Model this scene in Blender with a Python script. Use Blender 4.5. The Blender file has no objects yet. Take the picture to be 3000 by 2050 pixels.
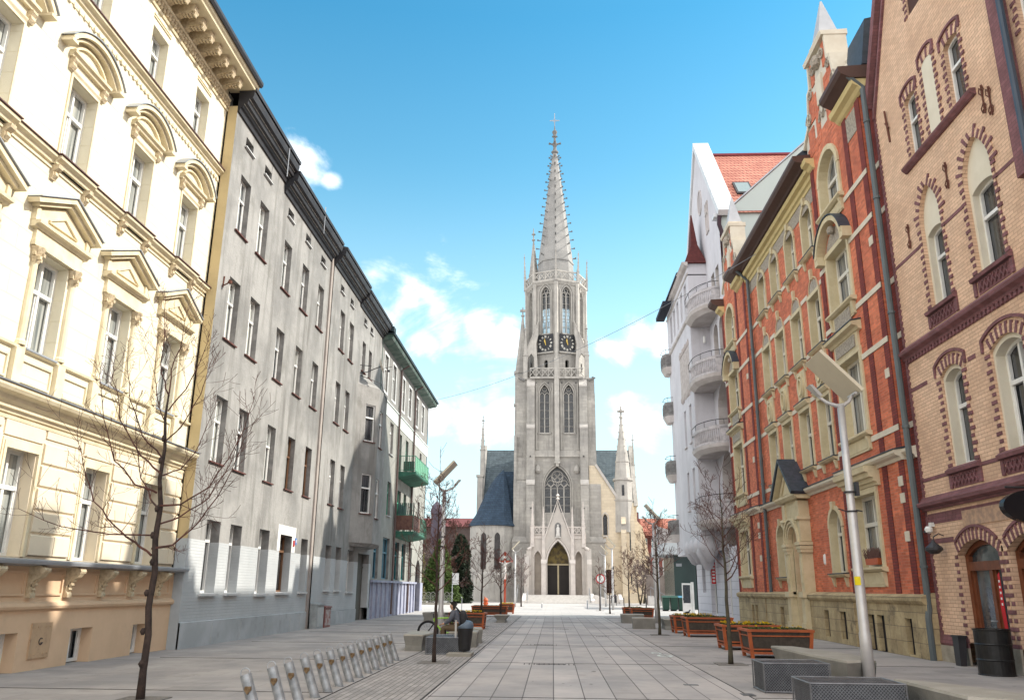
import bpy, bmesh, math, random
from mathutils import Vector, Matrix
from math import sin, cos, pi, radians, atan2, hypot, sqrt
SC = bpy.context.scene
COL = SC.collection
random.seed(7)

# ------------------------------------------------------------------ materials
MATS = {}
def M(name, col, col2=None, ns=1.5, rough=.85, bump=0.0, bs=30, brick=None, metal=0.0, spec=.3,
      streak=0.0, stc=(.2, .19, .18), local=False, mott=0.0, alpha=1.0, dirt=None, rand=0.0):
    if name in MATS: return MATS[name]
    m = bpy.data.materials.new(name); m.use_nodes = True
    nt = m.node_tree; N = nt.nodes; L = nt.links
    b = N['Principled BSDF']
    b.inputs['Roughness'].default_value = rough
    b.inputs['Metallic'].default_value = metal
    b.inputs['Specular IOR Level'].default_value = spec
    if local:
        tc = N.new('ShaderNodeTexCoord'); pos = tc.outputs['Object']
    else:
        tc = N.new('ShaderNodeNewGeometry'); pos = tc.outputs['Position']
    def noise(scale, detail=6, vec=pos, r=.6):
        n = N.new('ShaderNodeTexNoise'); n.inputs['Scale'].default_value = scale
        n.inputs['Detail'].default_value = detail; n.inputs['Roughness'].default_value = r
        L.new(vec, n.inputs['Vector']); return n
    def mixc(fac, a, c, blend='MIX'):
        x = N.new('ShaderNodeMix'); x.data_type = 'RGBA'; x.blend_type = blend
        for s, v in ((x.inputs[0], fac), (x.inputs[6], a), (x.inputs[7], c)):
            if isinstance(v, (int, float)): s.default_value = v
            elif isinstance(v, tuple): s.default_value = (v[0], v[1], v[2], 1)
            else: L.new(v, s)
        return x.outputs[2]
    def ramp(src, a, c):
        r = N.new('ShaderNodeMapRange'); r.interpolation_type = 'SMOOTHSTEP'
        r.inputs[1].default_value = a; r.inputs[2].default_value = c
        L.new(src, r.inputs[0]); return r.outputs[0]
    c2 = col2 or tuple(v * .86 for v in col)
    n1 = noise(ns)
    out = mixc(ramp(n1.outputs[0], .35, .65), tuple(col), tuple(c2))
    bsrc = None
    if brick:
        w, h, mc, ms, plane, var = brick
        sp = N.new('ShaderNodeSeparateXYZ'); L.new(pos, sp.inputs[0])
        cb = N.new('ShaderNodeCombineXYZ')
        if plane == 'wall':
            ad = N.new('ShaderNodeMath'); L.new(sp.outputs[0], ad.inputs[0]); L.new(sp.outputs[1], ad.inputs[1])
            L.new(ad.outputs[0], cb.inputs[0]); L.new(sp.outputs[2], cb.inputs[1])
        elif plane == 'floorx':
            L.new(sp.outputs[0], cb.inputs[0]); L.new(sp.outputs[1], cb.inputs[1])
        else:
            L.new(sp.outputs[1], cb.inputs[0]); L.new(sp.outputs[0], cb.inputs[1])
        bt = N.new('ShaderNodeTexBrick'); L.new(cb.outputs[0], bt.inputs['Vector'])
        bt.inputs['Scale'].default_value = 1; bt.inputs['Brick Width'].default_value = w
        bt.inputs['Row Height'].default_value = h; bt.inputs['Mortar Size'].default_value = ms
        bt.inputs['Mortar Smooth'].default_value = .1
        bt.inputs['Color1'].default_value = (1 + var, 1 + var, 1 + var, 1)
        bt.inputs['Color2'].default_value = (1 - var, 1 - var, 1 - var, 1)
        bt.inputs['Mortar'].default_value = (1, 1, 1, 1); bt.inputs['Bias'].default_value = 0
        if plane == 'floor0': bt.offset = 0.0
        out = mixc(1.0, out, bt.outputs[0], 'MULTIPLY')
        out = mixc(bt.outputs[1], out, tuple(mc))
        inv = N.new('ShaderNodeMath'); inv.operation = 'SUBTRACT'; inv.inputs[0].default_value = 1
        L.new(bt.outputs[1], inv.inputs[1]); bsrc = inv.outputs[0]
    if mott:
        n3 = noise(ns * 9, 5)
        x = mixc(n3.outputs[0], (1 - mott,) * 3, (1 + mott,) * 3)
        out = mixc(1.0, out, x, 'MULTIPLY')
    if streak:
        mp = N.new('ShaderNodeMapping'); mp.inputs['Scale'].default_value = (1.3, 1.3, .13)
        L.new(pos, mp.inputs[0]); n2 = noise(1.6, 6, mp.outputs[0], .62)
        mu = N.new('ShaderNodeMath'); mu.operation = 'MULTIPLY'; mu.inputs[1].default_value = streak
        L.new(ramp(n2.outputs[0], .48, .72), mu.inputs[0])
        out = mixc(mu.outputs[0], out, tuple(stc))
    if dirt:
        n4 = noise(dirt[0], 7, r=.7)
        mu = N.new('ShaderNodeMath'); mu.operation = 'MULTIPLY'; mu.inputs[1].default_value = dirt[1]
        L.new(ramp(n4.outputs[0], .52, .7), mu.inputs[0])
        out = mixc(mu.outputs[0], out, tuple(dirt[2]))
    if rand:
        oi = N.new('ShaderNodeObjectInfo')
        out = mixc(oi.outputs['Random'], out, mixc(1.0, out, (1 - rand,) * 3, 'MULTIPLY'))
    L.new(out, b.inputs['Base Color'])
    if bump:
        n5 = noise(bs, 4)
        h = n5.outputs[0]
        if bsrc is not None:
            ad = N.new('ShaderNodeMath'); ad.operation = 'MULTIPLY_ADD'; L.new(bsrc, ad.inputs[0])
            ad.inputs[1].default_value = 1.2; L.new(h, ad.inputs[2]); h = ad.outputs[0]
        bp = N.new('ShaderNodeBump'); bp.inputs['Strength'].default_value = 1
        bp.inputs['Distance'].default_value = bump; L.new(h, bp.inputs['Height'])
        L.new(bp.outputs[0], b.inputs['Normal'])
    MATS[name] = m; return m

def glassmat(name, dark, light, cut=.5, rough=.06, tint=(1, 1, 1)):
    """window glass over a curtain or a dark room; varies from pane to pane"""
    if name in MATS: return MATS[name]
    m = bpy.data.materials.new(name); m.use_nodes = True
    N = m.node_tree.nodes; L = m.node_tree.links; b = N['Principled BSDF']
    tc = N.new('ShaderNodeTexCoord'); oi = N.new('ShaderNodeObjectInfo')
    mp = N.new('ShaderNodeMapping'); mp.inputs['Scale'].default_value = (9, 1, .35)
    ad = N.new('ShaderNodeVectorMath'); ad.operation = 'ADD'
    L.new(tc.outputs['Object'], mp.inputs[0]); L.new(mp.outputs[0], ad.inputs[0]); 
    sc = N.new('ShaderNodeMath'); sc.operation = 'MULTIPLY'; sc.inputs[1].default_value = 37
    L.new(oi.outputs['Random'], sc.inputs[0]); L.new(sc.outputs[0], ad.inputs[1])
    n = N.new('ShaderNodeTexNoise'); n.inputs['Scale'].default_value = 1.1; L.new(ad.outputs[0], n.inputs['Vector'])
    r = N.new('ShaderNodeMapRange'); r.inputs[1].default_value = cut - .18; r.inputs[2].default_value = cut + .18
    L.new(n.outputs[0], r.inputs[0])
    x = N.new('ShaderNodeMix'); x.data_type = 'RGBA'
    L.new(r.outputs[0], x.inputs[0]); x.inputs[6].default_value = (*dark, 1); x.inputs[7].default_value = (*light, 1)
    L.new(x.outputs[2], b.inputs['Base Color'])
    b.inputs['Roughness'].default_value = rough; b.inputs['Specular IOR Level'].default_value = .9
    b.inputs['IOR'].default_value = 1.6
    bp = N.new('ShaderNodeBump'); bp.inputs['Distance'].default_value = .004
    n2 = N.new('ShaderNodeTexNoise'); n2.inputs['Scale'].default_value = 1.2; L.new(ad.outputs[0], n2.inputs['Vector'])
    L.new(n2.outputs[0], bp.inputs['Height']); L.new(bp.outputs[0], b.inputs['Normal'])
    MATS[name] = m; return m

# ------------------------------------------------------------------ mesh builder
def left(X):  return lambda u, d, z: (X + d, u, z)
def right(X): return lambda u, d, z: (X - d, u, z)
def front(Y): return lambda u, d, z: (u, Y - d, z)
def frame(ox, oy, ux, uy, flip=1):
    l = hypot(ux, uy); ux /= l; uy /= l
    dx, dy = (uy * flip, -ux * flip)
    return lambda u, d, z: (ox + ux * u + dx * d, oy + uy * u + dy * d, z)
IDT = lambda a, b, c: (a, b, c)

class MB:
    def __init__(s, T=IDT): s.V = []; s.F = []; s.MI = []; s.T = T
    def add(s, vs, fs, m=0):
        k = len(s.V); T = s.T
        s.V += [T(*v) for v in vs]
        s.F += [tuple(i + k for i in f) for f in fs]; s.MI += [m] * len(fs)
        return s
    def box(s, a0, a1, b0, b1, c0, c1, m=0):
        return s.add([(a0, b0, c0), (a1, b0, c0), (a1, b1, c0), (a0, b1, c0), (a0, b0, c1), (a1, b0, c1), (a1, b1, c1), (a0, b1, c1)],
                     [(0, 3, 2, 1), (4, 5, 6, 7), (0, 1, 5, 4), (1, 2, 6, 5), (2, 3, 7, 6), (3, 0, 4, 7)], m)
    def prism(s, poly, ax, lo, hi, m=0):
        """polygon in the two other axes, extruded along axis ax (0=u,1=d,2=z)"""
        n = len(poly); vs = []
        for t in (lo, hi):
            for p, q in poly:
                vs.append({0: (t, p, q), 1: (p, t, q), 2: (p, q, t)}[ax])
        fs = [tuple(range(n))[::-1], tuple(range(n, 2 * n))] + [(i, (i + 1) % n, n + (i + 1) % n, n + i) for i in range(n)]
        return s.add(vs, fs, m)
    def taper(s, poly0, z0, poly1, z1, m=0):
        n = len(poly0)
        vs = [(p[0], p[1], z0) for p in poly0] + [(p[0], p[1], z1) for p in poly1]
        fs = [tuple(range(n))[::-1], tuple(range(n, 2 * n))] + [(i, (i + 1) % n, n + (i + 1) % n, n + i) for i in range(n)]
        return s.add(vs, fs, m)
    def band(s, pts, t, d0, d1, m=0, closed=False):
        """solid strip of thickness t on the outer (left-hand) side of a polyline in (u,z)"""
        n = len(pts); out = []
        for i in range(n):
            a = pts[(i - 1) % n] if (closed or i > 0) else pts[0]
            c = pts[(i + 1) % n] if (closed or i < n - 1) else pts[-1]
            p = pts[i]
            def nrm(p, q):
                dx, dz = q[0] - p[0], q[1] - p[1]; l = hypot(dx, dz) or 1e-9
                return (-dz / l, dx / l)
            n1 = nrm(a, p) if a != p else nrm(p, c); n2 = nrm(p, c) if c != p else n1
            nx, nz = n1[0] + n2[0], n1[1] + n2[1]; l = nx * nx + nz * nz
            if l < 1e-6: nx, nz, l = n1[0], n1[1], 2
            k = min(2 * t / l, t * 1.6) if l else t
            out.append((p[0] + nx * k, p[1] + nz * k))
        vs = []
        for i in range(n):
            vs += [(pts[i][0], d0, pts[i][1]), (out[i][0], d0, out[i][1]), (out[i][0], d1, out[i][1]), (pts[i][0], d1, pts[i][1])]
        fs = []
        for i in range(n if closed else n - 1):
            a = 4 * i; b = 4 * ((i + 1) % n)
            for j in range(4): fs.append((a + j, a + (j + 1) % 4, b + (j + 1) % 4, b + j))
        if not closed: fs += [(3, 2, 1, 0), (4 * n - 4, 4 * n - 3, 4 * n - 2, 4 * n - 1)]
        return s.add(vs, fs, m)
    def tube(s, pts, rad, n=6, m=0, cap=True):
        pts = [Vector(p) for p in pts]
        if isinstance(rad, (int, float)): rad = [rad] * len(pts)
        vs = []; ref = None
        for i, p in enumerate(pts):
            t = (pts[min(i + 1, len(pts) - 1)] - pts[max(i - 1, 0)])
            t = t.normalized() if t.length > 1e-9 else Vector((0, 0, 1))
            if ref is None:
                ref = Vector((1, 0, 0)) if abs(t.x) < .8 else Vector((0, 1, 0))
            a = (ref - t * ref.dot(t))
            if a.length < 1e-6: a = t.orthogonal()
            a.normalize(); b = t.cross(a); ref = a
            for j in range(n):
                w = 2 * pi * j / n + (pi / n)
                vs.append(tuple(p + (a * cos(w) + b * sin(w)) * rad[i]))
        fs = []
        for i in range(len(pts) - 1):
            for j in range(n):
                fs.append((i * n + j, i * n + (j + 1) % n, (i + 1) * n + (j + 1) % n, (i + 1) * n + j))
        if cap:
            fs.append(tuple(range(n))[::-1]); k = (len(pts) - 1) * n; fs.append(tuple(range(k, k + n)))
        return s.add(vs, fs, m)
    def lathe(s, prof, cx=0, cy=0, n=16, m=0, rot=0, sq=1.0):
        vs = []; fs = []
        for r, z in prof:
            for j in range(n):
                w = 2 * pi * j / n + rot; vs.append((cx + r * cos(w), cy + r * sin(w) * sq, z))
        for i in range(len(prof) - 1):
            for j in range(n):
                fs.append((i * n + j, i * n + (j + 1) % n, (i + 1) * n + (j + 1) % n, (i + 1) * n + j))
        fs.append(tuple(range(n))[::-1]); k = (len(prof) - 1) * n; fs.append(tuple(range(k, k + n)))
        return s.add(vs, fs, m)
    def quad(s, a, b, c, d, m=0): return s.add([a, b, c, d], [(0, 1, 2, 3)], m)
    def mesh(s, name, mats, smooth=False, recalc=True):
        me = bpy.data.meshes.new(name); me.from_pydata([tuple(v) for v in s.V], [], s.F)
        if not isinstance(mats, (list, tuple)): mats = [mats]
        for x in mats: me.materials.append(x)
        if len(mats) > 1: me.polygons.foreach_set('material_index', s.MI)
        if recalc:
            bm = bmesh.new(); bm.from_mesh(me); bmesh.ops.recalc_face_normals(bm, faces=bm.faces); bm.to_mesh(me); bm.free()
        if smooth:
            me.polygons.foreach_set('use_smooth', [True] * len(me.polygons))
        me.update(); return me

LOC = {}
def tag(o, label=None, cat=None, group=None, kind=None):
    if label: o['label'] = label
    if cat: o['category'] = cat
    if group: o['group'] = group
    if kind: o['kind'] = kind
    return o
def thing(name, label, cat, loc=(0, 0, 0), rz=0, group=None):
    o = bpy.data.objects.new(name, None); COL.objects.link(o)
    o.location = loc; o.rotation_euler = (0, 0, rz); o.empty_display_size = .3
    LOC[o.name] = Vector(loc)
    return tag(o, label, cat, group)
def clusters(mb):
    """groups of faces whose pieces touch or nearly touch"""
    n = len(mb.V); par = list(range(n))
    def find(i):
        while par[i] != i: par[i] = par[par[i]]; i = par[i]
        return i
    for f in mb.F:
        a = find(f[0])
        for j in f[1:]: par[find(j)] = a
    comp = {}
    for k, f in enumerate(mb.F): comp.setdefault(find(f[0]), []).append(k)
    if not 1 < len(comp) <= 160: return None
    items = []
    for fs in comp.values():
        vs = [mb.V[i] for k in fs for i in mb.F[k]]
        items.append([[min(v[a] for v in vs) - .012 for a in range(3)], [max(v[a] for v in vs) + .012 for a in range(3)], fs])
    ch = True
    while ch:
        ch = False; i = 0
        while i < len(items):
            j = i + 1
            while j < len(items):
                p, q = items[i], items[j]
                if all(p[0][a] <= q[1][a] and q[0][a] <= p[1][a] for a in range(3)):
                    items[i] = [[min(p[0][a], q[0][a]) for a in range(3)], [max(p[1][a], q[1][a]) for a in range(3)], p[2] + q[2]]; items.pop(j); ch = True
                else: j += 1
            i += 1
    return [it[2] for it in items] if 1 < len(items) <= 90 else None
def part(name, mb, mat, parent=None, smooth=False, world=True, recalc=True, label=None):
    if isinstance(mb, MB) and recalc and parent is not None:
        cl = clusters(mb)
        if cl:
            first = None
            for fs in cl:
                m_ = MB(); mp = {}
                for k in fs:
                    f = []
                    for i in mb.F[k]:
                        if i not in mp: mp[i] = len(m_.V); m_.V.append(mb.V[i])
                        f.append(mp[i])
                    m_.F.append(tuple(f)); m_.MI.append(mb.MI[k])
                o = part1(name, m_, mat, parent, smooth, world, recalc, label); first = first or o
            return first
    return part1(name, mb, mat, parent, smooth, world, recalc, label)
def part1(name, mb, mat, parent=None, smooth=False, world=True, recalc=True, label=None):
    """one mesh object; mesh vertices in world metres when world=True, else in the parent's own frame"""
    me = mb.mesh(name, mat, smooth, recalc) if isinstance(mb, MB) else mb
    o = bpy.data.objects.new(name, me); COL.objects.link(o)
    if parent is not None:
        o.parent = parent
        base = LOC.get(parent.name, Vector((0, 0, 0)))
        if world:
            o.location = -base; LOC[o.name] = Vector((0, 0, 0))
        else: LOC[o.name] = Vector((0, 0, 0))
    if label: o['label'] = label
    return o
def struct(name, mb, mat): return tag(part(name, mb, mat), kind='structure')
def copy_tree(o, parent=None):
    c = o.copy(); COL.objects.link(c)
    if parent is not None: c.parent = parent
    for ch in list(o.children): copy_tree(ch, c)
    return c

# ------------------------------------------------------------------ walls and windows
def head(u0, u1, z1, kind, rise=None, n=10):
    """points of an opening's head from left spring to right spring; z1 is the crown"""
    w = u1 - u0; uc = (u0 + u1) / 2
    if kind == 'round': rise = w / 2
    if kind == 'pt':
        rise = rise or w * .866
        R = (rise * rise + w * w / 4) / w; pts = []
        a = math.asin(min(1, rise / R))
        for i in range(n // 2 + 1):
            t = a * i / (n // 2); pts.append((u0 + R - R * cos(t), z1 - rise + R * sin(t)))
        return pts + [(2 * uc - p, q) for p, q in pts[-2::-1]]
    R = (w * w / 4 + rise * rise) / (2 * rise); a = math.asin(min(1, w / 2 / R))
    if rise > w / 2: a = pi - a
    return [(uc + R * sin(-a + 2 * a * i / n), z1 - R + R * cos(-a + 2 * a * i / n)) for i in range(n + 1)]

def wall(mb, u0, u1, z0, z1, ops=(), d=0.0, rev=.25, m=0, mr=None):
    """flat wall with real openings; ops = (u0,u1,z0,z1[,kind,rise])"""
    mr = m if mr is None else mr
    us = sorted({u0, u1} | {o[i] for o in ops for i in (0, 1) if u0 < o[i] < u1})
    zs = sorted({z0, z1} | {o[i] for o in ops for i in (2, 3) if z0 < o[i] < z1})
    for i in range(len(us) - 1):
        j = 0
        while j < len(zs) - 1:
            uc = (us[i] + us[i + 1]) / 2
            def hole(j): 
                zc = (zs[j] + zs[j + 1]) / 2
                return any(o[0] < uc < o[1] and o[2] < zc < o[3] for o in ops)
            if hole(j): j += 1; continue
            k = j
            while k + 1 < len(zs) - 1 and not hole(k + 1): k += 1
            mb.quad((us[i], d, zs[j]), (us[i + 1], d, zs[j]), (us[i + 1], d, zs[k + 1]), (us[i], d, zs[k + 1]), m)
            j = k + 1
    for o in ops:
        a, b, c, e = o[:4]; kind = o[4] if len(o) > 4 else 'rect'; rise = o[5] if len(o) > 5 else None
        q = d - rev
        if kind == 'rect': hp = [(a, e), (b, e)]
        else:
            hp = head(a, b, e, kind, rise)
            k = len(hp) // 2
            mb.add([(a, d, e)] + [(p, d, r) for p, r in hp[:k + 1]], [tuple(range(k + 2))], m)
            mb.add([(b, d, e)] + [(p, d, r) for p, r in hp[k:]], [tuple(range(len(hp) - k + 1))], m)
        zs_ = min(hp[0][1], z1); c0 = max(c, z0)
        mb.quad((a, d, c0), (a, d, zs_), (a, q, zs_), (a, q, c0), mr)
        mb.quad((b, d, c0), (b, d, zs_), (b, q, zs_), (b, q, c0), mr)
        if c > z0 or c < z0 - .6: mb.quad((a, d, c), (b, d, c), (b, q, c), (a, q, c), mr)
        if kind == 'rect' and e >= z1: continue
        for i in range(len(hp) - 1):
            p, r = hp[i], hp[i + 1]
            mb.quad((p[0], d, p[1]), (r[0], d, r[1]), (r[0], q, r[1]), (p[0], q, p[1]), mr)
    return mb

WC = {}
def window(root, T, rz, u, z0, w, h, rev, fm, pm, sm=None, tr=.64, mull=True, bars=0, kind='rect', rise=None,
           sillp=.09, sillh=.05, d=0.0, ft=.07, name='window', sillw=.08):
    key = (round(w, 3), round(h, 3), rev, fm.name, pm.name, sm.name if sm else '', tr, mull, bars, kind, rise, sillp, sillh, ft, sillw)
    if key not in WC:
        f = MB(); a = w / 2
        def B(u0, u1, z0_, z1_, dd=.05): f.box(u0, u1, -dd, .02, z0_, z1_)
        if kind == 'rect':
            B(-a, -a + ft, 0, h); B(a - ft, a, 0, h); B(-a + ft, a - ft, h - ft, h)
        else:
            hp = head(-a, a, h, kind, rise); zs = hp[0][1]
            B(-a, -a + ft, 0, zs); B(a - ft, a, 0, zs)
            inner = [(p * (a - ft) / a, zs + (q - zs) * (h - ft - zs) / (h - zs + 1e-9)) for p, q in hp]
            for i in range(len(hp) - 1):
                p, q, r, t = hp[i], hp[i + 1], inner[i + 1], inner[i]
                f.add([(v[0], -.05, v[1]) for v in (p, q, r, t)] + [(v[0], .02, v[1]) for v in (p, q, r, t)],
                      [(0, 1, 2, 3), (7, 6, 5, 4), (3, 2, 6, 7), (0, 4, 5, 1)])
        B(-a + ft, a - ft, 0, ft)
        if tr: B(-a + ft, a - ft, h * tr - ft * .6, h * tr + ft * .6, .07)
        if mull:
            B(-ft * .55, ft * .55, ft, h * tr - ft * .6 if tr else h - ft, .06)
            if tr: B(-ft * .45, ft * .45, h * tr + ft * .6, h - ft, .06)
            # inner sash edges
            for sgn in (-1, 1):
                x0 = sgn * ft * .55; 
                f.box(min(x0, x0 + sgn * .035), max(x0, x0 + sgn * .035), -.035, .0, ft, (h * tr if tr else h) - ft * .6)
                x1 = sgn * (a - ft)
                f.box(min(x1, x1 - sgn * .035), max(x1, x1 - sgn * .035), -.035, .0, ft, (h * tr if tr else h) - ft * .6)
        for i in range(bars): 
            zz = h * (i + 1) / (bars + 1); B(-a + ft, a - ft, zz - .02, zz + .02, .04)
        g = MB(); 
        if kind == 'rect': g.quad((-a, .03, 0), (a, .03, 0), (a, .03, h), (-a, .03, h))
        else:
            hp = head(-a, a, h, kind, rise); g.add([(-a, .03, 0), (a, .03, 0)] + [(p, .03, q) for p, q in hp[::-1]], [tuple(range(len(hp) + 2))])
        s = None
        if sm:
            s = MB(); s.prism([(-(rev + sillp), -sillh), (-(rev + sillp), -.012), (.02, .012), (.02, -sillh)], 0, -a - sillw, a + sillw)
            s = s.mesh('sill', sm)
        WC[key] = (f.mesh(name, fm), g.mesh('pane', pm), s)
    fme, gme, sme = WC[key]
    o = bpy.data.objects.new(name, fme); COL.objects.link(o); o.parent = root
    o.location = Vector(T(u, d - rev, z0)) - LOC.get(root.name, Vector((0, 0, 0))); o.rotation_euler = (0, 0, rz)
    p = bpy.data.objects.new('pane', gme); COL.objects.link(p); p.parent = o
    if sme: q = bpy.data.objects.new('sill', sme); COL.objects.link(q); q.parent = o
    return o
RL, RR, RF = pi / 2, -pi / 2, 0.0
# ------------------------------------------------------------------ shared materials
WHITEP = M('white window paint', (.78, .78, .76), rough=.4, spec=.4)
CREAMP = M('cream window paint', (.66, .60, .44), rough=.45)
ZINC = M('zinc flashing', (.38, .40, .43), (.30, .32, .35), rough=.45, metal=.3)
DKMET = M('dark metal', (.03, .03, .035), rough=.5, spec=.4)
BROWNM = M('brown flashing', (.12, .06, .05), rough=.5)
BLACKROOF = M('black roof felt', (.025, .025, .03), (.04, .04, .045), rough=.6)
ROOFG = M('grey roof felt', (.14, .14, .15), rough=.9)
GL_LIGHT = glassmat('curtained glass', (.10, .12, .13), (.42, .43, .40), .46)
GL_DARK = glassmat('dark glass', (.012, .015, .02), (.10, .10, .10), .6)
GL_MID = glassmat('grey glass', (.05, .06, .07), (.30, .31, .31), .52)

# ------------------------------------------------------------------ cream building (left, near)
T = left(-10.3)
cream = M('cream plaster', (.72, .665, .52), (.68, .625, .48), ns=.5, bump=.004, bs=60, mott=.03, brick=(1.9, .46, (.70, .63, .45), .006, 'wall', .012))
creamt = M('cream trim', (.72, .64, .465), (.62, .54, .375), ns=3, bump=.003, bs=40)
creamg = M('cream ground storey plaster', (.72, .635, .49), (.66, .575, .44), ns=.8, bump=.005, bs=50, mott=.04)
peach = M('peach plinth plaster', (.66, .475, .32), (.60, .43, .285), ns=.7, bump=.005, bs=50, mott=.05, dirt=(1.1, .25, (.33, .24, .18)))
orn = M('weathered ornament stone', (.62, .52, .36), (.45, .36, .24), ns=12, bump=.02, bs=22)
B1 = thing('tenement_building', 'cream stucco tenement with triangular and curved window hoods, nearest on the left', 'building', (-10.3, 12.5, 0))
cols = [15.35 + 2.72 * k for k in range(-4, 3)]
Y0, Y1 = 2.8, 22.45
ops = []
for c in cols:
    ops += [(c - .5, c + .5, 6.05, 8.05), (c - .5, c + .5, 10.27, 12.13), (c - .43, c + .43, 14.2, 15.63)]
w = MB(T); wall(w, Y0, Y1, 5.1, 17.3, ops, rev=.28)
part('wall', w, cream, B1)
w = MB(T); gops = [(c - .5 + .05, c + .5 - .03, 2.12, 4.13) for c in cols]
wall(w, Y0, Y1, 2.05, 5.1, gops, rev=.3); 
part('ground_floor_wall', w, creamg, B1)
# rusticated blocks between the ground-floor windows
w = MB(T)
for i, c in enumerate(cols):
    a = c + .66; b = (cols[i + 1] - .66) if i < len(cols) - 1 else Y1 - .02
    z = 2.14; r = 0
    while z < 4.2:
        cuts = [a, b] if r % 2 else [a, (a + b) / 2 + .12, b]
        for p, q in zip(cuts[:-1], cuts[1:]): w.prism([(0, z), (.045, z + .03), (.045, z + .395), (0, z + .425)], 0, p + .012, q - .012)
        z += .45; r += 1
    
for c in cols: w.box(c - .62, c + .62, 0, .03, 4.33, 4.62)
for i, c in enumerate(cols):
    w.box(c + .7, (cols[i + 1] - .7) if i < len(cols) - 1 else Y1 - .02, 0, .03, 4.46, 4.66)
part('rustication', w, creamg, B1)
# base zone with cellar openings
w = MB(T); cel = [(15.3, 16.05, -.1, .72), (17.83, 18.7, -.1, .72), (20.53, 21.25, -.1, .70), (12.4, 13.2, -.1, .72), (9.7, 10.5, -.1, .72)]
wall(w, Y0, Y1, -.1, 2.0, cel, d=.1, rev=.45)
cons = [16.15 - 1.35 * k for k in range(9, 0, -1)] + [16.15, 17.42, 18.76, 20.1, 21.5]
w.prism([(.1, 1.12), (.17, 1.15), (.19, 1.2), (.17, 1.25), (.1, 1.3)], 0, Y0, Y1 - .003)
for p, q in zip(cons[:-1] + [cons[-1]], cons[1:] + [22.35]):
    for (e, f, g, h) in ((p + .17, q - .17, 1.4, 1.44), (p + .17, q - .17, 1.82, 1.86)): w.box(e, f, .1, .135, g, h)
    w.box(p + .17, p + .21, .1, .135, 1.44, 1.82); w.box(q - .21, q - .17, .1, .135, 1.44, 1.82)
part('plinth', w, peach, B1)
w = MB(T); w.prism([(.1, 1.95), (.46, 1.98), (.48, 2.03), (.48, 2.06), (.1, 2.09)], 0, Y0, Y1 + .06); 
part('plinth_ledge', w, ZINC, B1)
for c in cons:
    w = MB(T)
    prof = [(.1, 1.36), (.2, 1.36), (.2, 1.42), (.15, 1.5), (.16, 1.6), (.22, 1.68), (.36, 1.76), (.42, 1.84), (.4, 1.92), (.34, 1.96), (.1, 1.96)]
    w.prism(prof, 0, c - .085, c + .085)
    for k in range(5):   # acanthus lobes
        z = 1.5 + .09 * k; d = .16 + .035 * k
        w.prism([(d, z - .03), (d + .05, z + .01), (d + .03, z + .06), (d - .02, z + .07)], 0, c - .06 + .01 * (k % 2), c + .06)
    w.prism([(.38 + .06 * cos(a), 1.88 + .06 * sin(a)) for a in [i * pi / 4 for i in range(8)]], 0, c - .11, c + .11)
    part('console', w, orn, B1)
for (a, b, c0, c1, *_) in cel:
    window(B1, T, RL, (a + b) / 2, .02, b - a, c1 - .02, .3, WHITEP, GL_DARK, None, tr=0, mull=True, name='cellar_window', d=.1)
# gas meter door
w = MB(T); w.box(16.43, 17.1, .1, .13, .22, .88)
for (a, b) in ((16.5, .8), (16.62, .8), (16.9, .8), (17.02, .8), (16.5, .3), (16.62, .3), (16.9, .3), (17.02, .3)): w.box(a - .012, a + .012, .13, .145, b - .015, b + .015)
gd = part('gas_meter_door', w, M('peach door paint', (.50, .35, .22), rough=.6, dirt=(6, .5, (.2, .13, .1))), B1)
w = MB(T)   # letter G
g = [(16.77 + .07 * cos(a), .53 + .07 * sin(a)) for a in [radians(50 + 26 * i) for i in range(11)]]
w.band(g, .016, .13, .14); w.box(16.765, 16.84, .13, .14, .49, .51)
part('letter', w, DKMET, gd)
# cornices
w = MB(T)
w.prism([(0, 4.72), (.05, 4.72), (.07, 4.78), (.12, 4.8), (.12, 4.86), (.2, 4.92), (.22, 5.0), (.36, 5.04), (.4, 5.1), (.4, 5.16), (0, 5.2)], 0, Y0, Y1)
w.prism([(0, 5.96), (.07, 5.98), (.08, 6.03), (0, 6.045)], 0, Y0, Y1)
w.prism([(0, 4.62), (.04, 4.62), (.05, 4.68), (0, 4.7)], 0, Y0, Y1)
for c in cols:     # pedestals and parapet panels under the first-floor windows
    for e in (-.69, .69): w.box(c + e - .13, c + e + .13, 0, .1, 5.21, 5.97)
    for (a, b) in ((c - .5, c + .5), (c + .9, c + 1.82)):
        for (p, q, r, s_) in ((a, b, 5.36, 5.4), (a, b, 5.78, 5.82), (a, a + .04, 5.4, 5.78), (b - .04, b, 5.4, 5.78)):
            if q < Y1: w.box(p, q, 0, .035, r, s_)
part('first_floor_cornice', w, creamt, B1)
w = MB(T); w.prism([(0, 5.2), (.43, 5.165), (.44, 5.19), (0, 5.25)], 0, Y0, Y1 + .03); part('cornice_flashing', w, ZINC, B1)
def breaks(z, w0, prof, mat_, nm, extra=.06):
    w = MB(T); w.prism([(0, z)] + prof(0) + [(0, z + .2)], 0, Y0, Y1)
    for c in cols: w.prism([(0, z)] + prof(extra) + [(0, z + .2)], 0, c - w0, min(c + w0, Y1))
    return w
w = breaks(9.95, .68, lambda e: [(.05 + e, 9.95), (.07 + e, 10.02), (.15 + e, 10.06), (.16 + e, 10.12)], creamt, '')
w.prism([(0, 9.84), (.03, 9.84), (.03, 9.88), (0, 9.9)], 0, Y0, Y1)
part('second_floor_cornice', w, creamt, B1)
w = MB(T); w.prism([(0, 10.15), (.19, 10.125), (.19, 10.145), (0, 10.17)], 0, Y0, Y1)
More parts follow.
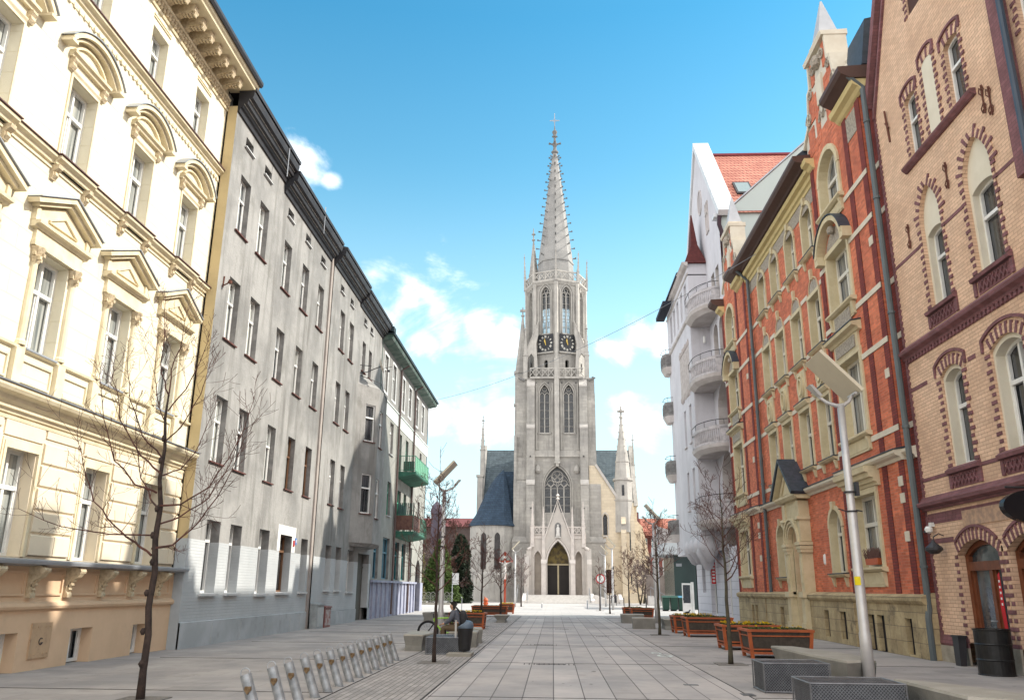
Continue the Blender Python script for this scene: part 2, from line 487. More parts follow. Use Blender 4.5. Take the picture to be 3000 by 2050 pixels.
for c in cols: w.prism([(0, 10.165), (.25, 10.13), (.25, 10.155), (0, 10.185)], 0, c - .71, min(c + .71, Y1))
part('cornice_flashing', w, BROWNM, B1)
for c in cols:
    for e in (-.58, .58):
        w = MB(T); w.prism([(0, 9.62), (.05, 9.62), (.08, 9.7), (.07, 9.78), (.17, 9.86), (.18, 9.94), (0, 9.94)], 0, c + e - .075, c + e + .075)
        w.prism([(.06, 9.64), (.12, 9.7), (.1, 9.78), (.06, 9.78)], 0, c + e - .05, c + e + .05)
        part('bracket', w, orn, B1)
w = MB(T); w.prism([(0, 13.82), (.05, 13.84), (.06, 13.9), (.15, 13.94), (.16, 14.0), (0, 14.02)], 0, Y0, Y1); part('third_floor_cornice', w, creamt, B1)
w = MB(T); w.prism([(0, 14.02), (.19, 14.0), (.19, 14.03), (0, 14.06)], 0, Y0, Y1); part('cornice_flashing', w, BROWNM, B1)
w = MB(T); y = Y0 + .1; R_ = random.Random(3)   # scrolled leaf frieze
while y < Y1 - .1:
    pts = [(y + .07 * cos(a), 13.66 + .07 * sin(a)) for a in [i * pi / 3 for i in range(6)]]
    w.prism([(p, q) for p, q in pts], 1, 0, .035 + R_.random() * .02); w.box(y + .08, y + .16, 0, .02, 13.6 + R_.random() * .06, 13.66 + R_.random() * .06)
    y += .2
part('frieze', w, creamt, B1)
# main cornice
w = MB(T)
w.prism([(0, 16.1), (.04, 16.1), (.06, 16.16), (0, 16.18)], 0, Y0, Y1)
w.prism([(0, 16.42), (.1, 16.44), (.12, 16.5), (0, 16.52)], 0, Y0, Y1)
w.prism([(0, 16.86), (.85, 16.86), (.87, 16.92), (.93, 16.96), (.95, 17.04), (0, 17.1)], 0, Y0, Y1 + .12)
part('main_cornice', w, creamt, B1)
w = MB(T); y = Y0 + .1
while y < Y1:
    w.lathe([(.0, 16.2), (.045, 16.22), (.05, 16.28), (.03, 16.32), (.05, 16.35), (.05, 16.42)], y, .05, 6); y += .16
part('egg_moulding', w, orn, B1)
y = Y0 + .3
while y < Y1 - .1:
    w = MB(T); w.prism([(0, 16.52), (.12, 16.52), (.3, 16.6), (.52, 16.62), (.62, 16.66), (.66, 16.74), (.64, 16.86), (0, 16.86)], 0, y - .11, y + .11)
    for k in range(5): w.prism([(.2 + .09 * k, 16.56), (.26 + .09 * k, 16.53 + .02 * (k % 2)), (.29 + .09 * k, 16.62), (.22 + .09 * k, 16.62)], 0, y - .08, y + .08)
    w.prism([(.6 + .055 * cos(a), 16.68 + .055 * sin(a)) for a in [i * pi / 4 for i in range(8)]], 0, y - .13, y + .13)
    part('modillion', w, orn, B1); y += .55
w = MB(T); w.prism([(.0, 17.1), (.95, 17.04), (1.0, 17.02), (1.05, 17.1), (1.05, 17.2), (.9, 17.24), (-.4, 17.5)], 0, Y0, Y1 + .15); part('gutter', w, DKMET, B1)
w = MB(T); w.add([(.9, 0, 17.24)], []) ; w = MB(T)
w.prism([(.0, 17.2), (-6, 20.4), (-12, 17.2)], 0, Y0, Y1 + .1); part('roof', w, ROOFG, B1)
w = MB(T); w.box(Y0, Y0 + .3, -12, -.3, 0, 17.2); w.box(Y1 - .3, Y1, -12, -.3, 0, 17.2); w.box(Y0 + .3, Y1 - .3, -12, -11.7, 0, 17.2); part('rear_walls', w, creamt, B1)
# window dressings and windows
for i, c in enumerate(cols):
    if i < 1: continue
    # ground floor
    w = MB(T)
    for (a, b, d1) in ((.5, .57, .05), (.57, .62, .03)):
        w.box(c - b, c - a, 0, d1, 2.12, 4.16 + (b - .5)); w.box(c + a, c + b, 0, d1, 2.12, 4.16 + (b - .5)); w.box(c - a, c + a, 0, d1, 4.1 + (a - .5), 4.16 + (b - .5))
    part('window_surround', w, creamt, B1)
    window(B1, T, RL, c + .01, 2.12, .92, 2.01, .3, WHITEP, GL_LIGHT, None)
    # first floor: half columns, capitals, entablature, pediment
    w = MB(T)
    for e in (-.66, .66):
        w.lathe([(.11, 6.05), (.11, 6.12), (.085, 6.16), (.085, 7.0), (.075, 7.72), (.085, 7.74)], c + e, .02, 12)
    part('half_columns', w, creamt, B1)
    w = MB(T)
    for e in (-.66, .66):
        w.lathe([(.08, 7.74), (.1, 7.8), (.13, 7.86), (.1, 7.88), (.14, 7.98), (.17, 8.06)], c + e, .03, 8)
        for k in range(4):
            a = k * pi / 3; w.box(c + e + .1 * cos(a) - .03, c + e + .1 * cos(a) + .03, .03 + .1 * abs(sin(a)), .1 + .1 * abs(sin(a)), 7.795 + .083 * (k % 2), 7.868 + .083 * (k % 2))
    part('capitals', w, orn, B1)
    w = MB(T)
    w.box(c - .84, c + .84, 0, .09, 8.08, 8.2); w.box(c - .82, c + .82, 0, .07, 8.2, 8.42)
    w.prism([(0, 8.42), (.1, 8.43), (.13, 8.48), (.2, 8.5), (.21, 8.56), (0, 8.57)], 0, c - .95, c + .95)
    for e in (-.9, .9): w.box(c + e - .06, c + e + .06, 0, .1, 8.57, 8.84)
    w.prism([(c - .88, 8.575), (c + .88, 8.575), (c + .88, 8.8), (c, 9.2), (c - .88, 8.8)], 1, 0, .06)
    w.band([(c - 1.15, 8.84), (c, 9.34), (c + 1.15, 8.84)], .1, 0, .26); w.band([(c - 1.0, 8.82), (c, 9.25), (c + 1.0, 8.82)], .07, .0, .17)
    w.band([(c - .5, 8.72), (c, 8.97), (c + .5, 8.72), (c - .499, 8.72)], .03, .06, .1)
    part('pediment', w, creamt, B1)
    w = MB(T); w.band([(c - 1.17, 8.955), (c, 9.46), (c + 1.17, 8.955)], .02, 0, .3); part('pediment_flashing', w, ZINC, B1)
    window(B1, T, RL, c, 6.05, 1.0, 2.0, .28, WHITEP, GL_LIGHT, ZINC, sillw=.02)
    # second floor: segmental hood
    w = MB(T)
    w.box(c - .56, c - .5, 0, .03, 10.27, 12.2); w.box(c + .5, c + .56, 0, .03, 10.27, 12.2); w.box(c - .5, c + .5, 0, .03, 12.14, 12.2)
    w.prism([(0, 12.2), (.03, 12.2), (.06, 12.25), (.06, 12.28), (0, 12.3)], 0, c - .66, c + .66)
    w.prism([(0, 12.5), (.08, 12.5), (.1, 12.56), (.15, 12.58), (.16, 12.64), (0, 12.65)], 0, c - .74, c + .74)
    hp = head(c - .98, c + .98, 13.17, 'seg', .48, 14)
    hp = [(c - .98, 12.66), ] + hp + [(c + .98, 12.66)]
    w.band(hp[1:-1], .1, 0, .26); w.band(head(c - .9, c + .9, 13.09, 'seg', .44, 14), .06, 0, .17)
    w.band(head(c - .62, c + .62, 12.98, 'seg', .3, 10), .05, 0, .07)
    for e in (-1, 1): w.box(c + e * .98 - .1, c + e * .98 + .1, 0, .27, 12.63, 12.7)
    part('curved_hood', w, creamt, B1)
    w = MB(T); w.band(head(c - 1.08, c + 1.08, 13.28, 'seg', .52, 14), .02, 0, .3); part('hood_flashing', w, ZINC, B1)
    w = MB(T)
    for e in (-.62, .62): w.prism([(0, 12.22), (.06, 12.22), (.11, 12.3), (.09, 12.38), (.13, 12.44), (.12, 12.5), (0, 12.5)], 0, c + e - .07, c + e + .07)
    part('hood_consoles', w, orn, B1)
    window(B1, T, RL, c, 10.27, 1.0, 1.86, .28, WHITEP, GL_LIGHT, None)
    w = MB(T)
    for z in (15.84, 15.92): w.box(c - .48, c + .48, 0, .03, z, z + .035)
    part('lintel_moulding', w, creamt, B1)
    window(B1, T, RL, c, 14.2, .86, 1.43, .28, WHITEP, GL_LIGHT, None, ft=.06)

# ------------------------------------------------------------------ grey tenements
greyp = M('stained grey render', (.325, .318, .305), (.205, .202, .195), ns=.45, bump=.012, bs=14, streak=.85, stc=(.15, .145, .135), mott=.14, dirt=(.7, .8, (.19, .185, .17)))
dado = M('pale blue painted brick', (.49, .51, .52), (.42, .44, .45), ns=.6, bump=.004, bs=30, brick=(.27, .085, (.455, .475, .485), .004, 'wall', .012), dirt=(.7, .35, (.33, .35, .36)))
ochre = M('ochre side plaster', (.52, .42, .24), (.46, .37, .21), ns=.8, bump=.004)
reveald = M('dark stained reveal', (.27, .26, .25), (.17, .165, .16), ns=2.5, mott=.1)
redsill = M('red brick sill', (.15, .06, .05), (.09, .045, .04), ns=6)
greysill = M('pale grey sill', (.55, .56, .56))
BLUEG = M('bluish grey paint', (.40, .44, .47))
BROWNW = M('brown window paint', (.17, .09, .05), rough=.5)
T = left(-9.95)
B2 = thing('tenement_building', 'bare grey rendered tenement with pale painted brick dado, directly beside the cream house', 'building', (-9.95, 28, 0))
ca = [23.75, 25.58, 28.3, 30.62, 32.9]
rows = [(12.2, 14.1), (8.76, 10.66), (5.12, 7.08)]
G0, G1 = 22.45, 34.05
ops = []
for i, c in enumerate(ca):
    for r, (a, b) in enumerate(rows):
        if r == 0 and i < 2: a, b = a + .22, b + .26
        if r == 1 and i < 2: a, b = a + .09, b + .19
        ops.append((c - .44, c + .44, a, b))
    a = 15.1 if i > 1 else 15.4
    ops.append((c - .06 - .3, c + .3, a, a + .36))
gf = [(23.62, 24.62, 1.42, 3.46), (25.42, 26.38, 1.42, 3.46), (28.02, 29.05, 1.38, 3.5), (30.2, 31.6, 1.42, 3.46), (32.85, 33.75, 1.44, 3.46)]
w = MB(T); wall(w, G0, G1, 2.86, 16.3, [o for o in ops] + [(g[0], g[1], 2.86, g[3]) for g in gf], rev=.3, mr=1)
part('wall', w, [greyp, reveald], B2)
w = MB(T); wall(w, G0, G1, .66, 2.86, [(g[0], g[1], g[2], 2.86) for g in gf], d=.012, rev=.34)
part('painted_dado', w, dado, B2)
w = MB(T); wall(w, G0, G1, -.1, .66, d=.06); w.quad((G0, .06, .66), (G1, .06, .66), (G1, 0, .68), (G0, 0, .68))
for y in (24.6, 26.9, 29.2, 32.0, 33.2): w.box(y, y + .03, .055, .075, .02, .6)
part('plinth', w, M('grey plinth render', (.44, .46, .475), (.36, .38, .39), ns=.8, bump=.006, dirt=(1.5, .4, (.22, .22, .22))), B2)
w = MB(); w.quad((-10.3, G0, 2.86), (-9.95, G0, 2.86), (-9.95, G0, 16.3), (-10.3, G0, 16.3)); w.quad((-10.3, G0, 2.86), (-10.3, G0 + .2, 2.86), (-10.3, G0 + .2, 16.3), (-10.3, G0, 16.3)); part('side_wall', w, ochre, B2)
w = MB(); w.quad((-10.35, G0, -.1), (-9.938, G0, -.1), (-9.938, G0, 2.86), (-10.35, G0, 2.86)); part('side_dado', w, BLUEG, B2)
for i, c in enumerate(ca):
    for r, (a, b) in enumerate(rows):
        if r == 0 and i < 2: a, b = a + .22, b + .26
        if r == 1 and i < 2: a, b = a + .09, b + .19
        brn = (r == 2 and i >= 3)
        window(B2, T, RL, c, a, .88, b - a, .22, BROWNW if brn else WHITEP, GL_LIGHT if (i + r) % 3 else GL_MID, redsill, mull=True, ft=.055, sillp=.07)
    a = 15.1 if i > 1 else 15.4
    window(B2, T, RL, c - .03, a, .66, .36, .2, DKMET, GL_DARK, greysill, tr=0, mull=(i == 2), ft=.04, name='attic_window', sillp=.08)
for k, g in enumerate(gf):
    window(B2, T, RL, (g[0] + g[1]) / 2, g[2], g[1] - g[0], g[3] - g[2], .33, WHITEP if k != 3 else BROWNW, GL_DARK, greysill, tr=.72, mull=False, sillp=.1, sillh=.08, d=.012)
w = MB(T)
w.box(29.9, 30.2, 0, .02, 2.87, 3.8); w.box(31.6, 32.02, 0, .02, 2.87, 3.8); w.box(30.2, 31.6, 0, .02, 3.46, 3.8); part('white_surround', w, M('white render', (.76, .76, .74)), B2)
w = MB(T); w.box(31.72, 31.88, .02, .05, 3.1, 3.32); part('house_number_plate', w, M('red enamel', (.5, .05, .05), rough=.3), B2)
w = MB(T); w.box(31.93, 32.12, .02, .05, 3.18, 3.42); pl_ = part('house_number_plate', w, M('blue enamel', (.08, .2, .5), rough=.3), B2)
w = MB(T); w.box(31.97, 32.0, .05, .055, 3.24, 3.36); w.box(32.04, 32.07, .05, .055, 3.24, 3.36); part('digits', w, WHITEP, pl_)
def eaves(B, T, y0, y1, zt, step=None):
    w = MB(T); w.prism([(0, zt - .14), (.06, zt - .14), (.1, zt), (.16, zt + .02), (.2, zt + .12), (.3, zt + .14), (.34, zt + .3), (.46, zt + .34), (.5, zt + .5), (.5, zt + .62), (0, zt + .7)], 0, y0, y1)
    part('eaves_cornice', w, BLACKROOF, B)
    w = MB(T); w.prism([(.2, zt + .105), (.215, zt + .105), (.215, zt + .14), (.2, zt + .14)], 0, y0, y1 - .05); w.prism([(.34, zt + .29), (.36, zt + .29), (.36, zt + .335), (.34, zt + .335)], 0, y0, y1 - .05)
    part('pale_moulding', w, M('old pale trim', (.55, .53, .48), (.3, .29, .27), ns=8), B)
    w = MB(T); w.prism([(.5, zt + .62), (.55, zt + .6), (.56, zt + .72), (-5.5, zt + 2.2), (-11, zt + .6)], 0, y0, y1); part('roof', w, BLACKROOF, B)
    w = MB(T); w.box(y0, y0 + .3, -11, -.3, 0, zt + .5); w.box(y1 - .3, y1, -11, -.3, 0, zt + .5); w.box(y0 + .3, y1 - .3, -11, -10.7, 0, zt + .5); part('rear_walls', w, greyp, B)
eaves(B2, T, G0, 27.3, 16.25); eaves(B2, T, 27.3, G1, 15.9)
for c in (26.0, 30.9):
    w = MB(T); w.tube([(c, .52, 16.9), (c, .52, 15.7)], .02, 5); part('lightning_rod', w, ZINC, B2)
# wall bracket lamp stub
w = MB(T); w.tube([(22.85, 0, 10.3), (22.85, .02, 10.65)], .03, 5); w.tube([(22.85, 0, 10.35), (22.85, .14, 10.42), (22.85, .2, 10.55)], .022, 5); w.lathe([(.0, 10.4), (.06, 10.42), (.06, 10.5), (0, 10.52)], 22.85, .22, 8)
part('wall_bracket', w, M('rusty iron', (.13, .05, .035), rough=.8), B2)
# downpipe strip between the two grey houses
w = MB(T); w.box(34.05, 34.33, -.1, .07, -.1, 16.2); part('pilaster', w, M('brownish render', (.36, .32, .29), (.30, .26, .24), ns=1.2), B2)
# utility cabinets
for (a, b, z, n, lab, col) in ((34.35, 35.35, .92, 'utility_box', 'grey utility cabinet against the grey wall, beside the reddish one', (.34, .37, .38)), (35.55, 36.5, .8, 'utility_box', 'reddish brown metal utility cabinet against the pale blue dado', (.25, .10, .09))):
    o = thing(n, lab, 'utility box', (-9.8, (a + b) / 2, 0)); t2 = left(-9.83)
    w = MB(t2); w.box(a, b, .0, .3, 0, z); w.prism([(0, z), (.34, z - .02), (.34, z + .03), (0, z + .06)], 0, a - .03, b + .03); part('cabinet', w, M('cabinet paint ' + lab[:5], col, tuple(v * .7 for v in col), ns=3, rough=.5), o)
    w = MB(t2); w.box(a + .08, b - .08, .3, .315, .08, z - .1); w.box(b - .2, b - .16, .315, .34, z * .45, z * .6); part('door', w, M('cabinet door ' + lab[:5], tuple(v * 1.1 for v in col), (.45, .45, .44), ns=6, rough=.5), o)

# second grey tenement with a faceted oriel
T = left(-9.85)
B3 = thing('tenement_building', 'grey rendered tenement with a faceted oriel and satellite dish, before the green balconies', 'building', (-9.85, 40, 0))
H0, H1 = 34.33, 45.35
cb = [36.32, 38.12]
ops = []
for c in cb:
    for (a, b) in rows: ops.append((c - .42, c + .42, a + .02, b + .02))
ops += [(40.55, 41.3, 12.4, 14.0), (42.1, 42.8, 12.4, 13.95)]
att = [35.95, 37.85, 40.9, 42.45]
ops += [(c - .3, c + .3, 14.95, 15.3) for c in att]
gb = [(36.15, 37.1, 1.48, 3.38), (37.9, 38.85, 1.48, 3.38), (40.1, 41.5, 1.4, 3.35)]
w = MB(T); wall(w, H0, H1, 2.84, 16.0, ops + [(g[0], g[1], 2.84, g[3]) for g in gb] + [(42.3, 44.9, 2.84, 3.3)], rev=.3, mr=1); part('wall', w, [greyp, reveald], B3)
w = MB(T); wall(w, H0, H1, .6, 2.84, [(g[0], g[1], g[2], 2.84) for g in gb] + [(42.3, 44.9, .6, 2.84)], d=.012, rev=.34); part('painted_dado', w, dado, B3)
w = MB(T); wall(w, H0, 42.3, -.1, .6, d=.05); wall(w, 44.9, H1, -.1, .6, d=.05); w.box(38.9, 38.98, .05, .06, .05, .55); part('plinth', w, M('grey plinth render', (.3,) * 3), B3)
for c in cb:
    for r, (a, b) in enumerate(rows): window(B3, T, RL, c, a + .02, .84, b - a, .22, WHITEP, GL_LIGHT if r == 0 else GL_MID, redsill, ft=.055, sillp=.07)
window(B3, T, RL, 40.92, 12.4, .75, 1.6, .22, WHITEP, GL_MID, redsill, ft=.055); window(B3, T, RL, 42.45, 12.4, .7, 1.55, .22, WHITEP, GL_DARK, redsill, ft=.055)
for c in att: window(B3, T, RL, c, 14.95, .6, .35, .2, DKMET, GL_DARK, greysill, tr=0, mull=False, ft=.04, name='attic_window', sillp=.08)
for g in gb: window(B3, T, RL, (g[0] + g[1]) / 2, g[2], g[1] - g[0], g[3] - g[2], .33, WHITEP, GL_DARK, greysill, tr=.72, mull=False, d=.012)
eaves(B3, T, H0, 39.5, 15.85); eaves(B3, T, 39.5, H1, 15.7)
w = MB(T); w.box(42.31, 44.89, -.5, -.34, 0, 3.3); w.box(43.58, 43.62, -.34, -.3, 0, 2.6); w.box(42.31, 44.89, -.34, -.3, 2.6, 2.7); part('gateway', w, M('grey brown gate', (.12, .115, .10)), B3)
ol = MB(); P0, P1, P2, P3 = (-9.85, 40.15), (-9.0, 41.45), (-9.0, 43.4), (-9.85, 44.7)
def fr2(p, q): return frame(p[0], p[1], q[0] - p[0], q[1] - p[1])
Lc = hypot(P1[0] - P0[0], P1[1] - P0[1]); ow = MB()
for (p, q, opz) in ((P0, P1, [(.62, 1.3, z0, z1) for z0, z1 in ((5.15, 7.1), (8.75, 10.65))]), (P1, P2, [(.3, 1.0, z0, z1) for z0, z1 in ((5.0, 6.95), (8.6, 10.5))]), (P2, P3, [])):
    m_ = MB(fr2(p, q)); wall(m_, 0, hypot(q[0] - p[0], q[1] - p[1]), 3.72, 11.6, opz, rev=.2, mr=1); k = len(ow.V); ow.V += m_.V; ow.F += [tuple(i + k for i in f) for f in m_.F]; ow.MI += m_.MI
k = [P0, P1, P2, P3]
ow.taper(k, 11.6, [(-9.88, 40.6), (-9.8, 41.5), (-9.8, 43.4), (-9.88, 44.3)], 12.3)
ow.taper([(x - .0, y) for x, y in k], 3.72, [(-9.87, 40.3), (-9.2, 41.5), (-9.2, 43.3), (-9.87, 44.6)], 3.55)
part('oriel', ow, [greyp, reveald], B3)
for (p, q, ops_) in ((P0, P1, [(.96, .68, z0, z1) for z0, z1 in ((5.15, 7.1), (8.75, 10.65))]), (P1, P2, [(.65, .7, z0, z1) for z0, z1 in ((5.0, 6.95), (8.6, 10.5))])):
    f_ = fr2(p, q); ang = atan2(q[1] - p[1], q[0] - p[0])
    for (uc, ww, z0, z1) in ops_:
        window(B3, f_, ang, uc, z0, ww, z1 - z0, .1, WHITEP, GL_DARK, redsill, mull=False, ft=.06, sillp=.06)
# satellite dish
SD = thing('satellite_dish', 'white satellite dish on a bracket above the grey oriel, with an aerial', 'satellite dish', (-9.85, 40.4, 12.3))
w = MB()
n_ = 18; ax = Vector((.93, .2, .3)).normalized(); e1 = ax.orthogonal().normalized(); e2 = ax.cross(e1); cc = Vector((-8.85, 40.9, 12.7)); vs = []; fs = []
for r, h in ((0, -.08), (.2, -.06), (.38, 0), (.36, .0)):
    for j in range(n_): a = 2 * pi * j / n_; vs.append(tuple(cc + (e1 * cos(a) + e2 * sin(a)) * r + ax * h))
for i in range(3):
    for j in range(n_): fs.append((i * n_ + j, i * n_ + (j + 1) % n_, (i + 1) * n_ + (j + 1) % n_, (i + 1) * n_ + j))
w.add(vs, fs); part('dish', w, M('dish enamel', (.62, .58, .50), rough=.4), SD, smooth=True)
w = MB(); w.tube([(-9.85, 40.3, 12.2), (-9.5, 40.4, 12.25), (-9.2, 40.7, 12.5), cc], .025, 6); w.tube([(-9.85, 40.3, 12.6), (-9.3, 40.5, 12.6)], .02, 5); w.tube([(-9.85, 40.5, 12.1), (-9.0, 41.6, 11.95), (-8.95, 43.2, 11.3)], .018, 5); part('bracket', w, DKMET, SD)
w = MB(); w.tube([cc - e1 * .3, cc - e1 * .3 + ax * .5], .015, 5); w.box(cc.x + .3, cc.x + .42, cc.y, cc.y + .08, cc.z - .3, cc.z - .2); part('receiver', w, DKMET, SD)

# ------------------------------------------------------------------ green balcony building
T = left(-9.85)
B4 = thing('tenement_building', 'tenement with green balconies and a white band, last house on the left', 'building', (-9.85, 54, 0))
K0, K1 = 45.35, 63.8
gtop = M('brown grey upper plaster', (.25, .245, .235), (.20, .195, .185), ns=.8, bump=.01, bs=14, mott=.08)
gmid = M('greenish mid plaster', (.31, .31, .285), (.24, .24, .22), ns=.7, bump=.008, mott=.06, streak=.4, stc=(.22, .22, .2))
GREENP = M('green paint', (.07, .30, .20), rough=.5); TEAL = M('teal door paint', (.05, .24, .24), (.03, .14, .17), ns=3, rough=.5)
BLUEP = M('blue window paint', (.08, .22, .30), rough=.5)
up = [(46.2, 47.3, 12.75, 14.95), (48.75, 49.85, 12.75, 15.0), (52.2, 53.1, 12.8, 14.95), (54.6, 55.7, 12.9, 14.95), (57.8, 58.8, 12.9, 14.95), (60.4, 61.5, 12.9, 14.95)]
mid = [(48.8, 49.9, 9.4, 11.35), (48.9, 49.95, 5.75, 7.75), (60.3, 61.2, 9.3, 11.3), (60.3, 61.2, 5.7, 7.7), (51.9, 52.9, 8.75, 11.2), (54.4, 55.4, 8.75, 11.2), (51.9, 53.4, 5.1, 7.6), (54.4, 55.4, 5.1, 7.6)]
low = [(45.9, 47.3, 2.1, 4.4), (48.4, 50.4, 2.1, 4.45), (52.2, 53.6, 2.1, 4.4), (54.6, 56, 2.1, 4.4), (57.5, 58.6, 2.1, 4.3), (60.4, 62.6, 0, 3.5, 'round')]
w = MB(T); wall(w, K0, K1, 12.25, 15.9, up, rev=.2); part('upper_wall', w, gtop, B4)
w = MB(T); wall(w, K0, K1, 2.0, 12.25, mid + low[:-1] + [(60.4, 62.6, 1.9, 3.6, 'round')], rev=.25, mr=1); part('wall', w, [gmid, reveald], B4)
w = MB(T); wall(w, K0, K1, -.1, 2.0, [(60.4, 62.6, -.1, 2.0)], d=.04, rev=.3)
y = K0 + .4
while y < 60: w.box(y, y + .1, .04, .13, .0, 1.9); y += 1.25
w.box(K0, 60.2, .04, .18, 1.9, 2.02)
part('shop_plinth', w, M('lavender shop boards', (.33, .34, .42), (.25, .27, .36), ns=2, dirt=(3, .3, (.5, .5, .55))), B4)
w = MB(T); w.prism([(0, 11.5), (.03, 11.5), (.03, 12.2), (.1, 12.25), (.1, 12.3), (0, 12.32)], 0, K0, K1 + .05); part('white_band', w, M('white band paint', (.72, .76, .74), (.6, .66, .64), ns=2), B4)
w = MB(T); w.box(K0 + .01, K0 + .1, 0, .03, 12.4, 15.6)
w.prism([(0, 15.45), (.1, 15.5), (.55, 15.6), (.6, 15.68), (.62, 15.85), (0, 15.95)], 0, K0, K1 + .5); part('eaves_soffit', w, M('weathered green eaves', (.07, .12, .10), (.16, .20, .18), ns=1.6), B4)
w = MB(T); w.prism([(.62, 15.85), (.7, 15.8), (.72, 15.95), (-5.5, 17.4), (-11, 15.9), (0, 15.86)], 0, K0 - .1, K1 + .6); w.box(K0 - .1, K0 + .5, 0, .66, 15.9, 16.3); part('roof', w, M('dark blue green roofing', (.03, .05, .06)), B4)
w = MB(T); w.box(K0, K0 + .3, -11, -.3, 0, 15.9); w.box(K1 - .3, K1, -11, -.0, 0, 15.88); w.box(K0 + .3, K1 - .3, -11, -10.7, 0, 15.9); part('rear_walls', w, gmid, B4)
for (a, b, c0, c1) in up:
    w = MB(T)
    for (p, q, r, s_) in ((a - .12, a, c0, c1), (b, b + .12, c0, c1), (a - .12, b + .12, c1, c1 + .12), (a - .12, b + .12, c0 - .12, c0)): w.box(p, q, 0, .03, r, s_)
    part('window_surround', w, WHITEP, B4); window(B4, T, RL, (a + b) / 2, c0, b - a, c1 - c0, .15, WHITEP, GL_LIGHT if a < 53 else GL_MID, None, mull=False)
for k, (a, b, c0, c1) in enumerate(mid): window(B4, T, RL, (a + b) / 2, c0, b - a, c1 - c0, .2, (WHITEP, GREENP)[k in (1, 4, 5, 6, 7)], GL_LIGHT if k in (0,) else GL_DARK, greysill if k < 4 else None, mull=k > 1, tr=.7)
for (a, b, c0, c1, *_) in low[:-1]: window(B4, T, RL, (a + b) / 2, c0, b - a, c1 - c0, .2, BLUEP if a < 51 else TEAL, GL_DARK, None, name='shop_window')
w = MB(T); w.box(60.4, 62.6, -.6, -.3, 0, 3.5); part('archway_door', w, DKMET, B4)
for y in (51.15, 56.9):
    w = MB(T); w.tube([(y, .62, 15.5), (y, .12, 15.2), (y, .12, 0.1)], .07, 7); part('downpipe', w, M('brown drainpipe', (.12, .085, .08), rough=.6), B4)
    w = MB(T); w.box(y + .15, y + .45, 0, .05, 12.3, 15.5); w.box(y + .15, y + .4, 0, .05, 4.6, 11.5); part('white_pilaster', w, M('white band paint', (.7,) * 3), B4)
def balcony(z, y0, y1, d, style):
    w = MB(T); w.prism([(0, z - .38), (d - .3, z - .22), (d, z - .16), (d + .05, z - .1), (d + .05, z), (0, z)], 0, y0, y1); bl = part('balcony', w, M('green balcony soffit', (.05, .17, .12), (.035, .11, .08), ns=1.5), B4)
    w = MB(T); zt = z + 1.0
    for p, q in (((y0, 0), (y0, d)), ((y0, d), (y1, d)), ((y1, d), (y1, 0))):
        w.tube([(p[0], p[1], zt), (q[0], q[1], zt)], .022, 5); w.tube([(p[0], p[1], z + .1), (q[0], q[1], z + .1)], .015, 5)
        n = max(2, int(hypot(q[0] - p[0], q[1] - p[1]) / (.12)))
        for i in range(n + 1): t = i / n; w.tube([(p[0] + (q[0] - p[0]) * t, p[1] + (q[1] - p[1]) * t, z), (p[0] + (q[0] - p[0]) * t, p[1] + (q[1] - p[1]) * t, zt)], .008 if i % 6 else .02, 4)
    part('railing', w, M('green iron railing', (.05, .22, .15), rough=.5), bl)
    w = MB(T)
    if style == 'glass':
        w.box(y0 + .03, y1, d - .02, d, z + .05, zt - .03); part('parapet_panel', w, M('green translucent panel', (.30, .62, .42), (.25, .55, .40), ns=1, rough=.3), bl)
        w = MB(T); w.box(y0 + .015, y0 + .02, d * .35, d * .95, z + .02, z + .65); part('mesh_panel', w, M('dark green mesh', (.06, .1, .08)), bl)
    else:
        w.box(y0 - .01, y0 + .01, .0, d, z + .08, zt - .04); w.box(y0 + .01, y0 + 2.6, d, d + .02, z + .08, zt - .04)
        for k in range(14):
            t = k / 14 * d; w.box(y0 - .025, y0 - .01, t, t + .05, z + .06, zt - .03)
        part('parapet_boards', w, M('weathered brown boards', (.20, .11, .085), (.13, .07, .06), ns=5), bl)
        w = MB(T)
        for k in range(22): w.box(y0 + .08 + k * .12, y0 + .15 + k * .12, .15, .17, z + 1.0, z + 1.75)
        for k in range(9): w.box(y0 + .1, y0 + .12, .15 + k * .12, .22 + k * .12, z + 1.0, z + 1.75)
        part('slatted_screen', w, M('dark green slats', (.05, .10, .09)), bl)
balcony(8.7, 51.7, 57.3, 1.15, 'glass'); balcony(5.0, 51.7, 57.3, 1.15, 'wood')
w = MB(T); w.tube([(55.3, .02, 11.9), (55.3, .5, 12.1)], .015, 4); w.tube([(54.9, .5, 12.1), (56.3, .5, 12.15)], .012, 4)
for k in range(5): w.tube([(55 + k * .25, .35, 12.12), (55 + k * .25, .65, 12.12)], .008, 3)
part('roof_aerial', w, DKMET, B4)
# ------------------------------------------------------------------ tan brick building (right, near)
T = right(9.6)
tanb = M('tan glazed brick', (.69, .48, .335), (.60, .40, .27), ns=.9, bump=.004, bs=80, brick=(.26, .085, (.40, .25, .18), .006, 'wall', .10), streak=.2, stc=(.40, .27, .2), dirt=(.9, .45, (.46, .31, .23)))
purp = M('purple brown brick', (.22, .10, .11), (.165, .075, .08), ns=3, bump=.004, bs=60, brick=(.26, .085, (.12, .07, .075), .005, 'wall', .12))
ivory = M('ivory niche plaster', (.66, .61, .50), (.62, .57, .46), ns=2, bump=.002)
stoneb = M('light base stone', (.40, .37, .31), (.30, .27, .22), ns=2, bump=.01, dirt=(2, .4, (.2, .18, .15)))
B5 = thing('brick_building', 'tan glazed brick gabled house with purple trim and striped window arches', 'building', (9.6, 12, 0))
Y0, Y1 = 2.8, 21.93
def rep(base): return [base - 2.55 * k for k in range(0, 6)]
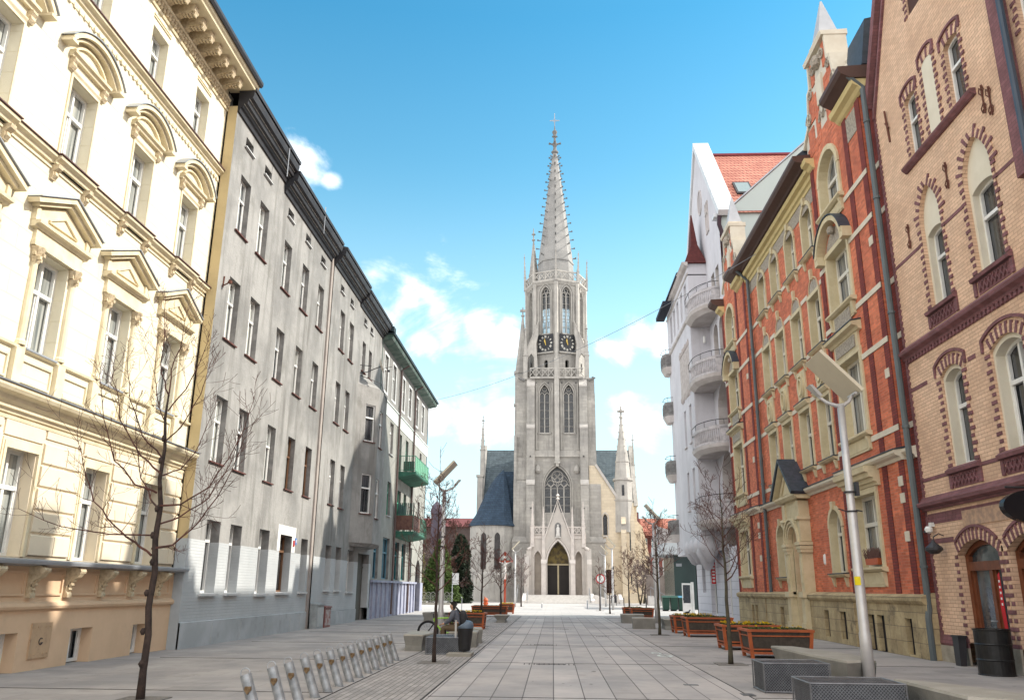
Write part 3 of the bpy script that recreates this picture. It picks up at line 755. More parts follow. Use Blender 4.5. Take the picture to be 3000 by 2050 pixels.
w3 = [(19.32, 19.98, 12.6, 14.4, 'seg', .1), (16.95, 17.65, 12.6, 14.4, 'seg', .1), (14.0, 14.7, 12.6, 14.4, 'seg', .1)]
bl3 = [(18.22, 18.8, 12.55, 14.72, 'seg', .1)]
n2 = [(18.95, 20.05, 8.5, 11.65, 'pt', .95), (16.5, 17.72, 8.5, 11.6, 'pt', .95), (13.6, 14.8, 8.5, 11.6, 'pt', .95)]
w1 = [(19.02, 20.12, 4.5, 6.88, 'seg', .2), (16.45, 17.75, 4.5, 6.88, 'seg', .22), (13.7, 14.9, 4.5, 6.88, 'seg', .22), (11, 12.2, 4.5, 6.88, 'seg', .22)]
w4 = [(18.4, 19.1, 16.4, 17.9, 'seg', .1), (16.6, 17.4, 16.4, 17.9, 'seg', .1)]
dr = [(18.62, 20.5, 0.0, 2.78, 'seg', .32), (16.3, 18.3, 0.0, 2.8, 'seg', .34), (13.6, 15.4, 0, 2.8, 'seg', .34)]
w = MB(T); wall(w, Y0, Y1, .5, 15.4, w3 + n2 + w1 + [(a, b, .4, e, k, r) for a, b, c, e, k, r in dr], rev=.16); 
wall(w, Y0, 20.3, 15.4, 18.4, w4, rev=.16)
w.add([(Y1, 0, 15.4), (20.3, 0, 15.4), (20.3, 0, 18.4)], [(0, 1, 2)])
part('wall', w, tanb, B5)
# gable verge, dark corner strip, string courses
w = MB(T)
w.band([(Y0, 18.4), (20.3, 18.42), (Y1 + .05, 15.45)], .24, -.15, .16)
w.band([(20.2, 18.0), (Y1 - .12, 15.0)], .1, 0, .07)
part('gable_verge', w, purp, B5); w = MB(T); w.box(Y1 - .1, Y1 - .006, -.01, .012, .52, 15.3)
z = .55; k = 0
while z < 15.4:
    if not any(a - .09 < z < b for a, b in ((3.5, 3.9), (7.7, 8.0))): w.box(Y1 - (.16 if k % 2 else .08), Y1 - .005, 0, .025, z, z + .085)
    z += .085; k += 1
part1('corner_quoins', w, purp, B5)
def strg(a, b, z, prof, mat_=purp, nm='string_course'):
    w = MB(T); w.prism([(0, z)] + [(p, z + q) for p, q in prof] + [(0, z + prof[-1][1])], 0, a, b); part(nm, w, mat_, B5)
strg(Y0, Y1 + .02, 7.6, [(.05, .0), (.08, .06), (.18, .12), (.2, .2), (.12, .27), (.05, .34)])
strg(Y0, Y1 + .02, 3.6, [(.05, 0), (.08, .05), (.2, .1), (.22, .18), (.1, .24), (.05, .34)])
strg(16.6, 20.35, 12.4, [(.05, 0), (.14, .08), (.16, .14), (.05, .17)], nm='sill_course')
strg(20.85, Y1, 6.72, [(.012, 0), (.012, .1)]); strg(18.35, 18.7, 6.72, [(.012, 0), (.012, .1)]); strg(20.4, Y1, 4.33, [(.012, 0), (.012, .09)]); strg(17.9, 18.8, 4.33, [(.012, 0), (.012, .09)])
strg(20.25, Y1, 10.2, [(.012, 0), (.012, .09)]); strg(17.9, 18.85, 10.2, [(.012, 0), (.012, .09)]); strg(14.9, 16.4, 10.2, [(.012, 0), (.012, .09)])
strg(20.6, Y1, 2.78, [(.012, 0), (.012, .12)])
strg(20.52, Y1 + .02, .38, [(.03, 0), (.05, .05), (.03, .25)]); 
w = MB(T); w.box(20.52, Y1 + .03, 0, .05, -.1, .38); w.box(18.3, 18.6, 0, .05, -.1, .5); w.box(15.4, 16.28, 0, .05, -.1, .5); part('stone_base', w, stoneb, B5)
w = MB(T); y = Y1 - .1      # dentil row of dark headers
while y > 12:
    w.box(y - .09, y, 0, .05, 7.5, 7.6)
    if y < 21.8: w.prism([(y, 3.28), (y - .07, 3.3), (y - .12, 3.5), (y - .05, 3.5)], 1, 0, .015)
    y -= .18
w.box(12, Y1, -.01, .012, 7.49, 7.61); w.box(12, 21.8, -.01, .01, 3.26, 3.52); part1('dentil_course', w, purp, B5)
def quoins(a, b, z0, z1, kind, rise, wd=.17, top=True, thick=.03):
    """striped brick surround: dark headers alternate with the tan wall"""
    w = MB(T); hp = head(a, b, z1, kind, rise, 16); zs = hp[0][1]; z = z0; k = 0
    while z < zs:
        l = wd if k % 2 == 0 else wd * .62
        w.box(b, b + l, 0, thick, z, z + .085); w.box(a - l, a, 0, thick, z, z + .085)
        z += .17; k += 1
    w.box(b + .003, b + wd * .55, -.01, thick - .012, z0 - .01, zs, 1); w.box(a - wd * .55, a - .003, -.01, thick - .012, z0 - .01, zs, 1); w.band([(a - .003, zs - .02)] + hp + [(b + .003, zs - .02)], .2, -.01, thick - .012, 1)
    if top:
        L = sum(hypot(hp[i + 1][0] - hp[i][0], hp[i + 1][1] - hp[i][1]) for i in range(len(hp) - 1)); n = int(L / .16)
        for j in range(n):
            t = (j + .25) / n * L; s0 = t; 
            for i in range(len(hp) - 1):
                l = hypot(hp[i + 1][0] - hp[i][0], hp[i + 1][1] - hp[i][1])
                if s0 <= l: break
                s0 -= l
            f = s0 / l; px = hp[i][0] + (hp[i + 1][0] - hp[i][0]) * f; pz = hp[i][1] + (hp[i + 1][1] - hp[i][1]) * f
            dx, dz = (hp[i + 1][0] - hp[i][0]) / l, (hp[i + 1][1] - hp[i][1]) / l; nx, nz = -dz, dx; hw = .042; ln = .26 if kind != 'pt' else (.2 if j % 2 else .3)
            w.prism([(px - dx * hw, pz - dz * hw), (px + dx * hw, pz + dz * hw), (px + dx * hw + nx * ln, pz + dz * hw + nz * ln), (px - dx * hw + nx * ln, pz - dz * hw + nz * ln)], 1, 0, thick)
    part1('striped_surround', w, [purp, tanb], B5)
    if kind == 'seg' and top and wd > .16:
        w = MB(T); pts = [(p + (p - (a + b) / 2) * .32, q + .3) for p, q in hp]; w.band([(pts[0][0], zs + .05)] + pts + [(pts[-1][0], zs + .05)], .07, 0, .05); part('hood_mould', w, purp, B5)
for o in w3: quoins(*o[:6]); window(B5, T, RR, (o[0] + o[1]) / 2, o[2], o[1] - o[0], o[3] - o[2], .15, WHITEP, GL_DARK, None, kind='seg', rise=.1, mull=False, tr=.6, ft=.06)
for o in w4: quoins(*o[:6]); window(B5, T, RR, (o[0] + o[1]) / 2, o[2], o[1] - o[0], o[3] - o[2], .15, WHITEP, GL_DARK, None, kind='seg', rise=.1, mull=False, tr=.6, ft=.06)
quoins(*bl3[0]); w = MB(T); hp = head(18.22, 18.8, 14.72, 'seg', .1); w.add([(18.22, .01, 12.57), (18.8, .01, 12.57)] + [(p, .01, q) for p, q in hp[::-1]], [tuple(range(len(hp) + 2))]); part('blind_panel', w, ivory, B5)
for o in n2:
    quoins(*o[:6]); a, b = o[0], o[1]
    w = MB(T); wall(w, a, b, 8.5, 11.7, [(a + .1, b - .1, 8.52, 10.5, 'seg', .12)], d=-.1, rev=.22); part('niche_plaster', w, ivory, B5)
    window(B5, T, RR, (a + b) / 2, 8.52, b - a - .2, 1.98, .2, WHITEP, GL_DARK, DKMET, d=-.1, kind='seg', rise=.12, mull=False, tr=.62, ft=.07, sillp=.02)
for o in w1:
    quoins(*o[:6], wd=.2); a, b = o[0], o[1]
    w = MB(T); wall(w, a, b, 4.5, 6.9, [(a + .08, b - .08, 4.5, 6.78, 'seg', o[5])], d=-.06, rev=.28); part('niche_plaster', w, ivory, B5)
    window(B5, T, RR, (a + b) / 2, 4.52, b - a - .16, 2.26, .24, WHITEP, GL_DARK, DKMET, d=-.08, kind='seg', rise=o[5], mull=(b - a > 1.2), tr=.62, ft=.08, sillp=.02)
for (a, b, z0) in [(o[0], o[1], o[2]) for o in n2 + w1]:   # sill block and lattice panel
    w = MB(T); w.prism([(0, z0 - .18), (.1, z0 - .16), (.12, z0 - .08), (.02, z0 - .01), (0, z0 - .01)], 0, a - .22, b + .22)
    w.box(a - .22, a - .1, 0, .04, z0 - .5, z0 - .18); w.box(b + .1, b + .22, 0, .04, z0 - .5, z0 - .18); w.box(a - .05, b + .05, 0, .015, z0 - .5, z0 - .18)
    y = a
    while y < b - .05:
        w.band([(y, z0 - .46), (y + .16, z0 - .22)], .025, .015, .05); w.band([(y, z0 - .22), (y + .16, z0 - .46)], .025, .015, .048); y += .17
    part('lattice_panel', w, purp, B5)
# wall anchors
for (y, z, s_) in ((21.05, 14.3, 1), (16.35, 12.1, 0), (16.1, 11.9, 0), (18.35, 11.3, 0), (20.7, 10.75, 0)):
    w = MB(T); 
    if s_: w.tube([(y, .03, z - .5), (y + .03, .06, z + .5)], .03, 5); w.tube([(y - .08, .05, z - .1), (y + .1, .05, z + .15)], .025, 5)
    else:
        w.tube([(y, .03, z - .35), (y, .03, z + .35)], .02, 5)
        for e, zz in ((1, .2), (-1, .2), (1, -.2), (-1, -.2)): w.tube([(y, .03, z + zz * .4), (y + e * .1, .04, z + zz), (y + e * .06, .04, z + zz * 1.6), (y + e * .02, .04, z + zz * 1.2)], .014, 4)
    part('wall_anchor', w, M('rusty iron', (.13, .05, .035)), B5)
# dark vertical bay edge on the upper right
w = MB(T); w.box(15.0, 15.5, 0, .12, 9.7, 18.4); part('purple_lesene', w, purp, B5)
w = MB(T); w.box(20.1, 21.1, -1.2, -.3, 15, 19.5); w.box(20.0, 21.2, -1.3, -.2, 19.5, 19.65); part('chimney', w, tanb, B5)
w = MB(T); w.tube([(14.9, .2, 9.7), (14.9, .2, 18.4)], .07, 8); part('downpipe', w, M('dark blue grey pipe', (.05, .07, .10), rough=.4), B5)
# shop doors
WOODF = M('reddish brown wood', (.17, .055, .025), (.12, .038, .018), ns=4, rough=.4, mott=.08)
for (a, b, c0, c1, k, r) in dr:
    w = MB(T); hp = head(a, b, c1, 'seg', r, 16)
    for wd, m_ in ((.0, 0),):
        L = 17; zs = hp[0][1]
    quoins(a, b, .5, c1, 'seg', r, wd=.155)
    w = MB(T); w.band([(p, q + .27) for p, q in hp], .06, 0, .045); part('hood_mould', w, purp, B5)
    w = MB(T); w.box(a, a + .14, -.3, -.16, 0, c1 - r); w.box(b - .14, b, -.3, -.16, 0, c1 - r)
    mid_ = a + (b - a) * .42
    w.box(mid_ - .06, mid_ + .06, -.3, -.16, .0, 2.15); w.box(a + .14, b - .14, -.3, -.14, 2.1, 2.3); w.box(a + .14, b - .14, -.3, -.16, 0, .3)
    w.box(mid_ + .06, mid_ + .16, -.28, -.2, .3, 2.1); w.box(b - .24, b - .14, -.28, -.2, .3, 2.1); w.box(a + .14, a + .22, -.28, -.2, .3, 2.1); w.box(mid_ - .14, mid_ - .06, -.28, -.2, .3, 2.1)
    for i in range(len(hp) - 1): w.add([(hp[i][0], -.3, hp[i][1]), (hp[i + 1][0], -.3, hp[i + 1][1]), (hp[i + 1][0], -.3, hp[i + 1][1] - .12), (hp[i][0], -.3, hp[i][1] - .12), (hp[i][0], -.18, hp[i][1]), (hp[i + 1][0], -.18, hp[i + 1][1]), (hp[i + 1][0], -.18, hp[i + 1][1] - .12), (hp[i][0], -.18, hp[i][1] - .12)], [(4, 5, 6, 7), (3, 2, 6, 7)])
    dd = part('door', w, WOODF, B5)
    w = MB(T); w.add([(a, -.26, 0), (b, -.26, 0)] + [(p, -.26, q) for p, q in hp[::-1]], [tuple(range(len(hp) + 2))]); part('pane', w, M('dark shop glass', (.03, .045, .055), (.12, .15, .17), ns=1.2, rough=.08, spec=.9), dd)
    w = MB(T); w.box(mid_ + .02, mid_ + .05, -.16, -.1, 1.0, 1.03); w.box(mid_ + .02, mid_ + .16, -.1, -.08, 1.0, 1.03); part('handle', w, ZINC, dd)
w = MB(T); w.prism([(19.0, .35), (19.12, .35), (19.2, 1.3), (19.14, 2.0), (19.06, 2.05), (19.04, 1.2)], 1, -.155, -.15); pb = part('advertising_banner', w, M('red banner', (.55, .01, .02), rough=.4), B5)
w = MB(T)
for k in range(5): w.box(19.08, 19.14, -.149, -.146, 1.35 + .12 * k, 1.4 + .12 * k)
part('banner_print', w, WHITEP, pb)
w = MB(T); 
w.prism([(0, 3.1), (.02, 3.1), (.02, 3.45), (0, 3.45)], 0, 17.0, 20.0); part('old_painted_sign', w, M('faded sign plaster', (.32, .22, .17), (.50, .33, .22), ns=7, mott=.2), B5)
w = MB(T); w.box(2.8, 3.1, -12, -.2, 0, 15); w.box(Y1 - .3, Y1, -12, -.2, 0, 15.0); w.box(3.1, Y1 - .3, -12, -11.7, 0, 15); part('rear_walls', w, tanb, B5)
w = MB(T); w.prism([(21.8, 15.4), (20.3, 18.3), (3, 18.3), (3, 15.4)], 1, -12, -.05); part('roof', w, M('dark roof tiles', (.08, .04, .035)), B5)
# things fixed to the tan house
CM = thing('security_camera', 'small white security camera under the purple string course of the tan house', 'camera', (9.5, 21.6, 3.25))
w = MB(T); w.box(21.5, 21.62, 0, .1, 3.2, 3.3); w.lathe([(0, 3.02), (.09, 3.06), (.1, 3.14), (.06, 3.2)], 21.5, .16, 10); part('housing', w, WHITEP, CM)
w = MB(T); w.lathe([(0, 3.03), (.045, 3.05), (.045, 3.09), (0, 3.1)], 21.54, .24, 8); part('lens', w, DKMET, CM)
WL = thing('wall_lamp', 'black wall lamp on the tan brick beside the shop arch', 'lamp', (9.5, 21.2, 2.62))
w = MB(T); w.tube([(21.1, 0, 2.95), (21.1, .12, 3.0), (21.1, .25, 2.92), (21.1, .27, 2.8)], .015, 5); part('arm', w, DKMET, WL)
w = MB(T); w.lathe([(.03, 2.84), (.06, 2.78), (.2, 2.66), (.2, 2.6), (.1, 2.52), (0, 2.5)], 21.1, .27, 12); part('lamp_shade', w, DKMET, WL)
OS = thing('shop_sign', 'black oval hanging shop sign sticking out from the tan brick wall', 'sign', (9.3, 17.4, 3.5))
w = MB(); c0 = Vector((8.92, 15.9, 3.16))
w.T = IDT; prof = [(c0.x + .54 * cos(a), c0.z + .3 * sin(a)) for a in [i * pi / 14 for i in range(28)]]
w.prism(prof, 1, 15.86, 16.02); part('sign_plate', w, M('glossy black', (.012, .012, .015), rough=.25), OS)
w = MB(); w.tube([(9.6, 15.94, 3.5), (8.5, 15.94, 3.52)], .02, 6); w.tube([(8.9, 15.94, 3.51), (8.9, 15.94, 3.43)], .012, 5); part('bracket', w, DKMET, OS)

# ------------------------------------------------------------------ red brick building
T = right(9.6)
redb = M('red facing brick', (.62, .185, .095), (.49, .13, .068), ns=1.1, bump=.004, bs=70, brick=(.26, .08, (.48, .22, .15), .006, 'wall', .22), mott=.16, dirt=(.8, .5, (.30, .085, .055)), streak=.25, stc=(.22, .08, .06))
dpur = M('dark red brick strip', (.22, .045, .035), (.16, .03, .025), ns=2, bump=.004, brick=(.26, .08, (.08, .03, .03), .008, 'wall', .15))
trim = M('cream stone trim', (.60, .52, .35), (.53, .45, .29), ns=2.2, bump=.004, bs=40, mott=.05, dirt=(3, .3, (.36, .31, .22)))
bandm = M('pale stone band', (.62, .57, .47), (.56, .50, .40), ns=2)
plst = M('mottled plinth sandstone', (.46, .37, .22), (.34, .265, .155), ns=1.4, bump=.03, bs=9, mott=.2, dirt=(1.3, .75, (.11, .09, .065)), brick=(.75, .37, (.20, .16, .11), .008, 'wall', .12))
gut = M('dark brown gutter', (.085, .045, .035), rough=.55)
relief = M('carved relief stone', (.42, .37, .30), (.26, .23, .20), ns=14, bump=.03, bs=16)
slate = M('dark slate', (.045, .055, .075), (.03, .04, .05), ns=6, rough=.5)
REDW = M('cream window frame', (.66, .63, .55), rough=.5)
B6 = thing('brick_building', 'red brick tenement with cream stone bands, two gabled bays and a carved portal', 'building', (9.6, 33, 0))
Y0, Y1 = 21.93, 43.5
bays = [(22.35, 27.2, 25.45, 'near'), (38.0, 43.45, 41.5, 'far')]
cm = [28.72, 31.0, 33.4, 35.62]
BD = .2
ops = []; win = []
for c in cm:
    win += [(c, 6.0, 1.24, 2.18, 'rect', None), (c, 10.0, 1.2, 2.0, 'rect', None), (c, 13.6, 1.15, 2.0, 'round', None)]
win += [(28.8, 2.18, 1.2, 2.1, 'round', None), (35.65, 2.15, 1.25, 2.1, 'round', None)]
for c, z, ww, h, k, r in win: ops.append((c - ww / 2, c + ww / 2, z, z + h, k, r))
w = MB(T); wall(w, 27.2, 38.0, 1.5, 16.2, ops, rev=.3, mr=1)
part('wall', w, [redb, trim], B6)
def bayw(y0, y1, c, nm):
    o = [(c - .95, c + .95, 2.3, 4.4), (c - .95, c + .95, 6.18, 8.65), (c - .95, c + .95, 10.4, 12.45), (c - .9, c + .9, 13.95, 16.0, 'round')]
    w = MB(T); wall(w, y0, y1, 1.5, 17.0, o, d=BD, rev=.34, mr=1); w.quad((y0, 0, 1.5), (y0, BD, 1.5), (y0, BD, 17), (y0, 0, 17)); w.quad((y1, 0, 1.5), (y1, BD, 1.5), (y1, BD, 17), (y1, 0, 17))
    part('bay_wall', w, [redb, trim], B6)
    for (a, b, z0, z1, *k) in o:
        window(B6, T, RR, c, z0, b - a, z1 - z0, .3, REDW, GL_MID if nm == 'near' else GL_DARK, None, d=BD, kind=(k[0] if k else 'rect'), rise=(b - a) / 2, ft=.1, tr=.6 if not k else .55, mull=True)
    w = MB(T)
    for a in (y0, y0 + 1.15, y1 - .35) if nm == 'near' else (y0, y0 + 1.75, y1 - .35): w.box(a, a + .34, BD, BD + .025, 1.52, 16.6)
    part('dark_lesenes', w, dpur, B6)
    # surrounds, sills, aprons, hoods
    w = MB(T)
    for (a, b, z0, z1, *k) in o:
        zt = z1 if not k else z1 - (b - a) / 2
        w.box(a - .16, a, BD, BD + .06, z0, zt); w.box(b, b + .16, BD, BD + .06, z0, zt)
        if k: w.band(head(a, b, z1, 'round'), .18, BD, BD + .07)
        else: w.box(a - .16, b + .16, BD, BD + .07, z1, z1 + .16)
        w.prism([(BD, z0 - .14), (BD + .12, z0 - .12), (BD + .2, z0 - .06), (BD + .2, z0), (BD, z0)], 0, a - .26, b + .26)
        w.box(a - .05, b + .05, BD, BD + .05, z0 - .55, z0 - .14)
        for q in (a - .12, b - .02): w.prism([(BD, z0 - .55), (BD + .07, z0 - .52), (BD + .14, z0 - .14), (BD, z0 - .14)], 0, q, q + .14)
        w.box(a + .1, b - .1, BD + .05, BD + .065, z0 - .48, z0 - .44)
    # stepped cornice above the ground-floor window
    w.prism([(BD, 4.56), (BD + .08, 4.58), (BD + .1, 4.66), (BD + .18, 4.68), (BD + .2, 4.78), (BD + .3, 4.8), (BD + .33, 4.92), (BD + .42, 4.95), (BD + .44, 5.1), (BD, 5.12)], 0, c - 1.35, c + 1.35)
    # hood with cornice over first floor
    w.box(c - 1.05, c + 1.05, BD, BD + .07, 8.8, 9.3)
    w.prism([(BD, 9.28), (BD + .1, 9.3), (BD + .14, 9.38), (BD + .3, 9.42), (BD + .32, 9.52), (BD, 9.58)], 0, c - 1.3, c + 1.3)
    # arched hood over second floor
    hp = head(c - 1.15, c + 1.15, 13.35, 'seg', .8, 16); w.band([(c - 1.3, 12.5)] + hp + [(c + 1.3, 12.5)], .16, BD, BD + .32)
    w.box(c - 1.4, c - 1.1, BD, BD + .3, 12.3, 12.6); w.box(c + 1.1, c + 1.4, BD, BD + .3, 12.3, 12.6)
    part('bay_stonework', w, trim, B6)
    w = MB(T)
    w.box(c - .85, c + .85, BD + .07, BD + .1, 8.86, 9.24); w.box(c - .7, c + .7, BD + .05, BD + .085, 9.75, 10.2)
    hp = head(c - .9, c + .9, 13.2, 'seg', .55, 12); w.add([(p, BD + .04, q) for p, q in hp], [tuple(range(len(hp)))]); w.lathe([(0, 12.95), (.13, 13.0), (.15, 13.12), (.1, 13.22), (0, 13.25)], c, BD + .12, 10)
    part('carved_panels', w, relief, B6)
    w = MB(T)
    hp = head(c - 1.32, c + 1.32, 13.53, 'seg', .9, 16); w.band(hp, .03, BD, BD + .36); w.prism([(BD, 9.59), (BD + .34, 9.53), (BD + .34, 9.56), (BD, 9.63)], 0, c - 1.32, c + 1.32)
    part('dark_flashing', w, slate, B6)
for b in bays: bayw(*b)
w = MB(T); wall(w, Y0, 22.35, 1.5, 16.2, d=0); part('corner_strip', w, dpur, B6)
# middle windows, surrounds
for i, (c, z, ww, h, k, r) in enumerate(win):
    window(B6, T, RR, c, z, ww, h, .26, REDW, GL_DARK if i % 2 else GL_MID, None, kind=k, rise=ww / 2 if k == 'round' else None, ft=.09, tr=.6 if k == 'rect' else .62, mull=True)
    w = MB(T); a, b = c - ww / 2, c + ww / 2; zt = z + h if k == 'rect' else z + h - ww / 2
    w.box(a - .13, a, 0, .05, z, zt); w.box(b, b + .13, 0, .05, z, zt)
    if k == 'round': w.band(head(a, b, z + h, 'round'), .15, 0, .06); w.prism([(c - .1, z + h), (c + .1, z + h), (c + .13, z + h + .28), (c - .13, z + h + .28)], 1, 0, .12)
    else: w.box(a - .13, b + .13, 0, .06, zt, zt + .14)
    w.prism([(0, z - .12), (.1, z - .1), (.18, z - .04), (.18, z), (0, z)], 0, a - .2, b + .2)
    for q in (a - .1, b - .04): w.prism([(0, z - .42), (.05, z - .4), (.12, z - .12), (0, z - .12)], 0, q, q + .13)
    if 9 < z < 11:
        hp = head(a + .08, b - .08, zt + .68, 'round'); w.band(hp, .04, 0, .03)
        w.prism([(c - .09, z + h + 1.0), (c + .09, z + h + 1.0), (c + .06, z + h + .6), (c - .06, z + h + .6)], 1, 0, .1)
    part('window_surround', w, trim, B6)
    w = MB(T); w.prism([(0, z + .0), (.2, z - .01), (.2, z + .02), (0, z + .04)], 0, a - .22, b + .22); part('sill', w, slate, B6)
    if 9 < z < 11:
        w = MB(T); hp = head(a + .12, b - .12, zt + .62, 'round'); w.add([(p, .012, q) for p, q in hp], [tuple(range(len(hp)))]); part('lunette', w, relief, B6)
    if 5 < z < 7:      # medallion panel between first and second floor
        w = MB(T); w.box(c - .5, c + .5, 0, .06, 8.35, 9.72); w.prism([(0, 8.3), (.12, 8.34), (.2, 8.44), (.2, 8.5), (0, 8.52)], 0, c - .75, c + .75)
        n_ = 20; w.band([(c + .3 * cos(t), 9.1 + .42 * sin(t)) for t in [-2 * pi * j / n_ for j in range(n_)]], .07, .06, .13, closed=True)
        w.band([(c + .18 * cos(t), 9.1 + .28 * sin(t)) for t in [-2 * pi * j / n_ for j in range(n_)]], .05, .06, .15, closed=True)
        part('medallion_panel', w, relief if 0 else trim, B6)
        w = MB(T); w.prism([(0, 8.53), (.22, 8.5), (.22, 8.53), (0, 8.57)], 0, c - .77, c + .77); part('dark_flashing', w, slate, B6)
# bands
w = MB(T)
def segs(z):
    out = []; blocked = []
    for c, zz, ww, h, k, r in win:
        if zz - .12 < z + .16 and z < zz + h + .14: blocked.append((c - ww / 2 - .14, c + ww / 2 + .14))
    blocked.sort(); y = 27.2
    for a, b in blocked:
        if a > y: out.append((y, a))
        y = max(y, b)
    if y < 38: out.append((y, 38.0))
    return out
for z in (5.83, 8.33, 9.94, 12.12, 13.55):
    for a, b in segs(z): w.box(a, b, 0, .03, z, z + .16)
    for (y0, y1, c, nm) in bays:
        w.box(y0, c - 1.12, BD, BD + .04, z, z + .16); w.box(c + 1.12, y1, BD, BD + .04, z, z + .16)
    w.box(Y0, 22.35, 0, .03, z, z + .16)
for z in (2.9, 3.9, 4.35, 7.35, 11.35):
    for y in (22.5, 27.45, 37.7 if z != 3.9 else 27.5, 38.4): w.box(y - .0, y + .28, .0, BD + .045 if not 27.2 < y < 38 else .03, z, z + .26)
part('stone_bands', w, bandm, B6)
w = MB(T)
def corn(a, b, d0):
    w.prism([(0, 5.02), (d0 + .06, 5.02), (d0 + .1, 5.1), (d0 + .2, 5.14), (d0 + .26, 5.2), (d0 + .26, 5.28), (0, 5.34)], 0, a, b)
for a, b, d0 in ((Y0, 22.35, 0), (22.33, 27.22, BD), (27.22, 31.5, 0), (34.05, 37.98, 0), (37.98, Y1 + .02, BD)): corn(a, b, d0)
part('ground_cornice', w, bandm, B6)
w = MB(T)
for a, b, d0 in ((22.3, 27.25, BD), (27.25, 31.5, 0), (34.05, 37.95, 0), (37.95, Y1 + .03, BD)): w.prism([(0, 5.35), (d0 + .29, 5.285), (d0 + .29, 5.31), (0, 5.41)], 0, a, b)
part('dark_flashing', w, slate, B6)
# top entablature
w = MB(T)
w.prism([(0, 15.9), (.05, 15.9), (.08, 16.0), (.16, 16.04), (.2, 16.16), (.34, 16.2), (.38, 16.34), (0, 16.4)], 0, 27.2, 38.0)
for (a, b) in ((Y0, 24.0), (38.0, 39.6), (42.7, 43.5), (26.7, 27.2)): w.prism([(BD, 16.1), (BD + .08, 16.15), (BD + .16, 16.25), (BD + .3, 16.32), (BD + .34, 16.48), (0, 16.49)], 0, a, b)
part('eaves_entablature', w, M('ochre cream stone', (.60, .49, .24), (.54, .44, .22), ns=2), B6)
w = MB(T); w.box(27.2, 38.0, 0, .02, 15.35, 15.9); w.box(22.4, 23.5, BD, BD + .02, 15.2, 16.0); part('frieze', w, relief, B6)
w = MB(T)
w.prism([(0, 16.4), (.42, 16.4), (.5, 16.45), (.78, 16.52), (.85, 16.62), (.85, 16.74), (0, 16.82)], 0, 27.0, 38.0)
for (a, b) in ((Y0 - .05, 23.7), (38.0, 39.3), (42.7, 43.6)): w.prism([(0, 16.5), (BD + .36, 16.5), (BD + .5, 16.58), (BD + .62, 16.64), (BD + .7, 16.74), (BD + .7, 16.88), (0, 16.93)], 0, a, b)
part('gutter', w, gut, B6)
# stepped gables over the bays
def gable(c, lab):
    w = MB(T)
    body = [(c - 2.05, 16.5), (c - 1.95, 17.4), (c - 1.5, 17.7), (c - 1.3, 18.2), (c - 1.15, 18.9), (c - .8, 19.0), (c - .8, 20.0), (c + .8, 20.0), (c + .8, 19.0), (c + 1.15, 18.9), (c + 1.3, 18.2), (c + 1.5, 17.7), (c + 1.95, 17.4), (c + 2.05, 16.5)]
    w.prism(body, 1, -.45, BD - .02); part('gable', w, M('pale gable plaster', (.60, .56, .48), (.52, .48, .41), ns=1.5, mott=.04), B6)
    w = MB(T); w.box(c + .35, c + .72, BD - .03, BD + .012, 16.6, 18.6); w.box(c - .72, c - .35, BD - .03, BD + .012, 16.6, 18.6); w.box(c - 1.6, c - 1.0, BD - .03, BD + .012, 16.6, 17.6); w.box(c + 1.0, c + 1.6, BD - .03, BD + .012, 16.6, 17.6); part('gable_brick', w, redb, B6)
    w = MB(T); w.box(c - .28, c + .28, BD - .02, BD + .06, 17.9, 18.9); w.band([(c - 2.1, 17.2), (c - 1.95, 17.4), (c - 1.5, 17.7), (c - 1.3, 18.2), (c - 1.15, 18.9), (c - .9, 19.0), (c - .85, 20.0)], .12, -.5, BD + .06); w.band([(c + .85, 20.0), (c + .9, 19.0), (c + 1.15, 18.9), (c + 1.3, 18.2), (c + 1.5, 17.7), (c + 1.95, 17.4), (c + 2.1, 17.2)], .12, -.5, BD + .06)
    w.prism([(-.55, 19.9), (BD + .14, 19.9), (BD + .18, 20.05), (-.55, 20.1)], 0, c - 1.0, c + 1.0)
    w.box(c - .55, c + .55, -.5, BD + .05, 20.1, 20.35)
    for e in (-1.85, 1.85): w.lathe([(.12, 17.5), (.16, 17.6), (.08, 17.66), (.2, 17.8), (.2, 17.95), (.08, 18.1), (.11, 18.2), (.03, 18.32)], c + e, -.1, 10)
    part('gable_stonework', w, bandm, B6)
    w = MB(T)
    for e in (-1, 1):
        for (cy_, cz_, rr) in ((1.35, 17.95, .3), (.98, 18.75, .2), (.5, 19.45, .22)):
            sp_ = [(c + e * cy_ + rr * (1 - i / 26) * cos(i * .45), cz_ + rr * (1 - i / 26) * sin(i * .45)) for i in range(20)]
            w.tube([(p, BD + .03, q) for p, q in sp_], .045, 5)
        w.band([(c + e * .2 - .16, 17.3), (c + e * .2, 17.6), (c + e * .2 + .16, 17.3)], .05, BD, BD + .06)
    w.lathe([(0, 19.2), (.22, 19.3), (.26, 19.5), (.16, 19.7), (0, 19.75)], c, BD, 9)
    part('gable_scrolls', w, relief, B6)
    w = MB(T); w.box(c - .62, c + .62, BD - .03, BD + .014, 19.05, 19.9) if 0 else w.box(c - .78, c - .45, BD - .03, BD + .014, 18.95, 19.85); w.box(c + .45, c + .78, BD - .03, BD + .014, 18.95, 19.85); w.box(c - 1.25, c - .75, BD - .03, BD + .014, 17.75, 18.8); w.box(c + .75, c + 1.25, BD - .03, BD + .014, 17.75, 18.8); part('gable_brick', w, redb, B6)
    w = MB(T); w.taper([(c - .42, -.5), (c + .42, -.5), (c + .42, BD), (c - .42, BD)], 20.36, [(c - .03, -.18), (c + .03, -.18), (c + .03, -.12), (c - .03, -.12)], 22.0); part('obelisk', w, M('light grey metal', (.45, .46, .48), rough=.5), B6)
gable(25.35, ''); gable(40.75, '')
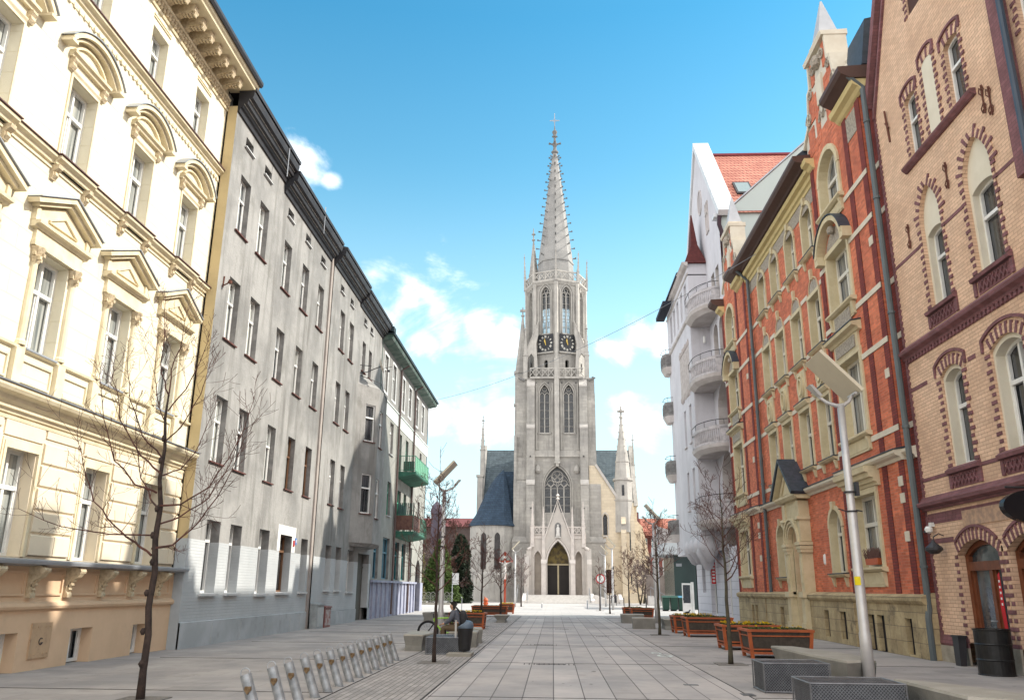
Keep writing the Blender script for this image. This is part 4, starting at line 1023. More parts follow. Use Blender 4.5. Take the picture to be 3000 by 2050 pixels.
w = MB(T); w.prism([(.75, 16.86), (-1.3, 18.6), (-1.6, 18.6), (-1.6, 16.86)], 0, 27.5, 38.6); w.prism([(-.2, 17.0), (-.5, 18.9), (-1.6, 18.9), (-1.6, 17.0)], 0, 36.6, 39.6); w.prism([(.15, 17.0), (-.1, 18.6), (-1.6, 18.95), (-1.6, 16.9)], 0, Y0, 23.4); part('lower_roof', w, slate, B6)
w = MB(T); w.prism([(-1.5, 18.6), (-1.3, 18.65), (-4.2, 20.2), (-11, 16.9), (-1.5, 16.9)], 0, Y0 + .01, Y1 - .01); part('roof', w, M('red roof tiles', (.42, .15, .10), (.34, .11, .075), ns=2, bump=.02, brick=(.22, .3, (.12, .04, .03), .02, 'wall', .12)), B6)
w = MB(T); w.box(Y0, Y0 + .3, -11, -.2, 0, 16.9); w.box(Y1 - .3, Y1, -11, -.05, 0, 16.9); w.box(Y0 + .3, Y1 - .3, -11, -10.7, 0, 16.9); part('rear_walls', w, redb, B6)
# plinth
pc = [(22.9, 23.35, .05, .95), (24.75, 25.3, .0, .98), (25.5, 26.05, .0, .98), (27.9, 28.5, .15, 1.0), (29.6, 30.1, .15, 1.0), (35.2, 35.75, .2, 1.0), (39.6, 40.1, .2, 1.0), (40.3, 40.8, .2, 1.0)]
w = MB(T); wall(w, Y0, 31.6, -.1, 1.4, pc[:5], d=BD + .08, rev=.16); wall(w, 34.0, Y1, -.1, 1.4, pc[5:], d=BD + .08, rev=.16)
for a, b in ((Y0 - .01, 31.62), (33.98, Y1 + .02)): w.prism([(0, 1.3), (BD + .12, 1.32), (BD + .18, 1.4), (BD + .18, 1.5), (BD + .05, 1.56), (0, 1.6)], 0, a, b)
w.box(27.0, 27.25, 0, BD + .12, -.1, 1.3); w.box(38.0, 38.25, 0, BD + .12, -.1, 1.3)
part('stone_plinth', w, plst, B6)
w = MB(T); w.quad((Y0, -.3, -.1), (Y0, .28, -.1), (Y0, .28, 1.32), (Y0, -.3, 1.32)); w.quad((31.6, -.3, -.1), (31.6, .28, -.1), (31.6, .28, 1.32), (31.6, -.3, 1.32)); w.quad((34.0, -.3, -.1), (34.0, .28, -.1), (34.0, .28, 1.32), (34.0, -.3, 1.32)); part('plinth_end', w, plst, B6)
for (a, b, c0, c1) in pc: 
    w = MB(T); w.box(a, b, .08, .13, c0, c1)
    for k in range(4): w.box(a + (b - a) * (k + .5) / 4 - .01, a + (b - a) * (k + .5) / 4 + .01, .14, .16, c0, c1)
    part('cellar_grille', w, DKMET, B6)
# portal
w = MB(T)
for s_, a in ((-1, 31.6), (1, 33.45)):
    w.box(a, a + .5, 0, .5, -.1, .5); w.box(a + .05, a + .45, 0, .45, .5, 1.5); w.box(a - .02, a + .52, 0, .52, 1.4, 1.6); w.box(a + .07, a + .43, 0, .4, 1.6, 3.0)
    w.box(a + .13, a + .37, .4, .43, 1.9, 2.8)
    for k, z in enumerate((3.0, 3.12, 3.26)): w.box(a - .03 * k, a + .5 + .03 * k, 0, .44 + .03 * k, z, z + .12)
    w.box(a + .05, a + .45, 0, .4, 3.4, 4.9); w.box(a - .03, a + .53, 0, .5, 4.2, 4.32)
op = (32.1, 33.45, -.1, 3.95, 'round')
wall(w, 31.95, 33.6, 1.5, 5.0, [(32.12, 33.43, 1.4, 4.0, 'round')], d=.34, rev=.12)
wall(w, 31.95, 33.6, 0, 5.0, [(32.2, 33.35, -.1, 3.92, 'round')], d=.2, rev=.3)
for k, r in enumerate((.67, .78, .9)): w.band([(32.775 + r * cos(t), 3.34 + r * sin(t)) for t in [pi - pi * i / 16 for i in range(17)]], .08, .3, .4 + .045 * k)
w.prism([(0, 4.95), (.5, 4.97), (.6, 5.08), (.6, 5.16), (0, 5.18)], 0, 31.35, 34.2)
w.prism([(31.5, 5.18), (34.05, 5.18), (32.775, 6.3)], 1, .0, .45)
w.band([(31.35, 5.1), (32.775, 6.4), (34.2, 5.1)], .14, .0, .66); w.band([(32.1, 5.25), (32.775, 5.9), (33.45, 5.25), (32.101, 5.25)], .05, .45, .5)
part('portal', w, trim, B6)
w = MB(T); w.prism([(31.2, 5.2), (32.775, 6.62), (34.35, 5.2), (34.25, 5.1), (32.775, 6.5), (31.3, 5.1)], 1, -.02, .74); part('portal_roof', w, slate, B6)
w = MB(T); w.box(32.12, 33.43, -.12, -.06, -.1, 4.0); pd = part('door', w, M('peach door panel', (.50, .36, .22), (.46, .32, .20), ns=1.5), B6)
w = MB(T); w.box(32.3, 33.25, -.06, -.04, 2.75, 2.8); w.band([(32.775 + .3 * cos(t), 3.35 + .25 * sin(t)) for t in [-2 * pi * j / 14 for j in range(14)]], .04, -.06, -.02, closed=True); w.lathe([(0, 3.2), (.09, 3.28), (.1, 3.4), (0, 3.5)], 32.775, -.04, 8)
part('door_carving', w, trim, pd)
# pipe between bays
w = MB(T); w.tube([(37.55, .62, 16.5), (37.55, .14, 16.0), (37.55, .14, .1)], .075, 8)
for z in (3, 6.2, 9.5, 12.5, 15): w.lathe([(.1, z), (.1, z + .06)], 37.55, .14, 8)
part('downpipe', w, M('grey green pipe', (.10, .12, .13), rough=.4), B6)
w = MB(T); w.tube([(21.97, .7, 16.7), (21.97, .2, 16.2), (21.97, .2, 1.2), (21.97, .24, 1.0), (21.97, .24, 0)], .08, 8)
for z in (2.2, 5.8, 9.0, 12.5, 15): w.lathe([(.105, z), (.105, z + .07)], 21.97, .2, 8)
part('downpipe', w, M('grey green pipe', (.1,) * 3), B6)
FB = thing('flower_box', 'terracotta window box of dried brown stems on the sill of the red house', 'flower box', (9.4, 25.3, 2.35))
w = MB(T); w.prism([(25.0, 2.38), (25.9, 2.38), (25.95, 2.56), (24.95, 2.56)], 1, .02, .2); part('trough', w, M('terracotta plastic', (.42, .10, .04), rough=.6), FB)
w = MB(T); R_ = random.Random(5)
for i in range(260):
    y = R_.uniform(24.95, 25.95); d = R_.uniform(.02, .2); l = R_.uniform(.15, .34); w.tube([(y, d, 2.54), (y + R_.uniform(-.1, .1), d + R_.uniform(-.05, .1), 2.54 + l)], .006, 3, cap=False)
part('dry_stems', w, M('dry heather', (.16, .09, .08)), FB)
HN = thing('doorbell_plate', 'small white oval number plate beside the arched window of the red house', 'plate', (9.58, 30.3, 2.7))
w = MB(T); w.lathe([(.0, 2.5), (.06, 2.55), (.07, 2.7), (.06, 2.85), (0, 2.9)], 30.3, .0, 8); part('plate', w, WHITEP, HN)

# ------------------------------------------------------------------ white balcony building
whp = M('pale lilac white plaster', (.60, .59, .625), (.54, .53, .565), ns=.5, bump=.006, bs=20, mott=.05, streak=.3, stc=(.38, .36, .37), dirt=(.9, .35, (.42, .40, .41)))
whg = M('warm grey underside plaster', (.56, .52, .51), (.44, .40, .38), ns=1, mott=.05)
mint = M('mint grey firewall', (.41, .47, .455), (.39, .445, .43), ns=.3)
tile = M('orange red roof tiles', (.52, .24, .17), (.42, .175, .125), ns=1.2, bump=.05, bs=10, local=False, brick=(.24, .34, (.22, .05, .04), .03, 'wall', .12))
maroon = M('maroon tiles', (.11, .028, .026), (.08, .02, .02), ns=5, bump=.02, bs=30)
B7 = thing('apartment_building', 'tall white corner house with rounded balconies, a big gable and an orange tiled roof', 'building', (9.6, 50, 0))
T = right(9.6)
Y0, Y1 = 43.5, 57.5
ar = [(43.95, 46.95, 9.5, 12.9, 'seg', 1.1), (43.95, 46.95, 5.6, 9.0, 'seg', 1.1), (43.95, 45.3, 13.5, 16.6, 'seg', .5), (45.7, 46.95, 13.5, 16.6, 'seg', .5), (44.1, 46.9, 1.9, 5.2, 'seg', 1.1), (44.4, 45.3, 17.7, 19.7), (45.7, 46.6, 17.7, 19.7)]
w = MB(T); wall(w, Y0, 48.0, 3.9, 22.2, ar[:4] + [(44.1, 46.9, 3.8, 5.2, 'seg', .9)] + ar[5:], rev=1.0, mr=1); wall(w, 48.0, Y1, 3.9, 22.2, [])
w.add([(Y0 - .1, 0, 22.2), (54.9, 0, 22.2), (49.2, 0, 29.6)], [(0, 1, 2)])
part('street_wall', w, [whp, whg], B7)
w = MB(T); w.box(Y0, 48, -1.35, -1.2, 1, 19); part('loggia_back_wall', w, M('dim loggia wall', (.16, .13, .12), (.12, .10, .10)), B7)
for (a, b, c0, c1, *_) in ar[:4]: window(B7, T, RR, (a + b) / 2 - .5, c0, .9, c1 - c0 - .5, 1.15, WHITEP, GL_DARK, None, name='balcony_door')
for (a, b, c0, c1) in ar[5:]: window(B7, T, RR, (a + b) / 2, c0, b - a, c1 - c0, .3, WHITEP, GL_LIGHT, None)
# gable coping, round window, gable window
w = MB(T); w.band([(54.9, 22.1), (49.2, 29.7), (43.1, 22.1)][::-1], .35, -.9, .12); w.prism([(0, 22.1), (.3, 22.1), (.3, 22.3), (0, 22.3)], 0, 43.3, 43.9); part('gable_coping', w, M('zinc coping', (.66, .68, .70), rough=.5), B7)
w = MB(T); w.band([(48.6 + .55 * cos(t), 25.6 + .75 * sin(t)) for t in [-2 * pi * j / 20 for j in range(20)]], .1, 0, .05, closed=True); part('round_window', w, whg, B7)
w = MB(T); w.add([(48.6 + .55 * cos(t), .02, 25.6 + .75 * sin(t)) for t in [2 * pi * j / 20 for j in range(20)]], [tuple(range(20))]); part('round_pane', w, M('shaded panel', (.42, .38, .38)), B7)
window(B7, T, RR, 46.6, 22.6, .8, 2.0, .02, whg, GL_LIGHT, None, d=.04)
# bay: side wall facing the camera and street wall
BX = 8.45
w = MB()
wall_ = MB(front(48.0)); wall(wall_, BX, 9.6, 3.9, 21.2); w.V += wall_.V; w.F += wall_.F; w.MI += wall_.MI
t2 = right(BX); m_ = MB(t2)
bo = []
for z in (6.3, 10.2): bo += [(49.2, 49.95, z, z + 2.35), (51.3, 52.0, z, z + 2.35)]
bo += [(y, y + .8, 18.3, 20.2) for y in (48.9, 50.5, 52.1, 53.7, 55.2)]
wall(m_, 48.0, 57.5, 3.9, 21.2, bo, rev=.25); k = len(w.V); w.V += m_.V; w.F += [tuple(i + k for i in f) for f in m_.F]; w.MI += m_.MI
w.add([(BX, 57.5, 3.9), (9.6, 57.5, 3.9), (9.6, 57.5, 21.2), (BX, 57.5, 21.2)], [(0, 1, 2, 3)])
w.box(BX, 9.6, 48.0, 57.5, 3.8, 3.9)
part('bay_wall', w, whp, B7)
for (a, b, c0, c1) in bo: window(B7, t2, RR, (a + b) / 2, c0, b - a, c1 - c0, .2, WHITEP, GL_MID, whg if c0 < 18 else None, mull=False)
w = MB(t2); w.prism([(0, 17.6), (.1, 17.65), (.14, 17.75), (0, 17.85)], 0, 47.9, 57.5); w.prism([(0, 20.4), (.05, 20.42), (.08, 20.5), (0, 20.55)], 0, 47.92, 57.5); w.prism([(0, 20.9), (.2, 21.0), (.35, 21.2), (0, 21.2)], 0, 47.8, 57.6)
w.box(48.0, 48.12, -1.15, .0, 20.38, 20.45)
part('bay_cornices', w, whg, B7)
# sgraffito panel
w = MB(t2); w.box(49.0, 52.6, 0, .015, 13.5, 16.3)
R_ = random.Random(9)
for i in range(26): 
    y = 48.9 + i * .145; w.box(y, y + .1, .0, .05, 13.3 - R_.random() * .25, 13.55); w.box(y, y + .1, .0, .05, 16.2, 16.35 + R_.random() * .25)
part('painted_panel', w, M('weathered panel', (.52, .47, .45), (.38, .33, .31), ns=4), B7)
w = MB(); w.taper([(8.3, 47.8), (9.65, 47.8), (9.65, 50.2), (8.3, 50.2)], 21.15, [(8.85, 48.4), (9.25, 48.4), (9.25, 49.6), (8.85, 49.6)], 22.6)
w.taper([(8.85, 48.4), (9.25, 48.4), (9.25, 49.6), (8.85, 49.6)], 22.6, [(9.02, 48.95), (9.08, 48.95), (9.08, 49.05), (9.02, 49.05)], 24.9); part('bay_roof', w, maroon, B7)
w = MB(); w.prism([(8.05, 21.15), (8.1, 21.4), (9.6, 22.6), (9.6, 21.2)], 1, 50.2, 57.7); w.box(7.7, 8.3, 54, 57.9, 20.6, 20.85); part('bay_eaves', w, M('black blue slate', (.03, .035, .05)), B7)
# rear of the gable: tiled roof running away from the street
w = MB(); w.add([(10.2, 43.2, 22.3), (26, 43.2, 22.3), (26, 49.2, 29.3), (10.2, 49.2, 29.3)], [(0, 1, 2, 3)]); w.add([(10.2, 55.0, 22.3), (26, 55.0, 22.3), (26, 49.2, 29.3), (10.2, 49.2, 29.3)], [(0, 1, 2, 3)]); part('tiled_roof', w, tile, B7)
w = MB(); w.tube([(10.2, 49.2, 29.35), (26, 49.2, 29.35)], .13, 6); part('ridge_tiles', w, M('dark red ridge', (.22, .05, .06)), B7)
w = MB(); n_ = Vector((0, -7, 6)).normalized()
def rp(x, y, o=0): z = 22.3 + (y - 43.2) * 7 / 6; return (x, y - .76 * o, z + .65 * o)
w.add([rp(11.1, 44.9, .12), rp(12.1, 44.9, .12), rp(12.1, 46.0, .12), rp(11.1, 46.0, .12)] + [rp(11.1, 44.9, -.05), rp(12.1, 44.9, -.05), rp(12.1, 46.0, -.05), rp(11.1, 46.0, -.05)], [(0, 1, 2, 3), (0, 1, 5, 4), (1, 2, 6, 5), (2, 3, 7, 6), (3, 0, 4, 7)]); sk = part('skylight', w, DKMET, B7)
w = MB(); w.add([rp(11.2, 45.0, .135), rp(12.0, 45.0, .135), rp(12.0, 45.9, .135), rp(11.2, 45.9, .135)], [(0, 1, 2, 3)]); part('pane', w, M('skylight glass', (.10, .17, .18), rough=.08, spec=.9), sk)
# mint firewall
w = MB(); w.prism([(9.7, 16.5), (9.7, 22.1), (14.9, 26.8), (24, 19.5), (24, 16.5)], 1, 43.35, 43.6); part('firewall', w, mint, B7)
w = MB(); w.band([(9.62, 22.1), (14.9, 26.85), (24, 19.55)], .08, 43.3, 43.65, m=0); part('firewall_coping', w, ZINC, B7)
w = MB(); w.tube([(9.6, 43.2, 22.2), (9.55, 43.25, 21.6), (9.75, 43.25, 20.8), (9.75, 43.3, 17.2)], .12, 7); part('downpipe', w, M('dark maroon pipe', (.05, .03, .04)), B7)
w = MB(); w.box(9.6, 24, 57.2, 57.5, 0, 22.3); w.box(23.7, 24, 43.6, 57.2, 0, 22.3); w.box(9.7, 23.7, 43.36, 43.59, 0, 16.5); part('rear_walls', w, whp, B7)
# ground storey
rust = M('lilac rusticated plaster', (.64, .63, .68), (.58, .57, .62), ns=.7, bump=.01, bs=20, brick=(40, .42, (.36, .36, .40), .012, 'wall', .0))
w = MB(T); gops = [(43.9, 44.3, .2, 1.3), (46.4, 47.9, .2, 4.1, 'round'), (50.6, 52.4, .2, 3.9, 'seg', .5), (54.0, 55.2, 1.5, 3.4)]
wall(w, Y0, Y1, -.1, 3.9, gops, rev=.3); part('ground_floor_wall', w, rust, B7)
for (a, b, c0, c1, *k) in gops[1:]: window(B7, T, RR, (a + b) / 2, c0, b - a, c1 - c0, .28, WHITEP, GL_MID, None, kind=k[0] if k else 'rect', rise=(b - a) / 2 if k and k[0] == 'round' else .5, ft=.1, tr=.66)
w = MB(T)
for (y, z, r) in ((48.4, 4.0, .55), (50.0, 4.0, .6), (51.7, 4.0, .62), (53.4, 4.0, .6), (49.2, 3.6, .5)):
    w.lathe([(0, z - .9), (.22, z - .8), (r, z - .2), (r * 1.25, z + .1), (r * .8, z + .55), (.1, z + 1.3)], y, .7, 12)
part('bay_corbels', w, whp, B7, smooth=True)
# rounded balconies
balm = M('rough grey balcony stone', (.52, .49, .50), (.38, .36, .37), ns=5, bump=.02, bs=20, mott=.12)
def round_balcony(z):
    # quarter-oval: from the wall at y 44.1, swelling out to the bay side at y 48
    def rim(o): 
        pts = []
        for i in range(13):
            t = i / 12 * pi * .5
            pts.append((9.6 - (1.35 + o) * sin(t) ** .8 * (1.0), 48.0 - (3.4 + o) * (cos(t)) ** .8 if i < 12 else 48.0))
        pts = [(9.6, 44.6 - o)] + [(9.6 - (1.4 + o) * min(1, sin(t) * 1.12), 48 - (3.4 + o) * cos(t) ** 1.0) for t in [i / 12 * pi / 2 for i in range(1, 13)]]
        return pts
    r0 = rim(0)
    w = MB(); poly = r0 + [(9.6, 48.0)]
    w.taper([(9.6 - (9.6 - x) * .82, 48 - (48 - y) * .93) for x, y in poly], z - .42, poly, z - .18); w.taper(poly, z - .18, rim(.05) + [(9.6, 48.0)], z); bl = part('balcony', w, whg, B7)
    w = MB(); 
    for i in range(len(r0) - 1):
        a, b = r0[i], r0[i + 1]
        w.add([(a[0], a[1], z + .82), (b[0], b[1], z + .82), (b[0] + .1, b[1] + .05, z + .82), (a[0] + .1, a[1] + .05, z + .82), (a[0], a[1], z + 1.0), (b[0], b[1], z + 1.0), (b[0] + .1, b[1] + .05, z + 1.0), (a[0] + .1, a[1] + .05, z + 1.0)], [(0, 1, 2, 3), (4, 5, 6, 7), (0, 1, 5, 4), (2, 3, 7, 6), (0, 3, 7, 4), (1, 2, 6, 5)])
        w.add([(a[0], a[1], z), (b[0], b[1], z), (b[0] + .1, b[1] + .05, z), (a[0] + .1, a[1] + .05, z), (a[0], a[1], z + .14), (b[0], b[1], z + .14), (b[0] + .1, b[1] + .05, z + .14), (a[0] + .1, a[1] + .05, z + .14)], [(0, 1, 2, 3), (4, 5, 6, 7), (0, 1, 5, 4), (2, 3, 7, 6)])
        for t in (.25, .75):
            x = a[0] + (b[0] - a[0]) * t + .05; y = a[1] + (b[1] - a[1]) * t
            if 2 <= i < 11: w.lathe([(.04, z + .14), (.055, z + .3), (.028, z + .6), (.045, z + .82)], x, y, 6)
        if i < 2 or i >= 11: w.add([(a[0], a[1], z + .1), (b[0], b[1], z + .1), (b[0], b[1], z + .9), (a[0], a[1], z + .9)], [(0, 1, 2, 3)])
    part('balustrade', w, balm, bl)
    w = MB(); w.tube([(x, y, z + 1.3) for x, y in r0], .022, 5)
    for i in (1, 3, 6, 9, 12): w.tube([(r0[i][0], r0[i][1], z + 1.0), (r0[i][0], r0[i][1], z + 1.3)], .018, 4)
    part('rail', w, DKMET, bl)
for z in (5.3, 9.35, 13.3, 17.4): round_balcony(z)
# small far balconies
for z in (5.2, 9.2, 13.3, 16.8):
    w = MB(); poly = [(8.46, 56.4), (8.1, 56.5), (7.92, 56.9), (7.92, 57.9), (8.46, 58.2)]
    w.taper([(8.46, 56.5), (8.25, 56.6), (8.15, 56.9), (8.15, 57.8), (8.46, 58.0)], z - .45, poly, z); bl = part('balcony', w, whg, B7)
    w = MB()
    for a, b in zip(poly[:-1], poly[1:]):
        w.add([(a[0], a[1], z + .75), (b[0], b[1], z + .75), (b[0], b[1], z + .95), (a[0], a[1], z + .95)], [(0, 1, 2, 3)])
        w.add([(a[0], a[1], z), (b[0], b[1], z), (b[0], b[1], z + .2), (a[0], a[1], z + .2)], [(0, 1, 2, 3)])
        n = 4
        for k in range(n): t = (k + .3) / n; x, y = a[0] + (b[0] - a[0]) * t, a[1] + (b[1] - a[1]) * t; w.box(x - .04, x + .04, y - .04, y + .04, z + .2, z + .75)
    part('balustrade', w, M('dark weathered concrete', (.26, .255, .25), (.17, .165, .165), ns=4), bl)
    w = MB(); w.tube([(p[0] - .0, p[1], z + 1.25) for p in poly], .02, 5); w.tube([(8.1, 56.5, z + .95), (8.1, 56.5, z + 1.25)], .015, 4); part('rail', w, DKMET, bl)
w = MB(); w.tube([(9.2, 47.95, 16.3), (9.2, 47.8, 16.3)], .03, 5); w.lathe([(.07, 15.9), (.09, 16.0), (.08, 16.3), (.03, 16.35)], 9.2, 47.75, 8); part('wall_light', w, WHITEP, B7)
w = MB(); w.box(9.25, 9.5, 50.1, 50.13, 2.0, 3.8); part('red_shop_banner', w, M('red banner', (.5, .02, .02)), B7)
w = MB(); 
for k in range(9): w.box(9.3, 9.45, 50.09, 50.1, 2.1 + k * .18, 2.2 + k * .18)
part('banner_letters', w, WHITEP, B7)
# ------------------------------------------------------------------ church
cst = M('church limestone', (.39, .372, .34), (.29, .278, .26), ns=.35, bump=.01, bs=12, brick=(.95, .42, (.31, .295, .275), .014, 'wall', .10), mott=.1, dirt=(.28, .6, (.23, .225, .215)), streak=.55, stc=(.17, .165, .16))
cstl = M('smooth dressed limestone', (.45, .43, .395), (.36, .345, .32), ns=.9, mott=.07, bump=.008, bs=15, streak=.5, stc=(.19, .185, .18), dirt=(.5, .45, (.25, .24, .23)))
cwarm = M('brightened warm limestone', (.64, .555, .42), (.56, .48, .36), ns=.5, bump=.01, bs=12, brick=(.9, .4, (.47, .41, .33), .01, 'wall', .05), mott=.05)  # warm stone, its colour lightened to brighten the shaded aisle side
cdark = M('blackened limestone', (.13, .13, .13), (.20, .195, .19), ns=1.5, mott=.1)
chgl = M('leaded church glass', (.025, .03, .035), (.045, .05, .055), ns=3, rough=.25, spec=.6, brick=(.3, .35, (.01, .01, .01), .015, 'wall', .3))
croof = M('blue grey slate roof', (.11, .145, .165), (.085, .11, .13), ns=2, bump=.03, bs=8, brick=(.5, .32, (.06, .08, .09), .02, 'wall', .14))
cdroof = M('dark blue slate roof', (.035, .06, .095), (.025, .045, .075), ns=2, brick=(.5, .3, (.02, .03, .04), .02, 'wall', .15))
CX = .68
YF = 112.0
CH = thing('church', 'tall pale stone gothic church with a crocketed spire closing the street', 'church', (CX, YF, 0))
T = front(YF)
def lancet(w, c, hw, z0, z1, rise, d, nl=2, tr=.12):
    """tracery bars: mullions, arches and a roundel"""
    n = nl
    w.band(head(c - hw + .0, c + hw - .0, z1, 'pt', rise, 12), -.12 if 0 else .001, d - .02, d)   # keeps the head line
    zs = z1 - rise
    for i in range(n + 1):
        x = c - hw + 2 * hw * i / n; w.box(x - tr / 2, x + tr / 2, d - .12, d + .06, z0, zs + (.0 if i in (0, n) else .1))
    for i in range(n):
        a = c - hw + 2 * hw * i / n; b = a + 2 * hw / n
        w.band(head(a, b, zs + (b - a) * .62, 'pt', (b - a) * .75, 8), -tr * .8, d - .1, d + .05)
    return zs
def pinnacle(w, x, y, z0, zt, s, crock=True):
    """square shaft with a crocketed spirelet and finial; w in world coordinates"""
    zs = z0 + (zt - z0) * .42
    w.box(x - s, x + s, y - s, y + s, z0, zs); w.box(x - s * 1.25, x + s * 1.25, y - s * 1.25, y + s * 1.25, zs, zs + s * .35)
    q = .9 * s; zf = zt - (zt - zs) * .14
    w.taper([(x - q, y - q), (x + q, y - q), (x + q, y + q), (x - q, y + q)], zs + s * .35, [(x - .05, y - .05), (x + .05, y - .05), (x + .05, y + .05), (x - .05, y + .05)], zf)
    if crock:
        n = 5
        for k in range(n):
            t = (k + .5) / n; r = q * (1 - t) + .05; z = zs + s * .35 + (zf - zs - s * .35) * t; e = s * .28
            for sx, sy in ((1, 1), (1, -1), (-1, 1), (-1, -1)): w.box(x + sx * r - e / 2, x + sx * r + e / 2, y + sy * r - e / 2, y + sy * r + e / 2, z, z + e)
    w.box(x - s * .75, x + s * .75, y - s * .25, y + s * .25, zf - s * .25, zf + s * .25); w.box(x - s * .25, x + s * .25, y - s * .75, y + s * .75, zf - s * .25, zf + s * .25)
    w.box(x - s * .2, x + s * .2, y - s * .2, y + s * .2, zf, zt)
def addw(w, m_):
    k = len(w.V); w.V += m_.V; w.F += [tuple(i + k for i in f) for f in m_.F]; w.MI += m_.MI
# tower body: front wall recessed between buttresses
w = MB(T)
bigw = (CX - 1.78, CX + 1.78, 11.6, 17.85, 'pt', 2.9)
wall(w, -5.0, 6.0, 7.9, 19.3, [bigw], d=-.9, rev=.7)
wall(w, -2.5, 3.85, 19.3, 30.4, [(-1.74, -.34, 22.5, 29.4, 'pt', 1.5), (1.66, 3.06, 22.5, 29.4, 'pt', 1.5)], d=-.9, rev=.7)
wall(w, -5.0, -2.5, 19.3, 30.4, [], d=-.9); wall(w, 3.85, 6.0, 19.3, 30.4, [], d=-.9)
w2 = MB(); w2.prism([(-5.0, YF + .92), (6.05, YF + .92), (6.05, YF + 11), (-5.0, YF + 11)], 2, 7.9, 30.3); 
w.T = IDT; 
for f in ((0, 1, 5, 4),): pass
# side walls (left, right, back) of the body
w.add([(-5.0, YF + .9, 0), (-5.0, YF + 11, 0), (-5.0, YF + 11, 30.3), (-5.0, YF + .9, 30.3)], [(0, 1, 2, 3)])
w.add([(6.0, YF + .9, 0), (6.0, YF + 11, 0), (6.0, YF + 11, 30.3), (6.0, YF + .9, 30.3)], [(0, 1, 2, 3)])
w.add([(-5.0, YF + 11, 0), (6.0, YF + 11, 0), (6.0, YF + 11, 30.3), (-5.0, YF + 11, 30.3)], [(0, 1, 2, 3)])
w.add([(-5.0, YF + .9, 30.3), (6.0, YF + .9, 30.3), (6.0, YF + 11, 30.3), (-5.0, YF + 11, 30.3)], [(0, 1, 2, 3)])
part('tower', w, cst, CH)
# base of the tower
w = MB(T); w.prism([(-5.45, -8), (6.85, -8), (6.85, .25), (-5.45, .25)], 2, -.1, 7.7); w.prism([(-5.5, -8), (6.9, -8), (6.9, .32), (-5.5, .32)], 2, 7.55, 7.75)
w.T = IDT; w.taper([(-5.45, YF - .25), (6.85, YF - .25), (6.85, YF + 8), (-5.45, YF + 8)], 7.75, [(-5.3, YF), (6.6, YF), (6.6, YF + 8), (-5.3, YF + 8)], 8.4)
part('tower_base', w, cst, CH)
# corner buttresses with weathered set-offs
w = MB(T); q = MB(T)
for (a, b, o) in ((-3.52, -2.42, -1), (3.82, 4.9, 1)):
    w.prism([(-.9, 7.7), (.3, 7.7), (.3, 15.4), (.05, 15.9), (.05, 23.2), (-.15, 23.7), (-.15, 29.2), (-.9, 30.2)], 0, a, b)
    for z, d in ((15.4, .3), (23.2, .05)): q.prism([(d - .26, z + .56), (d + .05, z + .02), (d + .05, z - .2), (d - .26, z - .2)], 0, a - .03, b + .03)
    q.prism([(-.9, 30.3), (-.12, 29.2), (-.12, 29.0), (-.9, 29.0)], 0, a - .02, b + .02)
w.prism([(-8, 7.7), (-.2, 7.7), (-.2, 22), (-8, 22)], 0, -5.26, -4.9)
w.prism([(-8, 7.7), (-.25, 7.7), (-.25, 15.0), (-.6, 16.4), (-8, 16.4)], 0, 4.92, 6.55); w.prism([(-8, 16.4), (-.6, 16.4), (-.6, 26.8), (-1.2, 28.2), (-8, 28.2)], 0, 4.9, 6.05)
w.prism([(-8, 7.7), (-.25, 7.7), (-.25, 15), (-.6, 16.0), (-8, 16.0)], 0, -5.3, -3.54); w.prism([(-8, 16), (-.5, 16), (-.5, 19.0), (-8, 19.0)], 0, -4.95, -3.54)
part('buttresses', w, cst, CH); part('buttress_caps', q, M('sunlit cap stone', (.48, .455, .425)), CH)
w = MB(T); 
w.prism([(-.9, 18.1), (-.35, 18.5), (-.3, 19.0), (-.25, 27.8), (-.4, 28.3), (-.4, 33.0), (-.9, 33.6), (-.9, 39.5), (-1.3, 40)], 0, CX - .33, CX + .33)
w.box(CX - .4, CX + .4, -.9, -.2, 18.2, 18.45); w.box(CX - .2, CX + .2, -.9, -.3, 17.8, 18.2)
for (a, b) in ((-2.4, CX - .34), (CX + .34, 3.8)):
    w.prism([(-.9, 19.3), (-.78, 19.3), (-.8, 20.05), (-.9, 20.1)], 0, a, b)
    w.box(a + .55, a + .6, -.9, -.8, 20.1, 30); 
    w.prism([(-1.0, 22.3), (-.72, 22.35), (-.9, 22.55)], 0, a + .5, b - .5)
    w.box(a + .15, a + .3, -.9, -.72, 20.1, 29.6); w.box(b - .3, b - .15, -.9, -.72, 20.1, 29.6)
w.prism([(-.9, 19.15), (-.7, 19.15), (-.7, 19.3), (-.9, 19.4)], 0, -2.42, 3.82)
for c in (-2.0, 3.35): w.lathe([(.25, 16.9), (.5, 17.2), (.45, 17.6), (.05, 18.1)], c, -.9, 10)
for (c, hw, z1, r, z0) in ((-1.04, .7, 29.4, 1.5, 22.5), (2.36, .7, 29.4, 1.5, 22.5), (CX, 1.78, 17.85, 2.9, 11.6)):
    for k, t_ in enumerate((.0, .22)):
        hp = head(c - hw - t_, c + hw + t_, z1 + t_ * 1.3, 'pt', r + t_ * .6, 16); zs = hp[0][1]
        w.band([(c - hw - t_, z0)] + hp + [(c + hw + t_, z0)], .1, -.9, -.78 + .09 * k)
part('tower_mouldings', w, cstl, CH)
